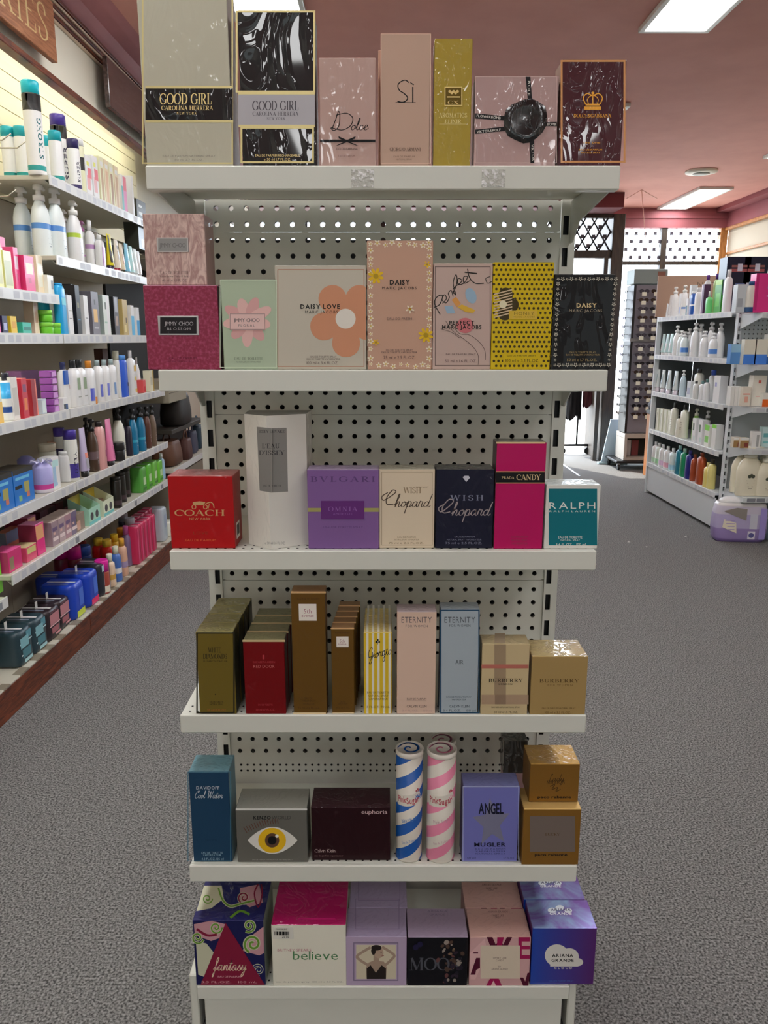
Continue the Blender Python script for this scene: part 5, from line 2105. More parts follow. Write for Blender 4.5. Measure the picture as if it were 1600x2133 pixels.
def left_shelf(parent, z, t0, t1, seed, depth=WD - 0.005, front=0.0, end=False, tags='light'):
    rr = random.Random(seed)
    f = MB()
    f.box(t0, front + 0.008, z - 0.022, t1, depth, z, metal_w, 0.002)
    so = f.build('shelf', parent)
    f = MB()
    f.box(t0, front, z - 0.046, t1, front + 0.007, z + 0.004, strip_w, 0.001)
    f.face([(t0, front + 0.006, z - 0.046), (t1, front + 0.006, z - 0.046), (t1, front + 0.03, z - 0.022), (t0, front + 0.03, z - 0.022)], metal_w)
    x = t0 + 0.02
    while x < t1 - 0.07:
        w = rr.choice((.05, .06, .07))
        if rr.random() < .8:
            f.face([(x, front - 0.0006, z - 0.038), (x + w, front - 0.0006, z - 0.038), (x + w, front - 0.0006, z - 0.006), (x, front - 0.0006, z - 0.006)], rr.choice(tick[:2] if tags == 'light' else tick))
        x += w + rr.uniform(.01, .05)
    f.build('ticket_strip', so)


far = thing('wall_shelving', 'left wall shelving bay holding hair products, beside the gondola', 'shelving', (*LO, 0), LPHI)
near = thing('wall_shelving', 'left wall shelving bay at the left edge with small skin care boxes', 'shelving', (*LO, 0), LPHI)
f = MB()
f.box(0.0, WD, 0.12, 1.8, WD + 0.012, 2.44, backp)
f.build('back_panel', far)
f = MB()
f.box(-1.9, WD, 0.12, -0.002, WD + 0.012, 2.2, backp)
f.build('back_panel', near)
for par, a, b_ in ((far, 0.0, 1.8), (near, -1.9, -0.002)):
    f = MB()
    z = 2.2 if par is near else 2.44
    gr_m = mat('#6e6548', 0.8, gain=1.0)
    while z < 3.19:
        f.box(a, WD - .006, z + .005, b_ + (.95 if par is far else 0), WD + .012, min(z + .1, 3.2), slat)
        f.box(a, WD + .004, z, b_ + (.95 if par is far else 0), WD + .012, z + .005, gr_m)
        z += .1
    f.build('slat_panel', par)
for j, z in enumerate((2.498, 2.108, 1.708, 1.311, .91)):
    left_shelf(far, z, 0.0, 1.76, 20 + j)
left_shelf(far, .62, -0.80, 1.74, 31, tags='dark')
for j, z in enumerate((1.907, 1.708, 1.311, .91)):
    left_shelf(near, z, -1.6, -0.012, 40 + j)
left_shelf(near, .54, -1.9, -0.86, 50, tags='dark')
for par, a, b_ in ((far, -0.01, 1.76), (near, -1.9, -0.012)):
    f = MB()
    f.box(a, 0.01, 0.10, b_, WD, 0.15, metal_w, .002)
    f.build('base_deck', par)
    f = MB()
    f.box(a, -0.012, 0.0, b_, 0.01, 0.145, wood, .002)
    f.build('plinth_panel', par)
    f = MB()
    f.box(a, -0.012, 0.1455, b_, 0.028, 0.153, metal_w, .001)
    rr = random.Random(9)
    x = a + .05
    while x < b_ - .1:
        f.box(x, -0.0126, 0.1455, x + rr.uniform(.06, .1), 0.028, 0.1536, mat('#8f8674', .5, gain=1.0))
        x += rr.uniform(.12, .22)
    f.build('price_rail', par)
# display hooks of the near bay
for z, n0 in ((2.61, 4), (2.36, 3)):
    for k in range(n0):
        t = -0.52 + k * 0.15
        f = MB()
        f.tube([(t, WD, z), (t, 0.12, z), (t, 0.075, z + .03)], .0035, mat('#c9c6b8', .25, metal=.8, gain=1.0), 8)
        f.box(t - .012, WD - .012, z - .02, t + .012, WD - .004, z + .02, metal_w)
        f.build('display_hook', near)
# concealed light tubes
tube_m = mat((1.0, .985, .86), .5, gain=1.0, emit=TUBE)


def light_tube(label, t0, t1, inset, z, r=.013):
    p = (LO[0] + math.cos(LPHI) * t0 - math.sin(LPHI) * inset, LO[1] + math.sin(LPHI) * t0 + math.cos(LPHI) * inset, z)
    o = thing('light_tube', label, 'light', p, LPHI)
    f = MB()
    f.tube([(0.03, 0, 0), (t1 - t0 - .03, 0, 0)], r, tube_m, 12)
    f.build('tube', o)
    f = MB()
    for x in (0, t1 - t0 - .03):
        f.box(x, -.016, -.016, x + .03, .016, .022, white_p, .002)
    f.build('end_cap', o)


light_tube('long light tube tucked behind the bulkhead over the top left shelf', -0.2, 2.6, .12, 3.13)
light_tube('light tube behind the bulkhead at the top left corner', -2.2, -0.3, .12, 3.13)
light_tube('glowing tube under the small jar shelf of the near bay', -1.5, -0.25, .28, 1.655)

# bulkhead signs
def sign(t0, t1, z0, z1, m, label, text, tcol, hh):
    p = (LO[0] + math.cos(LPHI) * t0 + math.sin(LPHI) * 0.03, LO[1] + math.sin(LPHI) * t0 - math.cos(LPHI) * 0.03, z0)
    b = MB()
    b.box(0, 0, 0, t1 - t0, .03, z1 - z0, m, .003)
    o = b.build('wall_sign', None, p, LPHI)
    tag(o, label, 'sign')
    c = MB()
    fc = Face(c, lambda a, z, l: (a, -l - .0003, z))
    if text:
        fc.text(text, (t1 - t0) - .09 - .0 - (t1 - t0 - .2) / 2, (z1 - z0) / 2, hh, tcol, t1 - t0 - .2, 'roman', .12)
        c.build('gilt_lettering', o)


S_ = Shelf(LO, LPHI, 3.1, '')


def t_of(px, z, inset=0.0):
    s = Shelf(LO, LPHI, z, '')
    p = s.at(px, inset)
    return (p[1] - LO[1]) / math.sin(LPHI)


ts = t_of(103, 3.2)
sign(ts - 1.55, ts, 3.06, 3.34, sign_wood, 'timber wall sign with gilt letters at the top left corner', 'TOILETRIES', mat('#e0c890', .35, metal=.2, gain=1.0), .16)
ts = t_of(216, 3.2)
sign(ts, ts + 1.3, 3.06, 3.34, noise_mat('stained_sign', '#3c2a28', '#6a5450', 5, rough=.25, stretch=(1.5, 9, 9), coat=.8, bump=.2), 'dark glossy wall sign partly hidden by the tall grey carton', None, None, .10)

# ------------------------------------------------------------------ top shelf (left wall)
L1 = Shelf(LO, LPHI, 2.498, 'products on the top left-wall shelf')
teal, silver = '#128c98', '#c6c8c4'
bd = [(.015, .035, '#1a7f7c')]
L1.put(can(.036, .26, silver, teal, .05, bd), 25, .26, 'silver can with teal cap, leftmost on the top left shelf', 'spray can')
L1.put(can(.036, .26, silver, teal, .05, bd), 52, .19, 'silver can with teal cap just left of the tallest can', 'spray can')
L1.put(can(.044, .44, silver, '#0fa0b0', .06, [(.02, .045, '#1a7f7c'), (.30, .379, '#1c1c1c')], 'STRONG'), 79, .07, 'tallest silver can with teal cap and black collar', 'spray can')
L1.put(can(.034, .27, silver, teal, .055, bd), 104, .16, 'silver can with teal cap half hidden behind the tallest can', 'spray can')
L1.put(can(.034, .26, silver, teal, .05, bd), 122, .05, 'small silver can with teal cap before the purple capped can', 'spray can')
L1.put(can(.044, .42, silver, '#3a2a78', .06, [(.29, .359, '#1c1c1c')], 'SUPER', '#2a2a3c'), 133, .15, 'tall silver can with purple cap and black collar', 'spray can')
L1.put(can(.033, .27, silver, '#2a2450', .05, [(.01, .03, '#2a2450')], 'SUPER', '#2a2a3c'), 159, .04, 'short silver can with dark purple cap', 'spray can')
L1.put(can(.025, .30, '#c9c8a4', '#dcdcd0', .04, [(.13, .2, '#1e1e1e')]), 173, .05, 'slim olive and white can with black label', 'spray can')
for k, (px, cs) in enumerate(((189, '#c98a8c'), (203, '#d0989a'))):
    L1.put(pcarton(.085, .1, .22 + .02 * k, '#d6cfc0', [(.1, .15, .7, .5, cs), (.3, .45, .95, .7, '#c0626a'), (.2, .75, .6, .85, '#d0c060')], top='#dcd8c4'), px, .02, ('pale floral hair colour box with pink bloom, nearer of two', 'pale floral hair colour box with pink bloom, farther of two')[k], 'box')
for k, px in enumerate((217, 227, 237, 247)):
    L1.put(pcarton(.075, .16, .26, ('#c9bfa0', '#bfb193')[k % 2], [(.25, .05, .75, .75, ('#a38a68', '#b89a78', '#8f7456', '#a88c6a')[k]), (.2, .8, .8, .9, '#d8cfb8')], top='#d8d0b0'), px, .02, '%s beige hair colour box along the top left shelf' % ('first', 'second', 'third', 'fourth')[k], 'box')
L1.put(pcarton(.1, .12, .23, '#c0c8c8', [(.0, .05, .35, .7, '#5a9a9c'), (.35, .05, .95, .95, '#c078a0'), (.35, .6, .95, .98, '#d06070')]), 262, .02, 'pink and teal hair colour box near the far end', 'box')
L1.put(pcarton(.03, .3, .25, '#dcdedc'), 280, .0, 'white upright divider panel ending the top left shelf', 'divider')
# ------------------------------------------------------------------ second shelf
L2 = Shelf(LO, LPHI, 2.108, 'products on the second left-wall shelf')
bb_ = [(.5, .6, '#4a78b0')]
lb = '#b9c6cc'
L2.put(pump(.125, .085, .37, lb, '#c9d2d6', bb_), 55, .25, 'pale pump bottle with blue band, leftmost of the three', 'pump bottle')
L2.put(pump(.125, .085, .37, lb, '#c9d2d6', bb_), 92, .12, 'pale pump bottle with blue band, middle of the three', 'pump bottle')
L2.put(pump(.12, .08, .37, lb, '#d0d4d4', bb_), 124, .08, 'pale pump bottle with blue band, farthest of the three', 'pump bottle')
gb_ = [(.52, .61, '#9aaf3c')]
L2.put(pump(.085, .07, .31, '#c4ccc6', '#d0d0c4', gb_), 139, .17, 'pale pump bottle with green band, farther from the edge', 'pump bottle')
L2.put(pump(.105, .075, .33, '#c6cdc8', '#d0ccbc', gb_), 160, .05, 'pale pump bottle with green band at the shelf edge', 'pump bottle')
L2.put(pump(.07, .06, .27, '#d8d2d4', '#b878ac', [(.3, .34, '#b890b8')]), 176, .13, 'white bottle with pink pump behind the green banded ones', 'pump bottle')
L2.put(flip(.075, .05, .27, '#cfd0d2', '#c9c6d0', .06, .5, [(.5, .62, '#9a78a0')]), 192, .08, 'tall white bottle with mauve band', 'bottle')
L2.put(flip(.07, .06, .24, '#cdd0c8', '#c6c8bc', .04, .6), 204, .16, 'white bottle with pale green cap at the back', 'bottle')
L2.put(flip(.075, .05, .19, '#cfcfd2', '#d5d5d5', .03, .5, patch=[(-.6, .05, .6, .75, '#a06aa8')]), 211, .03, 'white bottle with a purple front label', 'bottle')
L2.put(tubeb(.075, .045, .22, '#c9b21a', '#2a2440', .03, [(-.8, .1, -.2, .95, '#26241c')]), 231, .04, 'yellow and black squeeze tube standing on its cap', 'tube')
L2.put(tubeb(.07, .045, .2, '#c4b8a8', '#8a2f3c', .025, [(-.4, .3, .4, .6, '#8a8478'), (-.3, .65, .3, .8, '#6a6a68')]), 245, .04, 'beige patterned tube with maroon cap', 'tube')
L2.put(tubeb(.07, .045, .19, '#c8b49c', '#2a2a1c', .025, [(-.4, .2, .5, .6, '#b08870')]), 255, .05, 'tan patterned tube with dark cap', 'tube')
for k, (px, c1) in enumerate(((266, '#6fa8cc'), (275, '#9cc0d4'), (283, '#b4ccd6'), (290, '#c6d4d4'))):
    L2.put(tubeb(.07, .04, .2 - .008 * k, c1, '#c9d2d8', .02, [(-.5, .1, .5, .4, '#d0dadc')]), px, .04, '%s light blue tube from the near end of its run' % ('first', 'second', 'third', 'fourth')[k], 'tube')
# ------------------------------------------------------------------ third shelf
L3 = Shelf(LO, LPHI, 1.708, 'products on the third left-wall shelf')
L3.put(flip(.11, .06, .26, '#0f7f94', '#0f7f94', .01, .8), 100, .2, 'deep teal bottle behind the bright blue tube', 'bottle')
L3.put(flip(.09, .05, .265, '#1a8cc4', '#1a84bc', .01, .7, lines=None, patch=[(-.6, .6, .5, .75, '#5ab0d8')]), 130, .03, 'bright blue tube beside the green jars', 'tube')
L3.put(flip(.07, .05, .22, '#1c4a78', '#18181c', .04, .55), 142, .06, 'navy blue bottle with black cap', 'bottle')
L3.put(pcarton(.06, .1, .21, '#c6c6c0', [(.2, .4, .8, .42, '#5a5a5a'), (.2, .6, .8, .62, '#9a9a94')]), 151, .02, 'white carton beside the navy bottle', 'box')
L3.put(pcarton(.055, .1, .29, '#17161a', [(.3, .5, .7, .6, '#6a6040'), (.1, .3, .9, .33, '#2c5a78')]), 160, .13, 'tall black carton behind the white cartons', 'box')
L3.put(pcarton(.06, .1, .27, '#1a1a1c', [(.2, .3, .8, .32, '#2c5a78'), (.3, .55, .7, .65, '#5f5838')]), 168, .02, 'tall black carton between two white cartons', 'box')
L3.put(pcarton(.06, .1, .22, '#cacac8', [(.2, .42, .8, .44, '#5a5a5a')]), 184, .02, 'white carton beside the grey carton', 'box')
L3.put(pcarton(.11, .08, .25, '#6a676e', [(.2, .3, .75, .6, '#c09a5a'), (.35, .7, .55, .82, '#2a2a2c'), (.2, .15, .8, .18, '#a9a9ac')], side='#54525a'), 203, .02, 'grey carton printed with a gold bottle', 'box')
L3.put(pcarton(.11, .08, .24, '#b9c2ba', [(.25, .65, .45, .82, '#4a5448'), (.1, .3, .9, .34, '#8fa89a'), (.5, .0, .9, 1, '#c8d0c8')], side='#7f8a86'), 226, .02, 'silver green carton on the third left shelf', 'box')
L3.put(pcarton(.08, .08, .24, '#4c4a50', [(.2, .6, .8, .98, '#8a8a90'), (.25, .25, .75, .5, '#8f7a6c')], side='#1c1c1e'), 246, .02, 'dark grey carton with a pale top', 'box')
L3.put(pcarton(.09, .08, .23, '#a48f5a', [(.55, .35, .75, .5, '#4a3c1c'), (.2, .1, .6, .3, '#c8b078')]), 264, .02, 'gold carton near the far end', 'box')
L3.put(pcarton(.06, .08, .2, '#c0ccd0', [(.0, .0, 1, .65, '#4a9ac0')]), 279, .02, 'white and pale blue carton, nearer of two', 'box')
L3.put(pcarton(.06, .08, .19, '#c4c6d0', [(.0, .0, 1, .55, '#2a88b8')]), 290, .02, 'white and bright blue carton at the far end', 'box')
for k, px in enumerate((96, 100)):
    pass
gj = '#5fae2c'
for k, (px, ins, dz) in enumerate(((98, .05, 0), (117, .05, 0), (98, .05, .062))):
    L3.put(jar(.034, .06, gj, '#7cc244', .35), px, ins, ('lower left green jar of the stacked three', 'lower right green jar of the stacked three', 'upper green jar of the stacked three')[k], 'jar', dz=dz)
L3.put(pcarton(.05, .05, .19, '#c4ae9c', [(.2, .3, .8, .8, '#b08878')], side='#b39a88'), 79, .06, 'tall pinkish beige carton beside the green jars', 'box')
L3.put(pcarton(.09, .05, .055, '#2f9a88', [(.1, .3, .9, .6, '#1c6a60')]), 58, .03, 'low sea green box', 'box')
L3.put(pcarton(.06, .05, .08, '#cfa22a', [(.2, .3, .8, .7, '#b98a1a')]), 31, .03, 'small yellow box on the jar shelf', 'box')
L3.put(pcarton(.05, .05, .08, '#1c1f3c', [(.2, .2, .8, .6, '#8a90b0')]), 13, .03, 'small navy box on the jar shelf', 'box')
L3.put(pcarton(.05, .05, .08, '#c85a8a'), -3, .03, 'small pink box cut by the left edge', 'box')
# near bay, upper shelf of toothbrush-like cartons
L4 = Shelf(LO, LPHI, 1.907, 'cartons on the pink box shelf')
pkc = '#c83a70'
ov = lambda c: [(.15, .5, .85, .8, c), (.3, .25, .6, .4, '#a83a60')]
L4.put(pcarton(.07, .1, .2, '#c9c98c', [(.15, .1, .85, .7, '#b0b088')], side='#d8c83a'), 2, .02, 'pale yellow carton at the left edge', 'box')
L4.put(pcarton(.075, .06, .17, '#b9bc9a', [(.1, .1, .9, .75, '#a0a480')], side='#c6c88c'), 22, .02, 'pale green carton beside the yellow one', 'box')
L4.put(pcarton(.09, .06, .26, pkc, ov('#d8b8bc'), top='#d86a94'), 12, .15, 'tall pink carton standing behind the pale cartons', 'box')
L4.put(pcarton(.045, .05, .2, pkc, ov('#d8a8b4'), top='#d86a94'), 40, .04, 'narrow pink carton left of the oval labelled one', 'box')
L4.put(pcarton(.1, .05, .17, pkc, ov('#c0b098'), top='#d8688f', side='#b02a5c'), 66, .02, 'pink carton with a big oval label', 'box')
L4.put(pcarton(.07, .06, .19, '#c3b49a', [(.2, .2, .8, .8, '#d0c4b0')]), 88, .05, 'beige carton beside the pink oval labelled one', 'box')
L4.put(pcarton(.07, .1, .1, '#c9c3b6', [(.55, .3, .95, .75, '#6a6a6c')]), 108, .03, 'low cream carton at the end of the pink box shelf', 'box')
# ------------------------------------------------------------------ fourth shelf (D)
L5 = Shelf(LO, LPHI, 1.311, 'products on the fourth left-wall shelf')
L5.put(pcarton(.06, .06, .19, '#cfc6b4', [(0, 0, 1, .5, '#d09a3a'), (.1, .6, .9, .9, '#d8d0c4')]), 2, .03, 'white and orange carton at the left edge of the fourth shelf', 'box')
L5.put(flip(.075, .05, .22, '#c4ccd2', '#1f1f2c', .035, .6, [(.55, .95, '#2a8cc0'), (.2, .35, '#1c3c78')]), 20, .06, 'white and blue bottle with dark cap', 'bottle')
L5.put(pcarton(.06, .07, .2, '#bdbab6', [(.1, .1, .9, .75, '#a9a6a0')], top='#1f1f22'), 37, .03, 'grey white carton with a black top', 'box')
L5.put(pcarton(.055, .06, .19, '#a82838', [(.2, .65, .8, .85, '#6a3a5a'), (.25, .2, .8, .5, '#c06a3a')], top='#c06a60'), 57, .02, 'red carton with a gold star, left of two', 'box')
L5.put(pcarton(.055, .06, .18, '#82202a', [(.75, 0, 1, 1, '#c0685a')], top='#b05a50'), 76, .03, 'dark red carton, right of two', 'box')
L5.put(pcarton(.2, .08, .21, '#5f3a66', top='#75507a'), 70, .19, 'wide purple carton standing behind the red ones', 'box')
b = pcarton(.05, .06, .075, '#a0aeb8', [(.1, .1, .9, .9, '#b4c0c8')])
L5.put(b, 94, .03, 'small light blue box before the purple carton', 'box')
mb_ = MB()
pp = Q('#7a3f86')
for k in range(6):
    z0 = k * .036
    mb_.box(-.035, -.004, z0 + .001, .035, .06, z0 + .034, pp, .004)
    mb_.face([(-.028, -.0045, z0 + .004), (.028, -.0045, z0 + .004), (.02, -.0045, z0 + .03), (-.02, -.0045, z0 + .03)], Q('#b080b8'))
L5.put(mb_.build('carton'), 118, .01, 'faceted bright purple carton with six diamond panels', 'box')
L5.put(flip(.1, .05, .25, '#ccd0d2', '#232850', .04, .5, patch=[(-.9, .62, .1, .98, '#1f4c98'), (.15, .5, .4, .6, '#9a5a5a')]), 138, .07, 'white bottle with a blue corner label and navy cap', 'bottle')
for k, px in enumerate((158, 171)):
    L5.put(flip(.1, .06, .26, '#ccd0c6', '#16181a', .045, .5, patch=[(-.4, .45, .4, .75, '#77886c'), (-.4, .25, .4, .28, '#8a8a84')]), px, .04, ('white bottle with black cap and green emblem, nearer of two', 'white bottle with black cap and green emblem, farther of two')[k], 'bottle')
L5.put(flip(.1, .06, .25, '#d0d0d0', '#d07a24', .04, .55, patch=[(-.9, .1, -.2, .45, '#4a52a8'), (-.1, .0, .8, .2, '#d0792a')]), 190, .03, 'white bottle with an orange cap and purple drop', 'bottle')
for k, px in enumerate((208, 222, 236)):
    L5.put(flip(.09, .055, .25, '#cfd2d4', '#8a9a9c', .035, .5, patch=[(-.7, .15, -.1, .5, ('#4850a4', '#5a60ac', '#5f7ca4')[k])]), px, .04, '%s white bottle with purple drop after the orange capped one' % ('first', 'second', 'third')[k], 'bottle')
L5.put(pcarton(.1, .06, .31, '#3c1c16', []), 226, .24, 'dark brown box standing at the back of the fourth shelf', 'box')
L5.put(flip(.05, .05, .3, '#ccc8bc', '#c9c0b0', .06, .8), 247, .06, 'slim tall white bottle before the blue one', 'bottle')
L5.put(flip(.075, .05, .27, '#2a50b0', '#4a80c0', .03, .8, patch=[(0, .3, .6, .4, '#1a2050')]), 260, .03, 'bright blue bottle on the fourth left shelf', 'bottle')
L5.put(flip(.09, .06, .3, '#cfd0c6', '#d0d0c8', .05, .4, patch=[(-.4, .65, .4, .8, '#c0a050'), (-.4, .4, .4, .5, '#c8ac64'), (-.4, .08, .4, .18, '#c0a050')]), 276, .04, 'white bottle with three yellow emblems', 'bottle')
L5.put(flip(.06, .05, .25, '#d0d0ca', '#d4d4d0', .05, .3, taper=.5), 288, .09, 'white bottle with a pointed white cap', 'bottle')
L5.put(pcarton(.06, .05, .09, '#c04a4c', [(.2, .1, .9, .5, '#b01820')]), 302, .03, 'small red box near the far end of the fourth shelf', 'box')
L5.put(pcarton(.09, .05, .15, '#c4bda6', [(.7, 0, 1, 1, '#9a8038'), (.15, .3, .6, .7, '#a9a894')]), 318, .03, 'cream carton with a gold side at the far end', 'box')
L5.put(pcarton(.06, .05, .065, '#c9ccc9', [(.1, .1, .5, .5, '#2a2c30'), (.5, .0, .95, .5, '#24406c')]), 138, -.0 + .012, 'small white and navy box at the shelf edge', 'box')
# ------------------------------------------------------------------ fifth shelf (E)
L6 = Shelf(LO, LPHI, .91, 'products on the fifth left-wall shelf')
bl = [(0, .86, 1, 1, '#1c1a16'), (.1, .7, .8, .78, '#5aa0d0'), (.5, .3, .75, .6, '#8f8a4a'), (.2, .1, .35, .25, '#6f9a6a'), (.6, .15, .75, .3, '#a8604c'), (.05, .45, .4, .55, '#0c0c10')]
L6.put(pcarton(.2, .12, .17, '#0f5fa8', bl, top='#2a2620'), 10, .03, 'big blue gift box printed with brushes, at the left edge', 'box')
L6.put(pcarton(.2, .12, .17, '#0f5fa8', bl, top='#2a2620'), 54, .03, 'big blue gift box printed with brushes, second from the edge', 'box')
mb_ = MB()
mb_.lathe([(.045, 0), (.05, .005), (.05, .02), (.05, .045), (.05, .13), (.03, .15)], None, n=20, seg=[Q('#b9b4c4'), Q('#c4b8c4'), Q('#b03a80'), Q('#8f8cb8'), Q('#9a96c0')])
o = mb_.build('gift_canister')
c_ = MB()
for k in range(6):
    a = k * PI / 3
    c_.add([(0, 0, .15), (.05 * math.cos(a - .3), .05 * math.sin(a - .3), .17), (.055 * math.cos(a), .055 * math.sin(a), .155), (.05 * math.cos(a + .3), .05 * math.sin(a + .3), .165)], [(0, 1, 2, 3)], Q('#a9a8d8'))
c_.build('ribbon_bow', o)
L6.put(o, 92, .06, 'lavender gift canister tied with a lilac bow', 'gift')
mb_ = MB()
mb_.lathe([(.04, 0), (.045, .005), (.045, .15), (.02, .17)], Q('#6a6a98'), n=18)
L6.put(mb_.build('gift_canister'), 60, .2, 'lilac wrapped gift standing behind the blue boxes', 'gift')
L6.put(pcarton(.09, .07, .17, '#c0ccd0', [(.1, .1, .6, .7, '#8aa8c8'), (.5, .2, .9, .9, '#c8c0d0'), (.1, .7, .9, .9, '#a0c4c0')]), 120, .03, 'white and pastel carton beside the lavender gift', 'box')
for k, (px, c1) in enumerate(((104, '#c4b8a4'), (122, '#c6a08a'))):
    L6.put(jar(.045, .2, '#c9c2b0', c1, .2), px, .2, ('cream jar with beige lid behind the pastel carton', 'cream jar with peach lid behind the pastel carton')[k], 'jar')
L6.put(flip(.05, .07, .17, '#d2cfc0', '#d4d0c4', .02, .8), 138, .07, 'cream white bottle beside the pastel carton', 'bottle')
L6.put(can(.032, .28, '#a9a9a2', '#3a2a7c', .05, [(.1, .16, '#2a2450')]), 131, .17, 'silver can with violet cap behind the one at the edge', 'spray can')
L6.put(can(.036, .285, '#b9b9b2', '#3a2a80', .05, [(.02, .1, '#3a2f78')], 'ULTRA', '#1c1c2c'), 153, .04, 'silver can with violet cap at the edge of the fifth shelf', 'spray can')
L6.put(tubeb(.08, .05, .28, '#a096b0', '#141414', .035, [(-.5, .3, .5, .42, '#c8705c'), (-.5, .05, .6, .28, '#8a8890')]), 178, .03, 'mauve squeeze tube with black cap and coral label', 'tube')
L6.put(pump(.07, .06, .3, '#1a1512', '#141414', []), 186, .16, 'black pump bottle behind the mauve tube', 'pump bottle')
L6.put(pump(.075, .06, .31, '#3a2a1e', '#141414', [(.3, .5, '#5a4a4c')]), 197, .05, 'dark brown pump bottle beside the mauve tube', 'pump bottle')
L6.put(flip(.09, .06, .29, '#b98884', '#1e1818', .03, .6, patch=[(.1, .3, .7, .45, '#9a5070')]), 212, .03, 'dusty rose bottle with dark cap', 'bottle')
L6.put(tubeb(.09, .055, .29, '#c06a90', '#1a1416', .03, [(-.1, .05, .7, .35, '#a8507c')]), 231, .03, 'bright pink squeeze tube with black cap', 'tube')
L6.put(pump(.085, .075, .33, '#cfc8b4', '#161616', [], lines='#8a8470'), 251, .07, 'cream pump bottle with black pump', 'pump bottle')
L6.put(jar(.04, .12, '#151414', '#1c1b1b', .4), 248, .012 + .03, 'black jar in front of the cream pump bottle', 'jar')
L6.put(flip(.05, .05, .25, '#1f1a28', '#141418', .05, .6), 270, .05, 'dark violet bottle beside the teal ones', 'bottle')
for k, px in enumerate((280, 296)):
    L6.put(pump(.085, .06, .31, '#0d5f82', '#141414', [(.35, .42, '#2a88a0')], lines='#c0d0d0'), px, .04, ('teal pump bottle with black pump, nearer of two', 'teal pump bottle with black pump, farther of two')[k], 'pump bottle')
for k, px in enumerate((309, 320)):
    L6.put(pump(.065, .055, .3, ('#4a2c22', '#5a4a3c')[k], '#141414', [], lines='#d0ccc4'), px, .04, ('brown pump bottle after the teal ones', 'brown pump bottle at the far end of the fifth shelf')[k], 'pump bottle')
# ------------------------------------------------------------------ sixth shelf (F)
L7 = Shelf(LO, LPHI, .62, 'packets on the sixth left-wall shelf')
L7.put(pcarton(.13, .09, .1, '#b02060', [(.1, .1, .4, .7, '#7a6a50')], top='#d04a80', side='#a02a5c'), 34, .03, 'small hot pink carton at the near end', 'box')
L7.put(pcarton(.16, .05, .12, '#c07a68', [(0, .5, 1, 1, '#7080a0')], side='#5a6070'), 33, .18, 'coral and grey blue carton behind the hot pink one', 'box')
L7.put(pcarton(.11, .08, .075, '#b84060', [(.1, .5, .9, .9, '#b0a868')], top='#b0a078'), 68, .03, 'red and olive packet beside the green one', 'box')
for k, (px, ins) in enumerate(((88, .03), (72, .14), (55, .25))):
    L7.put(pcarton(.09, .09, .16, ('#c02a70', '#8a1c50', '#701848')[k], [(.0, .5, .9, .95, '#d08a60'), (.3, .1, .9, .5, '#c8186c')], top='#cf7aa0', side='#75203c'), px, ins, ('front pink and orange carton on the sixth shelf', 'middle pink carton standing behind the pink and orange one', 'rear pink carton of the three deep row')[k], 'box')
for k, (px, ins, c1) in enumerate(((96, .2, '#4a1830'), (112, .2, '#3a2030'), (128, .21, '#5a2038'), (142, .22, '#2c2028'))):
    L7.put(pcarton(.1, .09, .13, c1, [(.1, .3, .9, .6, '#7a4a58')], top='#54303c'), px, ins, '%s dark maroon carton at the back of the sixth shelf' % ('first', 'second', 'third', 'fourth')[k], 'box')
for k, px in enumerate((118, 132, 145, 157)):
    L7.put(pcarton(.08, .1, .13, ('#857078', '#907c80', '#8c6c74', '#5a5068')[k], [(.1, .2, .9, .35, '#c0b0b0'), (.1, .6, .8, .75, '#5a4868'), (.2, .45, .5, .55, '#b89890')], top='#b0a098'), px, .03, '%s mauve grey packet from the near end' % ('first', 'second', 'third', 'fourth')[k], 'box')
L7.put(pcarton(.12, .06, .1, '#7a6a5c', [(.1, .1, .5, .6, '#b08878')]), 169, .03, 'brown patterned packet beside the green display trays', 'box')


def tray(w, d, h, col, inner):
    b = MB()
    b.box(-w / 2, 0, 0, w / 2, .003, h * .6, Q(col))
    b.box(-w / 2, d - .003, 0, w / 2, d, h, Q(inner))
    b.box(-w / 2, 0, 0, w / 2, d, .004, Q(inner))
    for s_ in (-1, 1):
        b.prism([(0, 0), (d, 0), (d, h), (0, h * .6)], s_ * w / 2 - .0015, s_ * w / 2 + .0015, Q(col), axis='x')
    fc = Face(b, lambda a, z, l: (a, -l, z))
    fc.disc(-w * .25, h * .3, h * .15, Q('#3a3a3c'), 12)
    fc.disc(w * .2, h * .3, h * .15, Q('#3a3a3c'), 12)
    fc.rect(-w / 2, 0, w / 2, h * .12, Q('#5aa0a0'))
    return b.build('display_tray')


L7.put(tray(.17, .12, .16, '#8fb8a4', '#a0903a'), 199, .02, 'pale green display tray with dark discs, nearer of two', 'display box')
L7.put(tray(.17, .12, .16, '#b9c0a8', '#b09a2c'), 228, .02, 'cream and teal display tray, farther of two', 'display box')
mb_ = MB()
mb_.box(-.05, 0, 0, .05, .05, .02, Q('#1f6a5c'), .004)
mb_.box(-.05, 0, .0202, .05, .05, .04, Q('#8fae9c'), .004)
L7.put(mb_.build('carton'), 196, .15, 'flat dark green carton lying behind the display trays', 'box')
for k, px in enumerate((201, 214, 226)):
    L7.put(pcarton(.05, .03, .075 + .012 * (k % 2), ('#1c3a3a', '#6a4a3a', '#16303a')[k], [(.1, .5, .9, .8, ('#4a8a8a', '#c08a70', '#5a8aa0')[k])]), px, .055 + .012 * k, ('dark teal packet inside the nearer display tray', 'brown packet between the display trays', 'deep blue packet inside the farther display tray')[k], 'packet', turn=.2 * (k - 1), dz=.0045)
for k, px in enumerate((244, 254, 263)):
    L7.put(can(.033, .2, '#17130f', '#15120f', .02, [(.02, .05, '#3a2c30')]), px, .04 + .03 * k, '%s black canister beside the display trays' % ('first', 'second', 'third')[k], 'canister')
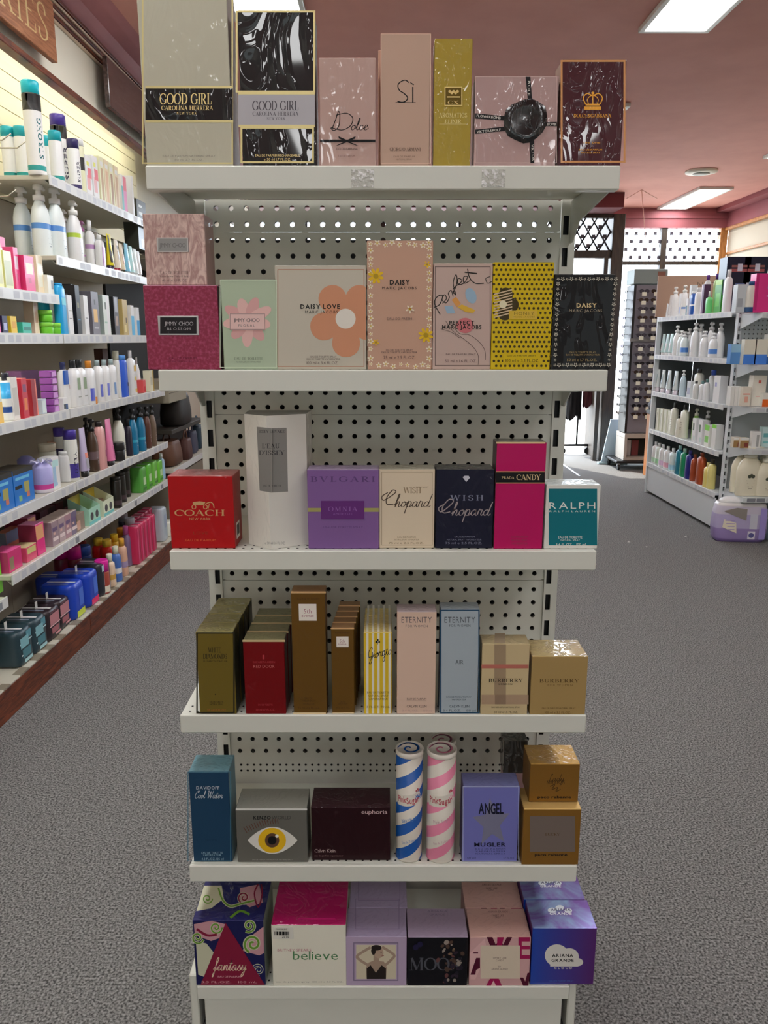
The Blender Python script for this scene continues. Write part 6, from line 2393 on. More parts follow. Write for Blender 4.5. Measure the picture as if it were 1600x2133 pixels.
for k, px in enumerate((290, 302, 314, 325)):
    L7.put(pack(.1, .09, .18 - .015 * (k == 3), ('#4a8a3a', '#4f9a2c', '#5a9a38', '#5aa030')[k], [(.2, .3, .8, .6, '#a8c498'), (.1, .1, .9, .2, '#2f6a1c')]), px, .065, '%s green wipes pack from the near end' % ('first', 'second', 'third', 'fourth')[k], 'pack')
L7.put(flip(.06, .05, .2, '#8aa8c8', '#c4ccd4', .04, .5), 338, .06, 'pale blue bottle after the green packs', 'bottle')
# near-most bay
L8 = Shelf(LO, LPHI, .54, 'packets at the left edge')
L8.put(pcarton(.12, .12, .2, '#6fb83a', [(.2, .2, .8, .6, '#8acc58')]), -6, .06, 'lime green carton cut by the left edge', 'box')
# ------------------------------------------------------------------ base deck
L9 = Shelf(LO, LPHI, .154, 'packs on the bottom deck of the left wall')
tealp = [(.05, .62, .95, .66, '#9ab8bc'), (.55, .7, .92, .92, '#4a7a88'), (.1, .28, .4, .32, '#b0c8cc'), (.2, .2, .8, .45, '#3a6a74'), (.1, .5, .7, .8, '#6a98a0'), (.3, .05, .9, .15, '#8ab0b4')]
for k, (px, ins) in enumerate(((20, .11), (52, .11))):
    L9.put(pack(.15, .18, .17, '#20343c', tealp, tab='#c9c6bc'), px, ins, ('teal black pack nearest on the bottom deck', 'second teal black pack on the bottom deck')[k], 'pack')
pinkp = [(.05, .45, .95, .49, '#c89a9c'), (.5, .1, .95, .16, '#b87a80'), (.15, .88, .8, .94, '#5a3a44'), (.2, .2, .8, .4, '#8a5058'), (.1, .5, .9, .85, '#a06a70')]
for k, (px, ins) in enumerate(((82, .11), (104, .12))):
    L9.put(pack(.15, .18, .16, '#241a20', pinkp, tab='#c9c6bc'), px, ins, ('black and pink pack, nearer of two', 'black and pink pack, farther of two')[k], 'pack')
for k, (px, ins) in enumerate(((134, .11), (165, .11))):
    L9.put(pack(.16, .19, .2, '#1438a0', [(.5, .3, .9, .8, '#3a60b8'), (.2, .02, .95, .2, ('#a8b82c', '#c01c58')[k])], tab='#c9ccd4' if k else None), px, ins, ('royal blue pack with a lime corner', 'royal blue pack with a hot pink corner')[k], 'pack')
L9.put(pack(.15, .15, .15, '#16308a', []), 112, .3, 'royal blue pack lying further back', 'pack')
L9.put(pack(.16, .17, .2, '#24262e', [(.2, .3, .8, .7, '#6a6470'), (.3, .1, .9, .25, '#8a8088'), (.05, .75, .3, .95, '#9ab0b8')]), 196, .1, 'grey black pack beside the bottles', 'pack')
hp = '#b81c78'
L9.put(can(.045, .28, '#5a1024', hp, .08), 133, .32, 'dark red can with magenta cap, farthest left of three', 'spray can')
L9.put(can(.045, .27, '#5a1420', hp, .08), 160, .25, 'dark red can with magenta cap, middle of three', 'spray can')
L9.put(can(.042, .21, '#8a3c30', '#cc1c88', .07, [(.01, .05, '#c8b8a8')]), 216, .04, 'can with a bright magenta cap at the deck edge', 'spray can')
L9.put(can(.04, .27, '#7a1c18', '#4a8a2c', .06), 172, .36, 'red can with green cap at the back', 'spray can')
L9.put(can(.045, .25, '#16306c', '#1c3c80', .06), 180, .22, 'navy can with blue cap', 'spray can')
L9.put(flip(.1, .08, .24, '#c01a1c', '#b89a2a', .045, .7), 210, .21, 'red bottle with mustard cap, nearer of two', 'bottle')
L9.put(flip(.1, .08, .24, '#c8201a', '#c8a030', .045, .7), 228, .14, 'red bottle with yellow cap, farther of two', 'bottle')
for k, (px, c1, c2) in enumerate(((232, '#c0a890', '#d0c8b0'), (245, '#3a5c9c', '#cfcfa8'), (258, '#b89078', '#cc8c2c'))):
    L9.put(flip(.07, .06, .21 + .02 * k, c1, c2, .05, .6, [(.3, .5, ('#b0883c', '#c4ccd4', '#8a7a98')[k])]), px, .04, ('cream children shampoo bottle at the deck edge', 'blue and white bottle at the deck edge', 'tan bottle with an orange cap at the deck edge')[k], 'bottle')
L9.put(flip(.08, .07, .25, '#c8a030', '#d0a020', .05, .7), 243, .13, 'yellow bottle with yellow cap behind the deck edge row', 'bottle')
L9.put(flip(.08, .07, .25, '#c87830', '#d08020', .05, .7), 256, .15, 'orange bottle with orange cap behind the deck edge row', 'bottle')
L9.put(flip(.07, .06, .28, '#6a5a78', '#b05a98', .06, .6), 267, .09, 'violet grey bottle with mauve cap', 'bottle')
L9.put(can(.035, .31, '#2c2c38', '#7a8088', .06), 262, .2, 'dark can with a grey domed cap, nearer of two', 'spray can')
L9.put(can(.035, .31, '#5a4a5c', '#8a9098', .06), 276, .1, 'dark can with a grey domed cap, farther of two', 'spray can')
for k, px in enumerate((283, 291, 299, 307, 315)):
    for r in (0, 1):
        L9.put(pack(.078, .07, .27, ('#a8244c', '#8f1c40')[r], [(.15, .03, .35, .93, '#c84a74'), (.7, .1, .82, .85, '#8a1838')], tab=None), px - 5 * r, .05 + .085 * r, '%s tall crimson pack from the near end, %s row' % (('first', 'second', 'third', 'fourth', 'fifth')[k], ('front', 'back')[r]), 'pack')
L9.put(pack(.11, .12, .26, '#9aa4ac', [(.2, .4, .8, .8, '#8a96a8')]), 331, .08, 'pale grey pack after the crimson ones', 'pack')
L9.put(pack(.1, .12, .12, '#c4c0b4', [(.1, .2, .9, .4, '#a0a0a0')]), 343, .08, 'low cream pack at the far end of the deck', 'pack')
# ------------------------------------------------------------------ bag corner beyond the shelving
rear = thing('bag_shelf', 'white shelf of bags seen between the left shelving and the gondola', 'shelving', (*LO, 0), LPHI)
f = MB()
f.box(1.86, .0, .64, 3.6, WD, .67, metal_w, .003)
f.box(1.86, -.006, .625, 3.6, .0, .675, strip_w, .001)
f.build('shelf', rear)
f = MB()
f.box(1.86, WD, .1, 3.9, WD + .012, 2.4, mat('#1e1b18', .8, gain=1.0))
f.build('back_panel', rear)
f = MB()
f.box(1.80, -.02, 1.20, 2.3, WD - .02, 1.37, mat('#a49c88', .5, gain=1.0), .006)
f.box(1.80, -.022, 1.275, 2.3, -.02, 1.28, mat('#5a5448', .5, gain=1.0))
f.build('header_box', rear)
f = MB()
f.box(1.86, .02, 0, 3.6, WD, .6, mat('#8a8070', .6, gain=1.0))
f.build('base_cabinet', rear)
for j, z in enumerate((2.3,)):
    f = MB()
    f.box(1.80, -.0, z - .03, 3.6, WD, z, metal_w, .003)
    f.build('upper_shelf', rear)


def bag(w, d, h, col, strap, label, px, inset, z, hang=False):
    s = Shelf(LO, LPHI, z, 'bags on the shelf beyond the left shelving')
    b = MB()
    m = mat(col, .55, gain=1.3)
    b.lathe([(w * .42, 0), (w * .5, h * .06), (w * .5, h * .4), (w * .44, h * .85), (w * .38, h)], m, n=22, sy=d / w, power=4.0)
    o = b.build('handbag')
    c = MB()
    c.tube(catmull_3([(-w * .28, 0, h * .9), (-w * .24, 0, h * 1.2), (0, 0, h * 1.38), (w * .24, 0, h * 1.2), (w * .28, 0, h * .9)]), .007, mat(strap, .5, gain=1.3), 8)
    c.build('strap', o)
    s.put(o, px, inset, label, 'bag')


def catmull_3(p, k=6):
    a = catmull([(q[0], q[2]) for q in p], k)
    return [(x, p[0][1], z) for x, z in a]


bag(.42, .2, .26, '#241f1c', '#1a1614', 'large dark handbag beside the grey header box', 368, .1, .98)
bag(.34, .2, .2, '#5a3a28', '#4a2c1c', 'brown handbag under the large dark one', 350, .12, .672)
bag(.2, .1, .2, '#3a3c50', '#5a5c70', 'slate grey bag with thin straps', 399, .1, .672)
bag(.2, .1, .22, '#1c3444', '#2a4a5c', 'deep teal bag beside the gondola upright', 412, .12, .672)
bag(.18, .09, .18, '#4a2a24', '#6a4a3c', 'small maroon bag at the shelf edge', 388, .03 + .02, .672)
f = MB()
f.box(1.95, .02, .94, 3.0, WD, .975, mat('#3a342c', .6, gain=1.0), .003)
f.build('bag_rest', rear)
SB = Shelf(LO, LPHI, 2.3, 'dark boxes above the bag shelf')
SB.put(pcarton(.2, .1, .33, '#26281f', [(.2, .7, .6, .76, '#b9c0bc'), (.2, .85, .6, .9, '#b9c0bc'), (.3, .05, .7, .22, '#c9c6bc')]), 300, .02, 'dark green box with a white label beside the top shelf end', 'box')
SB.put(pcarton(.2, .1, .26, '#0c1018', [(.1, .0, .2, 1, '#a8b4bc'), (.3, .2, .8, .9, '#1c3038')]), 322, .02, 'black box with a silver stripe under the top gondola shelf', 'box')
# ================================================================== RIGHT GONDOLA
GXR, GY0, GY1 = 2.95, 6.74, 8.54
RS = [1.915, 1.522, 1.128, .718, .347]
rg = thing('aisle_gondola', 'white aisle gondola of lotions on the right', 'shelving', (GXR, GY0, 0), -PI / 2)
# local: x towards the viewer (negative away), y into the shelf
LN = GY1 - GY0
pw = mat('#dfe4e6', .4, gain=1.0)
for j, z in enumerate(RS):
    f = MB()
    f.box(-LN, 0.008, z - .022, 0, .42, z, pw, .002)
    so = f.build('shelf', rg)
    f = MB()
    f.box(-LN, 0, z - .045, 0, .007, z + .003, strip_w, .001)
    rr = random.Random(j)
    x = -LN + .03
    while x < -.1:
        f.face([(x, -.0006, z - .036), (x + .06, -.0006, z - .036), (x + .06, -.0006, z - .006), (x, -.0006, z - .006)], rr.choice(tick[:2]))
        x += rr.uniform(.07, .11)
    f.build('ticket_strip', so)
f = MB()
f.box(-LN, .42, .1, 0, .435, 1.96, mat('#74797a', .5, gain=1.0))
f.build('back_panel', rg)
f = MB()
f.box(-LN - .03, .03, .05, -LN - .004, .42, 1.93, mat('#6a7072', .5, gain=1.0))
f.build('end_panel', rg)
f = MB()
f.box(-LN + .01, .012, .03, -.01, .026, .30, pw, .002)
f.build('plinth_panel', rg)
for x in (-LN - .028,):
    f = MB()
    f.box(x, .40 if x > -LN else .0, 0, x + .026, .45 if x > -LN else .05, 1.95, pw, .002)
    f.build('upright', rg)
for x in (-LN + .03, -.05):
    f = MB()
    f.lathe([(.02, 0), (.02, .012), (.008, .014), (.008, .04)], mat('#9aa0a4', .4, metal=.5, gain=1.0), cx=x, cy=.05, n=12)
    f.build('levelling_foot', rg)

# end cap facing the viewer
EX0, EY, EF = 2.985, 6.70, 6.30
ES = [1.895, 1.485, 1.145, .80, .395]
eg = thing('end_gondola', 'white gondola end unit facing the viewer at the right edge', 'shelving', (EX0, EY, 0))
f = MB()
for k in range(28):
    z0 = .03 + k * .069
    f.box(.0, -.02, z0 + .04, .034, .03, z0 + .069, pw)
    f.box(.0, -.02, z0, .008, .03, z0 + .04, pw)
    f.box(.026, -.02, z0, .034, .03, z0 + .04, pw)
f.box(.006, .005, 0, .028, .03, 1.96, black_m)
f.box(.0, -.02, 0, .034, .03, .03, pw)
f.build('upright', eg)
hole_panel(.86, .40, .036, .036, .006, mat('#bfc6c8', .45, gain=1.0), black_m, .03, .03).build('back_panel', eg, (.47, .0, 1.52))
f = MB()
f.box(.04, .013, .05, .9, .02, 1.92, mat('#b4babc', .5, gain=1.0))
f.build('rear_panel', eg)
for j, z in enumerate(ES):
    f = MB()
    f.box(.02, EF - EY, z - .045, .93, EF - EY + .01, z, pw, .002)
    f.box(.02, EF - EY + .01, z - .006, .93, -.0, z - .001, pw)
    so = f.build('shelf', eg)
    f = MB()
    f.prism([(EF - EY + .012, z - .007), (-.004, z - .007), (-.004, z - .13), (EF - EY + .012, z - .04)], .022, .026, pw, axis='x')
    f.build('shelf_bracket', so)
    f = MB()
    rr = random.Random(j + 70)
    x = .05
    while x < .85:
        f.box(x, EF - EY - .0012, z - .038, x + .07, EF - EY - .0004, z - .008, tick[rr.randrange(3)])
        x += .08
    f.build('ticket_strip', so)

R_ = [Shelf((GXR, GY0), -PI / 2, z, 'products on the %s shelf of the right aisle gondola' % n) for z, n in zip(RS, TN)]
lil, wht = '#b9bcd0', '#cfd2d2'
# shelf 1
r1 = R_[0]
r1.put(flip(.07, .05, .14, '#cdd0cc', '#d8d8d4', .03, .5), 1379, .05, 'low white bottle at the far end of the top right shelf', 'bottle')
r1.put(flip(.08, .05, .2, lil, wht, .03, .5), 1387, .05, 'lilac white bottle, farthest of the tall ones', 'bottle')
r1.put(tubeb(.09, .05, .22, '#c3c4d4', '#c8cad4', .03), 1396, .05, 'pale lilac squeeze tube on the top right shelf', 'tube')
r1.put(pump(.09, .07, .3, '#ccccd8', '#d4d2cc', lines='#8a8aa8'), 1404, .07, 'white pump bottle beside the lilac tube', 'pump bottle')
r1.put(pcarton(.06, .07, .22, '#c0c8dc', [(.3, .1, .7, .4, '#8a9ac8')]), 1414, .03, 'pale blue white carton on the top right shelf', 'box')
r1.put(pump(.09, .07, .3, '#c4c8d8', '#d0c8bc', [(.3, .38, '#5a78a8')], lines=None), 1423, .07, 'white pump bottle with blue band on the top right shelf', 'pump bottle')
r1.put(pcarton(.05, .05, .16, '#c6d4d4', [(.2, .0, .8, .6, '#1f5c6c')]), 1429, .03, 'small white and teal carton', 'box')
r1.put(pcarton(.05, .06, .29, '#bcd0e0'), 1434, .06, 'slim pale blue carton', 'box')
r1.put(flip(.1, .06, .22, '#1c4890', '#ccd0d4', .02, .7, [(.42, .5, '#c8d0dc')]), 1443, .05, 'cobalt blue bottle with a white stripe', 'bottle')
r1.put(flip(.07, .06, .25, '#c9c9c4', '#d2d2cc', .04, .6), 1452, .05, 'white bottle beside the cobalt one', 'bottle')
r1.put(pcarton(.06, .06, .27, '#4a2a4c', [(.0, 0, .3, 1, '#c9b4c4')]), 1460, .03, 'plum and white carton', 'box')
r1.put(flip(.06, .06, .36, '#b4b4b8', '#5a2a7c', .05, .5), 1469, .09, 'grey bottle with a round purple cap, nearer the edge', 'bottle')
r1.put(flip(.08, .05, .2, '#5fae6a', '#c8d8c8', .05, .35), 1475, .04, 'light green bottle with a pale cap', 'bottle')
r1.put(flip(.06, .06, .36, '#8aa06a', '#4a2a78', .05, .5), 1488, .12, 'green bottle with a round purple cap', 'bottle')
r1.put(pcarton(.14, .07, .29, '#3c8a34', [(.0, .85, 1, 1, '#8ab43c'), (.2, .2, .8, .6, '#5aa844')]), 1492, .05, 'big green carton at the near end of the top right shelf', 'box')
r1.put(flip(.09, .06, .36, '#ccccc4', '#d6d2d0', .06, .5), 1512, .05, 'tall white bottle with ribbed cap beside the upright', 'bottle')
# shelf 2
r2 = R_[1]
for k, px in enumerate((1381, 1389, 1397)):
    r2.put(tubeb(.085, .05, .22, '#a9c0cc', '#c8ccc8', .03, [(-.5, .1, .5, .5, '#c4ccc8')]), px, .05, '%s pale blue tube from the far end of the second shelf' % ('first', 'second', 'third')[k], 'tube')
pz_ = [(1408, '#c9c4be', .3), (1417, '#b8ccc8', .25), (1424, '#b8c0d4', .24), (1433, '#ccd0d4', .27), (1445, '#c4c6d4', .32), (1456, '#cccad0', .31), (1465, '#c8ccc4', .24), (1478, '#cccac8', .32), (1484, '#c0c6d8', .22), (1497, '#cdccc8', .31)]
nm = ('first', 'second', 'third', 'fourth', 'fifth', 'sixth', 'seventh', 'eighth', 'ninth', 'nearest')
for k, (px, c1, hh) in enumerate(pz_):
    r2.put(pump(.1, .07, hh, c1, '#cfcbc0', [(.2, .45, '#4a78b8')] if k in (2, 8) else [], lines='#8a96a8'), px, .045 + .05 * (k % 2) * (k > 2), '%s white pump bottle counting from the far end, second shelf' % nm[k], 'pump bottle')
# shelf 3
r3 = R_[2]
for k, px in enumerate((1369, 1380, 1392, 1406)):
    r3.put(tubeb(.095, .055, .24, '#b8c4c4', '#c4b8c4', .05, [(-.4, .2, .4, .75, '#8a9a9c')]), px, .05, '%s pale tube with mauve cap from the far end' % ('first', 'second', 'third', 'fourth')[k], 'tube')
r3.put(pump(.07, .06, .26, '#a8b8cc', '#c8d0dc', lines=None), 1421, .05, 'pale blue pump bottle beside the four tubes', 'pump bottle')
r3.put(pcarton(.09, .06, .16, '#b4b8bc', [(.1, .2, .9, .6, '#9aa0b0')]), 1433, .03, 'grey white carton on the third right shelf', 'box')
r3.put(flip(.12, .08, .28, '#c4bfb6', '#2a2a2c', .04, .5, lines='#8a8680'), 1453, .1, 'round shouldered cream bottle with black cap', 'bottle')
r3.put(flip(.06, .05, .17, '#b8b8b4', '#3a3c3c', .025, .5), 1448, .03, 'small grey white bottle in front of the cream one', 'bottle')
r3.put(flip(.06, .05, .18, '#c8ccca', '#5a7a78', .03, .5), 1461, .03, 'small white bottle with teal cap, left of two', 'bottle')
r3.put(flip(.06, .05, .2, '#c9cdcb', '#4a6a68', .03, .5), 1470, .03, 'small white bottle with teal cap, right of two', 'bottle')
r3.put(flip(.1, .07, .28, '#c6ccd0', '#2c4a9c', .05, .6), 1482, .13, 'white bottle with a blue cap behind the small ones', 'bottle')
r3.put(pcarton(.13, .07, .24, '#c9c9c4', [(.2, .6, .5, .75, '#8a8ab0')]), 1490, .03, 'tall white carton at the near end of the third shelf', 'box')
# shelf 4
r4 = R_[3]
for k, px in enumerate((1367, 1375, 1383, 1391)):
    r4.put(pcarton(.07, .06, .24, '#c9c4ae', [(.3, .1, .5, .8, '#8f8a76')]), px, .03, '%s cream carton from the far end of the fourth shelf' % ('first', 'second', 'third', 'fourth')[k], 'box')
for k, px in enumerate((1402, 1423)):
    r4.put(flip(.12 - .02 * (k == 0), .07, .33, '#c4bfb0', '#1c1c1c', .05, .4, lines='#8a8474'), px, .06, ('cream bottle with black cap, farther of two on the fourth shelf', 'cream bottle with black cap, nearer of two on the fourth shelf')[k], 'bottle')
r4.put(flip(.06, .05, .22, '#c0bcb0', '#1c1c1c', .03, .4), 1412, .03, 'slim cream bottle between the two larger ones', 'bottle')
r4.put(pump(.08, .07, .3, '#7aa84c', '#c4d0b4', lines=None), 1447, .14, 'light green pump bottle behind the white cartons', 'pump bottle')
r4.put(pump(.08, .07, .3, '#6a7060', '#c8ccc4', lines=None), 1470, .16, 'grey green pump bottle behind the lime box', 'pump bottle')
for k, px in enumerate((1443, 1456)):
    r4.put(pcarton(.09, .07, .23, '#c6ccc8', [(.2, .5, .6, .8, '#4a5a48'), (.5, .1, .9, .3, '#a8b8b4')]), px, .02, ('white carton with dark emblem, farther of two', 'white carton with dark emblem, nearer of two')[k], 'box')
r4.put(pcarton(.1, .07, .2, '#c4ccb8', [(0, .75, 1, 1, '#6cb82c'), (.1, .2, .9, .5, '#6aa84a')]), 1470, .02, 'white and lime box on the fourth shelf', 'box')
r4.put(pcarton(.09, .07, .22, '#c4c6bc', [(0, .85, 1, 1, '#6ab82c')]), 1484, .02, 'pale box with a lime edge beside the upright', 'box')
# shelf 5 (deck)
r5 = R_[4]
for k, px in enumerate((1364, 1371, 1379, 1389, 1400)):
    r5.put(flip(.1, .07, .24, ('#c0c8c4', '#b8ccb8', '#c4ccd0', '#c4ccd4', '#b4c8d4')[k], '#cfd4d4', .04, .45, [(.1, .35, ('#9ab8a0', '#8ab890', '#c0a8c0', '#c890a0', '#8ab0c8')[k])]), px, .05, '%s clear white bottle from the far end of the lowest shelf' % ('first', 'second', 'third', 'fourth', 'fifth')[k], 'bottle')
for k, (px, c1, lb_) in enumerate(((1413, '#1a6a7c', 'teal blue bottle on the lowest right shelf'), (1423, '#127850', 'emerald green bottle on the lowest right shelf'), (1434, '#1c1c68', 'indigo bottle on the lowest right shelf'), (1444, '#8a3c20', 'slim rust brown bottle on the lowest right shelf'), (1458, '#94421f', 'wide rust brown bottle on the lowest right shelf'), (1472, '#c8b068', 'amber yellow bottle on the lowest right shelf'), (1480, '#c8b470', 'pale amber bottle beside the upright'))):
    r5.put(flip((.1, .1, .1, .06, .12, .08, .08)[k], .07, (.29, .28, .28, .26, .3, .23, .27)[k], c1, ('#9ac8cc', '#9ac8b0', '#3a3a80', '#8a4a30', '#7a3418', '#c8b47c', '#3a3424')[k], .04, .45), px, .05, lb_, 'bottle')

# things standing on top / behind
def on_end(px, z, Y):
    b_ = CAMZ - z
    zc = Y * CT + b_ * ST
    return ((px - 800) / FPX * zc, Y, z + .0006)


def pute(o, px, z, Y, label, cat, g):
    o.location = on_end(px, z, Y)
    return tag(o, label, cat, g)


E1 = 'products on the end gondola'
pute(pcarton(.1, .08, .22, '#a9aeb2', [(.1, .2, .5, .5, '#8a8f96')]), 1545, ES[0], 6.42, 'grey white box left of the magenta box', 'box', E1)
pute(flip(.1, .06, .24, '#c4bcb4', '#1c4470', .03, .7, [(.0, .2, '#1c4470')]), 1564, ES[0], 6.40, 'white and navy bottle left of the magenta box', 'bottle', E1)
pute(pcarton(.24, .1, .3, '#c02a74', [(.0, .05, .1, 1, '#a82064'), (.4, .6, .8, .7, '#8a5a98'), (.4, .4, .8, .44, '#d880a8')], top='#6a1844'), 1600, ES[0], 6.36, 'magenta box cut by the right edge', 'box', E1)
pute(pcarton(.13, .07, .16, '#4a7ab0', [(0, .6, 1, 1, '#7aa0bc')]), 1537, ES[1], 6.42, 'pale blue box on the second end shelf', 'box', E1)
for k, px in enumerate((1560, 1583)):
    pute(pcarton(.1, .06, .2, '#c0bdb0', [(0, .0, 1, .4, '#3a70c0')]), px, ES[1], 6.36, ('white and blue carton, left of two on the end shelf', 'white and blue carton, right of two on the end shelf')[k], 'box', E1)
pute(pcarton(.1, .06, .24, '#c4c0b8', [(0, .0, 1, .25, '#2a58a0')]), 1606, ES[1], 6.42, 'white and blue carton cut by the right edge', 'box', E1)
for k, px in enumerate((1524, 1532, 1540)):
    pute(pcarton(.03, .08, .16, '#c6c4bc'), px, ES[2], 6.42, '%s slim white carton on the middle end shelf' % ('first', 'second', 'third')[k], 'box', E1)
pute(pcarton(.07, .06, .16, '#c6b8ac', [(.1, .6, .9, .65, '#c0584a'), (.3, .2, .7, .5, '#d09080')]), 1553, ES[2], 6.38, 'white carton with orange print', 'box', E1)
pute(pcarton(.11, .08, .25, '#ccbcb2', [(.4, .75, .6, .85, '#b85a50'), (.3, .3, .8, .33, '#d0a098')]), 1578, ES[2], 6.40, 'tall pale pink carton on the middle end shelf', 'box', E1)
pute(pcarton(.1, .06, .11, '#ccc4b8', [(0, 0, 1, .55, '#c8581a')]), 1600, ES[2], 6.35, 'white and orange box cut by the right edge', 'box', E1)
for k, px in enumerate((1536, 1550)):
    pute(pcarton(.07, .06, .085, '#b8b0a0', [(0, 0, 1, .7, '#8a6c44'), (.5, .1, .95, .5, '#6a3028'), (.0, .8, 1, 1, '#ccc8bc')]), px, ES[3], 6.38 + .03 * (1 - k), ('small brown and white box, left of two', 'small brown and white box, right of two')[k], 'box', E1)
pute(pcarton(.07, .05, .14, '#c4c4be', [(.5, .1, .8, .8, '#8a8c8c')]), 1574, ES[3], 6.36, 'upright white carton with a grey stripe', 'box', E1)
pute(pcarton(.1, .06, .17, '#a8c4c4', [(.1, .5, .9, .7, '#5a9a9c'), (.1, .2, .9, .3, '#6aa8a8')]), 1598, ES[3], 6.42, 'pale teal carton at the right edge', 'box', E1)
cr_ = '#c6baa6'


def jug(w, d, h, label, px, Y):
    o = pump(w, d, h, cr_, '#c8beb0', lines='#8a7c68', name='pump_bottle')
    b = MB()
    hb = h * .77
    fc = Face(b, lambda a, z, l: (a, -d / 2 - .0022 - l, z))
    for e in range(3):
        fc.disc((e - 1) * w * .07, hb * .52 + (w * .03 if e == 1 else 0), w * .075, Q('#3c4034'), 10)
    b.build('leaf_emblem', o)
    pute(o, px, ES[4], Y, label, 'pump bottle', E1)


jug(.21, .09, .42, 'big cream pump bottle with leaf emblem, front left', 1556, 6.40)
jug(.2, .09, .42, 'big cream pump bottle behind the front left one', 1543, 6.54)
jug(.18, .09, .37, 'smaller cream pump bottle with leaf emblem at the right edge', 1592, 6.38)
jug(.18, .09, .37, 'cream pump bottle at the back by the right edge', 1586, 6.54)
# nappy pack on the floor
b = MB()
b.lathe([(.19, 0), (.21, .03), (.22, .12), (.215, .24), (.20, .31), (.19, .335)], None, n=36, sy=.42, power=5,
        seg=[Q('#6f5c90'), Q('#7e6e9c'), Q('#958cac'), Q('#a8a2b0'), Q('#b4b0b0')])
fc = Face(b, lambda a, z, l: (a, -.0945 - l, z))
fc.poly([(-.16, .27), (.03, .19), (.03, .29), (-.05, .30)], Q('#77716c'))
fc.poly([(-.16, .13), (-.04, .08), (-.05, .17), (-.15, .2)], Q('#c0b8a8'))
for k in range(4):
    fc.rect(-.14 + .01 * k, .185 - .025 * k, -.06, .19 - .025 * k, Q('#8a78a8'))
fc.rect(.06, .12, .12, .25, Q('#a8a8b4'))
fc.rect(.05, .03, .11, .10, Q('#b8b4c0'))
fc.disc(.08, .065, .022, Q('#4a4878'), 14)
fc.rect(.14, .03, .19, .3, Q('#8478b0'))
o = b.build('soft_pack', None, (*on_end(1535, 0, 6.42)[:2], .0), rz=-.12)
tag(o, 'large purple and white soft pack on the carpet below the end shelves', 'pack')
c_ = MB()
c_.lathe([(.18, .336), (.16, .36), (.12, .375)], Q('#c9c8c8'), n=30, sy=.35, power=4)
c_.build('folded_top', o)
o = pack(.2, .16, .32, '#a8b8b8', [(0, 0, 1, .35, '#5a9c98')])
pute(o, 1622, 0, 6.40, 'pale teal pack on the carpet cut by the right edge', 'pack', None)

# header board and boxes on top
b = MB()
b.box(-.46, 0, 0, .46, .02, .42, mat('#a58673', .6, gain=1.15), .002)
fc = Face(b, lambda a, z, l: (a, -l, z))
fc.text('NATIO', .1, .33, .05, mat('#75604f', .5, gain=1.0), .3, 'sans', .2)
p = on_end(1447, 1.917, 8.4)
o = b.build('display_board', None, (p[0] + .05, 8.4, 1.917), rz=-.03)
tag(o, 'tan display board with pale brown capitals standing behind the bottles', 'board')
# blue black boxes beyond the end unit
for k in range(2):
    o = pcarton(.21, .16, .32, '#11182c', [(.15, .6, .85, .68, '#8a4a4c'), (.2, .72, .85, .78, '#7a504c'), (.45, .62, .65, .82, '#b0b4c0'), (.15, .25, .25, .32, '#a0a8b8'), (.4, .26, .8, .31, '#4a5a80')], side='#232438')
    pute(o, 1534 + k * 36, RS[0] + .155, 7.05, ('left navy box with a red and white emblem, on stacked boxes', 'right navy box with a red and white emblem, on stacked boxes')[k], 'box', 'navy boxes above the end gondola')
for k in range(2):
    o = pcarton(.22, .16, .154, '#2e2c44', [(.5, .3, .95, .8, '#1c5c6c')] if k else [], side='#2e2c44')
    pute(o, 1534 + k * 36, RS[0], 7.05, ('dusky violet box under the left navy box', 'dark box with teal print under the right navy box')[k], 'box', 'navy boxes above the end gondola')

# ================================================================== SUNGLASSES STAND
SX, SY = 3.36, 10.25
st = thing('sunglasses_stand', 'tall revolving stand of sunglasses by the shop window', 'display stand', (SX, SY, 0), 0.0)
chrome = mat('#c9ccd0', .2, metal=.7, gain=1.0)
f = MB()
f.box(-.30, -.22, .09, .30, .30, .125, mat('#15161a', .4, gain=1.0), .01)
f.build('base', st)
for x, y in ((-.26, -.18), (.26, -.18), (-.26, .26), (.26, .26)):
    f = MB()
    f.prism([(y + .038 * math.cos(k * PI / 8), .04 + .038 * math.sin(k * PI / 8)) for k in range(16)], x - .014, x + .014, black_m, axis='x')
    f.box(x - .018, y - .01, .05, x + .018, y + .01, .092, chrome)
    f.build('caster', st)
f = MB()
wc = mat('#b9b2aa', .5, gain=1.0)
f.box(-.20, -.18, .126, .20, .2, .165, wc, .004)
f.box(-.20, -.18, .42, .20, .2, .48, wc, .004)
f.box(-.20, -.18, .165, -.165, .2, .42, wc)
f.box(.165, -.18, .165, .20, .2, .42, wc)
f.box(-.165, .0, .165, .165, .01, .42, mat('#1f231f', .7, gain=1.0))
f.build('cabinet', st)
f = MB()
f.box(-.16, -.02, .17, -.06, -.005, .38, mat('#c4c0c0', .5, gain=1.0))
f.box(-.05, -.02, .17, .04, -.005, .38, mat('#7a3438', .5, gain=1.0))
f.build('leaflet', st)
f = MB()
panel = mat('#85818c', .5, gain=1.0)
f.box(-.17, -.14, .49, .17, .14, 2.36, panel)
for x in (-.2, .17):
    f.box(x, -.15, .49, x + .03, .15, 2.36, mat('#1a1719', .4, gain=1.0), .003)
f.box(-.21, -.16, 1.66, .21, .16, 1.70, mat('#8a8888', .4, gain=1.0))
f.build('column', st)
f = MB()
f.box(-.21, -.16, 2.37, .21, .16, 2.55, mat('#8a9896', .5, gain=1.0), .006)
f.box(.08, -.162, 2.40, .18, -.16, 2.52, mat('#8a5a4a', .5, gain=1.0))
f.build('header', st)
f = MB()
f.tube([(.235, -.1, .49), (.235, -.1, 2.36)], .012, chrome, 8)
f.build('side_rail', st)


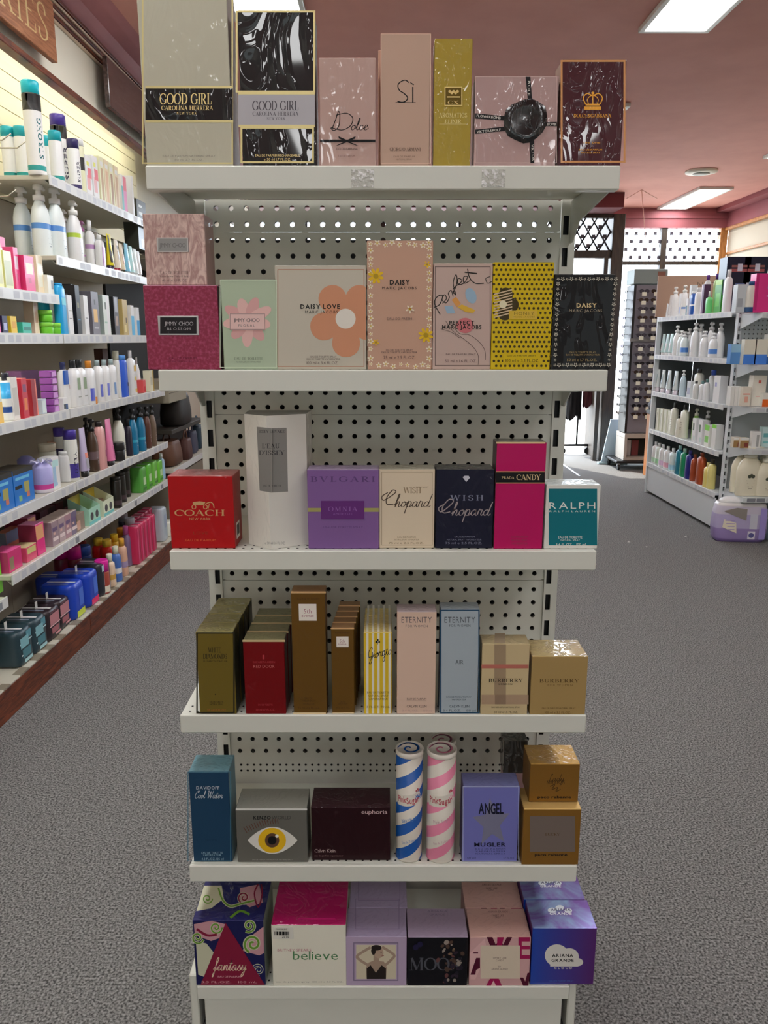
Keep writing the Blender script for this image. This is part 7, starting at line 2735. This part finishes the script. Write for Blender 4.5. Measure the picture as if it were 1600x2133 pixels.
def sunglasses(col, lens):
    b = MB()
    m = mat(col, .25, gain=1.0)
    for s_ in (-1, 1):
        pts = [(s_ * .034 + .027 * math.cos(2 * PI * k / 12), 0, .02 * math.sin(2 * PI * k / 12)) for k in range(13)]
        b.tube(pts, .003, m, 5)
        b.tube([(s_ * .062, 0, .008), (s_ * .066, .05, .008)], .0025, m, 5)
    b.tube([(-.008, 0, .006), (.008, 0, .006)], .003, m, 5)
    o = b.build('sunglasses')
    c = MB()
    for s_ in (-1, 1):
        c.prism([(s_ * .034 + .025 * math.cos(2 * PI * k / 12), .0185 * math.sin(2 * PI * k / 12)) for k in range(12)], -.001, .001, mat(lens, .08, gain=1.0), axis='y')
        c.build('lens', o)
        c = MB()
    t_ = MB()
    t_.box(-.03, -.006, -.058, .026, -.004, -.012, mat('#f6f4e2', .5, gain=1.0))
    t_.build('price_tag', o)
    return o


sg = [sunglasses('#171518', '#26222a'), sunglasses('#4a2a1c', '#3a2a24'), sunglasses('#2a2a38', '#4a4450')]
cnt = 0
ordn = ['top', 'second', 'third', 'fourth', 'fifth', 'sixth', 'seventh', 'eighth', 'ninth', 'tenth', 'eleventh', 'twelfth', 'thirteenth', 'fourteenth', 'fifteenth', 'sixteenth']
rs = random.Random(5)
used = set()
for face, (nx, cols) in enumerate(((0, 2), (-1, 1), (1, 1))):
    for c in range(cols):
        for r in range(15):
            z = 2.28 - r * .108 - (.03 if r >= 6 else 0)
            if r == 5 and nx == 0:
                z += .0
            proto = rs.choice(sg)
            where = ('left front column', 'right front column')[c] if nx == 0 else ('left side' if nx < 0 else 'right side')
            lab = '%s pair of sunglasses from the top, %s of the stand' % (ordn[r], where) if r else 'topmost pair of sunglasses, %s of the stand' % where
            if nx == 0:
                loc = (SX - .085 + c * .15, SY - .205, z)
                rz = 0
            else:
                loc = (SX + nx * .262, SY + .0, z)
                rz = nx * PI / 2
            if id(proto) not in used:
                used.add(id(proto))
                proto.location = loc
                proto.rotation_euler = (0, 0, rz)
                tag(proto, lab, 'sunglasses', 'sunglasses on the revolving stand')
            else:
                q = dup(proto, loc, lab, rz)
                q['category'] = 'sunglasses'
                q['group'] = 'sunglasses on the revolving stand'
# orange cardboard stand and a pale floor sign behind the sunglasses
b = MB()
b.box(-.09, 0, 0, .09, .12, .78, mat('#b8702c', .6, gain=1.0), .004)
b.box(-.1, -.01, .78, .1, .13, .83, mat('#2a2420', .6, gain=1.0), .004)
b.lathe([(.09, .83), (.1, .9), (.06, .98), (.02, 1.0)], mat('#4a4650', .6, gain=1.0), cy=.06, n=16)
tag(b.build('display_bin', None, (*on_end(1360, 0, 9.6)[:2], 0)), 'orange cardboard bin beside the sunglasses stand', 'display bin')
b = MB()
b.prism([(-.16, .02), (.16, .02), (.1, .62), (-.06, .62)], 0, .03, mat('#b9d0de', .5, gain=1.0), axis='y')
b.box(-.2, -.03, 0, .2, .06, .03, mat('#a8c4cc', .5, gain=1.0), .004)
tag(b.build('floor_sign', None, (*on_end(1276, 0, 10.55)[:2], 0)), 'pale blue blank floor sign at the foot of the door post', 'sign')

# ------------------------------------------------------------------ garments outside the entrance
RXX, RYY = 2.94, 11.5
gr_ = thing('garment_rail', 'black garment rail on castors in the bright doorway', 'clothes rack', (RXX, RYY, 0))
f = MB()
f.tube([(-.3, 0, .14), (.16, 0, .14)], .018, black_m, 8)
f.tube([(-.05, 0, .14), (-.05, 0, 1.5)], .014, black_m, 8)
f.tube([(-.3, 0, 1.5), (.3, 0, 1.5)], .014, black_m, 8)
f.build('frame', gr_)
for x in (-.26, .12):
    f = MB()
    f.prism([(x + .05 * math.cos(k * PI / 8), .055 + .05 * math.sin(k * PI / 8)) for k in range(16)], -.015, .015, black_m, axis='y')
    f.box(x - .008, -.012, .06, x + .008, .012, .14, black_m)
    f.build('caster', gr_)


def garment(col, w, h, x, label, sw):
    b = MB()
    n = 24
    rings = []
    rr = random.Random(int(w * 1000))
    for j in range(9):
        u = j / 8
        ww = w / 2 * (.55 + .45 * min(1, u * 2.2)) * (1 + .15 * sw * u)
        dd = .035 + .05 * u
        zz = 1.47 - h * u
        rings += [(ww * math.cos(2 * PI * k / n), dd * math.sin(2 * PI * k / n) * (1 + .3 * math.sin(k * 2.5 + j)), zz - (.04 * math.sin(k * .9) if j == 8 else 0)) for k in range(n)]
    b.add(rings, [(j * n + k, j * n + (k + 1) % n, (j + 1) * n + (k + 1) % n, (j + 1) * n + k) for j in range(8) for k in range(n)], mat(col, .9, gain=1.0), True)
    b.add(rings[:n], [tuple(range(n))], mat(col, .9, gain=1.0))
    tag(b.build('garment', None, (RXX + x, RYY - .0, 0)), label, 'clothing', 'garments hanging in the doorway')


garment('#121114', .22, .92, -.12, 'black garment hanging at the left of the rail', .2)
garment('#4a2028', .2, .74, .11, 'maroon garment hanging at the right of the rail', .4)
garment('#5f6a60', .1, .5, .28, 'grey green garment glimpsed behind the maroon one', .1)
# parked vehicle glimpsed through the door
car = thing('van', 'pale parked van seen through the entrance fanlight gap', 'vehicle', (2.6, 19.0, -.04))
f = MB()
f.prism([(-2.2, .5), (2.2, .5), (2.2, 1.3), (1.3, 2.35), (-2.2, 2.4)], -.9, .9, mat('#cfc6d4', .3, gain=1.0), axis='y')
f.build('body', car)
f = MB()
f.prism([(1.25, 2.2), (1.95, 1.4), (.9, 1.4), (.9, 2.2)], -.91, .91, mat('#6a7078', .1, gain=1.0), axis='y')
f.build('side_window', car)
for x in (-1.4, 1.4):
    f = MB()
    f.prism([(x + .36 * math.cos(k * PI / 10), .36 + .36 * math.sin(k * PI / 10)) for k in range(20)], -.92, -.7, black_m, axis='y')
    f.build('wheel', car)
# metal strip and lint on the carpet
b = MB()
b.box(2.46, 9.6, 0.0002, 2.485, 10.85, .004, mat('#c9ccd0', .3, metal=.6, gain=1.0))
o = b.build('trim_9')
o['kind'] = 'structure'
for k, (px, py) in enumerate(((1310, 1130), (1347, 1140), (1428, 1118), (1302, 690))):
    if py < 800:
        continue
    p = on_z(px, py, .0)
    b = MB()
    b.lathe([(.004, 0), (.009, .003), (.004, .006)], mat('#e8e8e4', .8, gain=1.0), n=8, sx=1.5)
    tag(b.build('lint', None, (p.x, p.y, .0005), rz=k), ('white fleck of lint on the carpet, farthest left', 'white fleck of lint on the carpet, middle one', 'white fleck of lint on the carpet, nearest the right gondola')[k], 'lint')
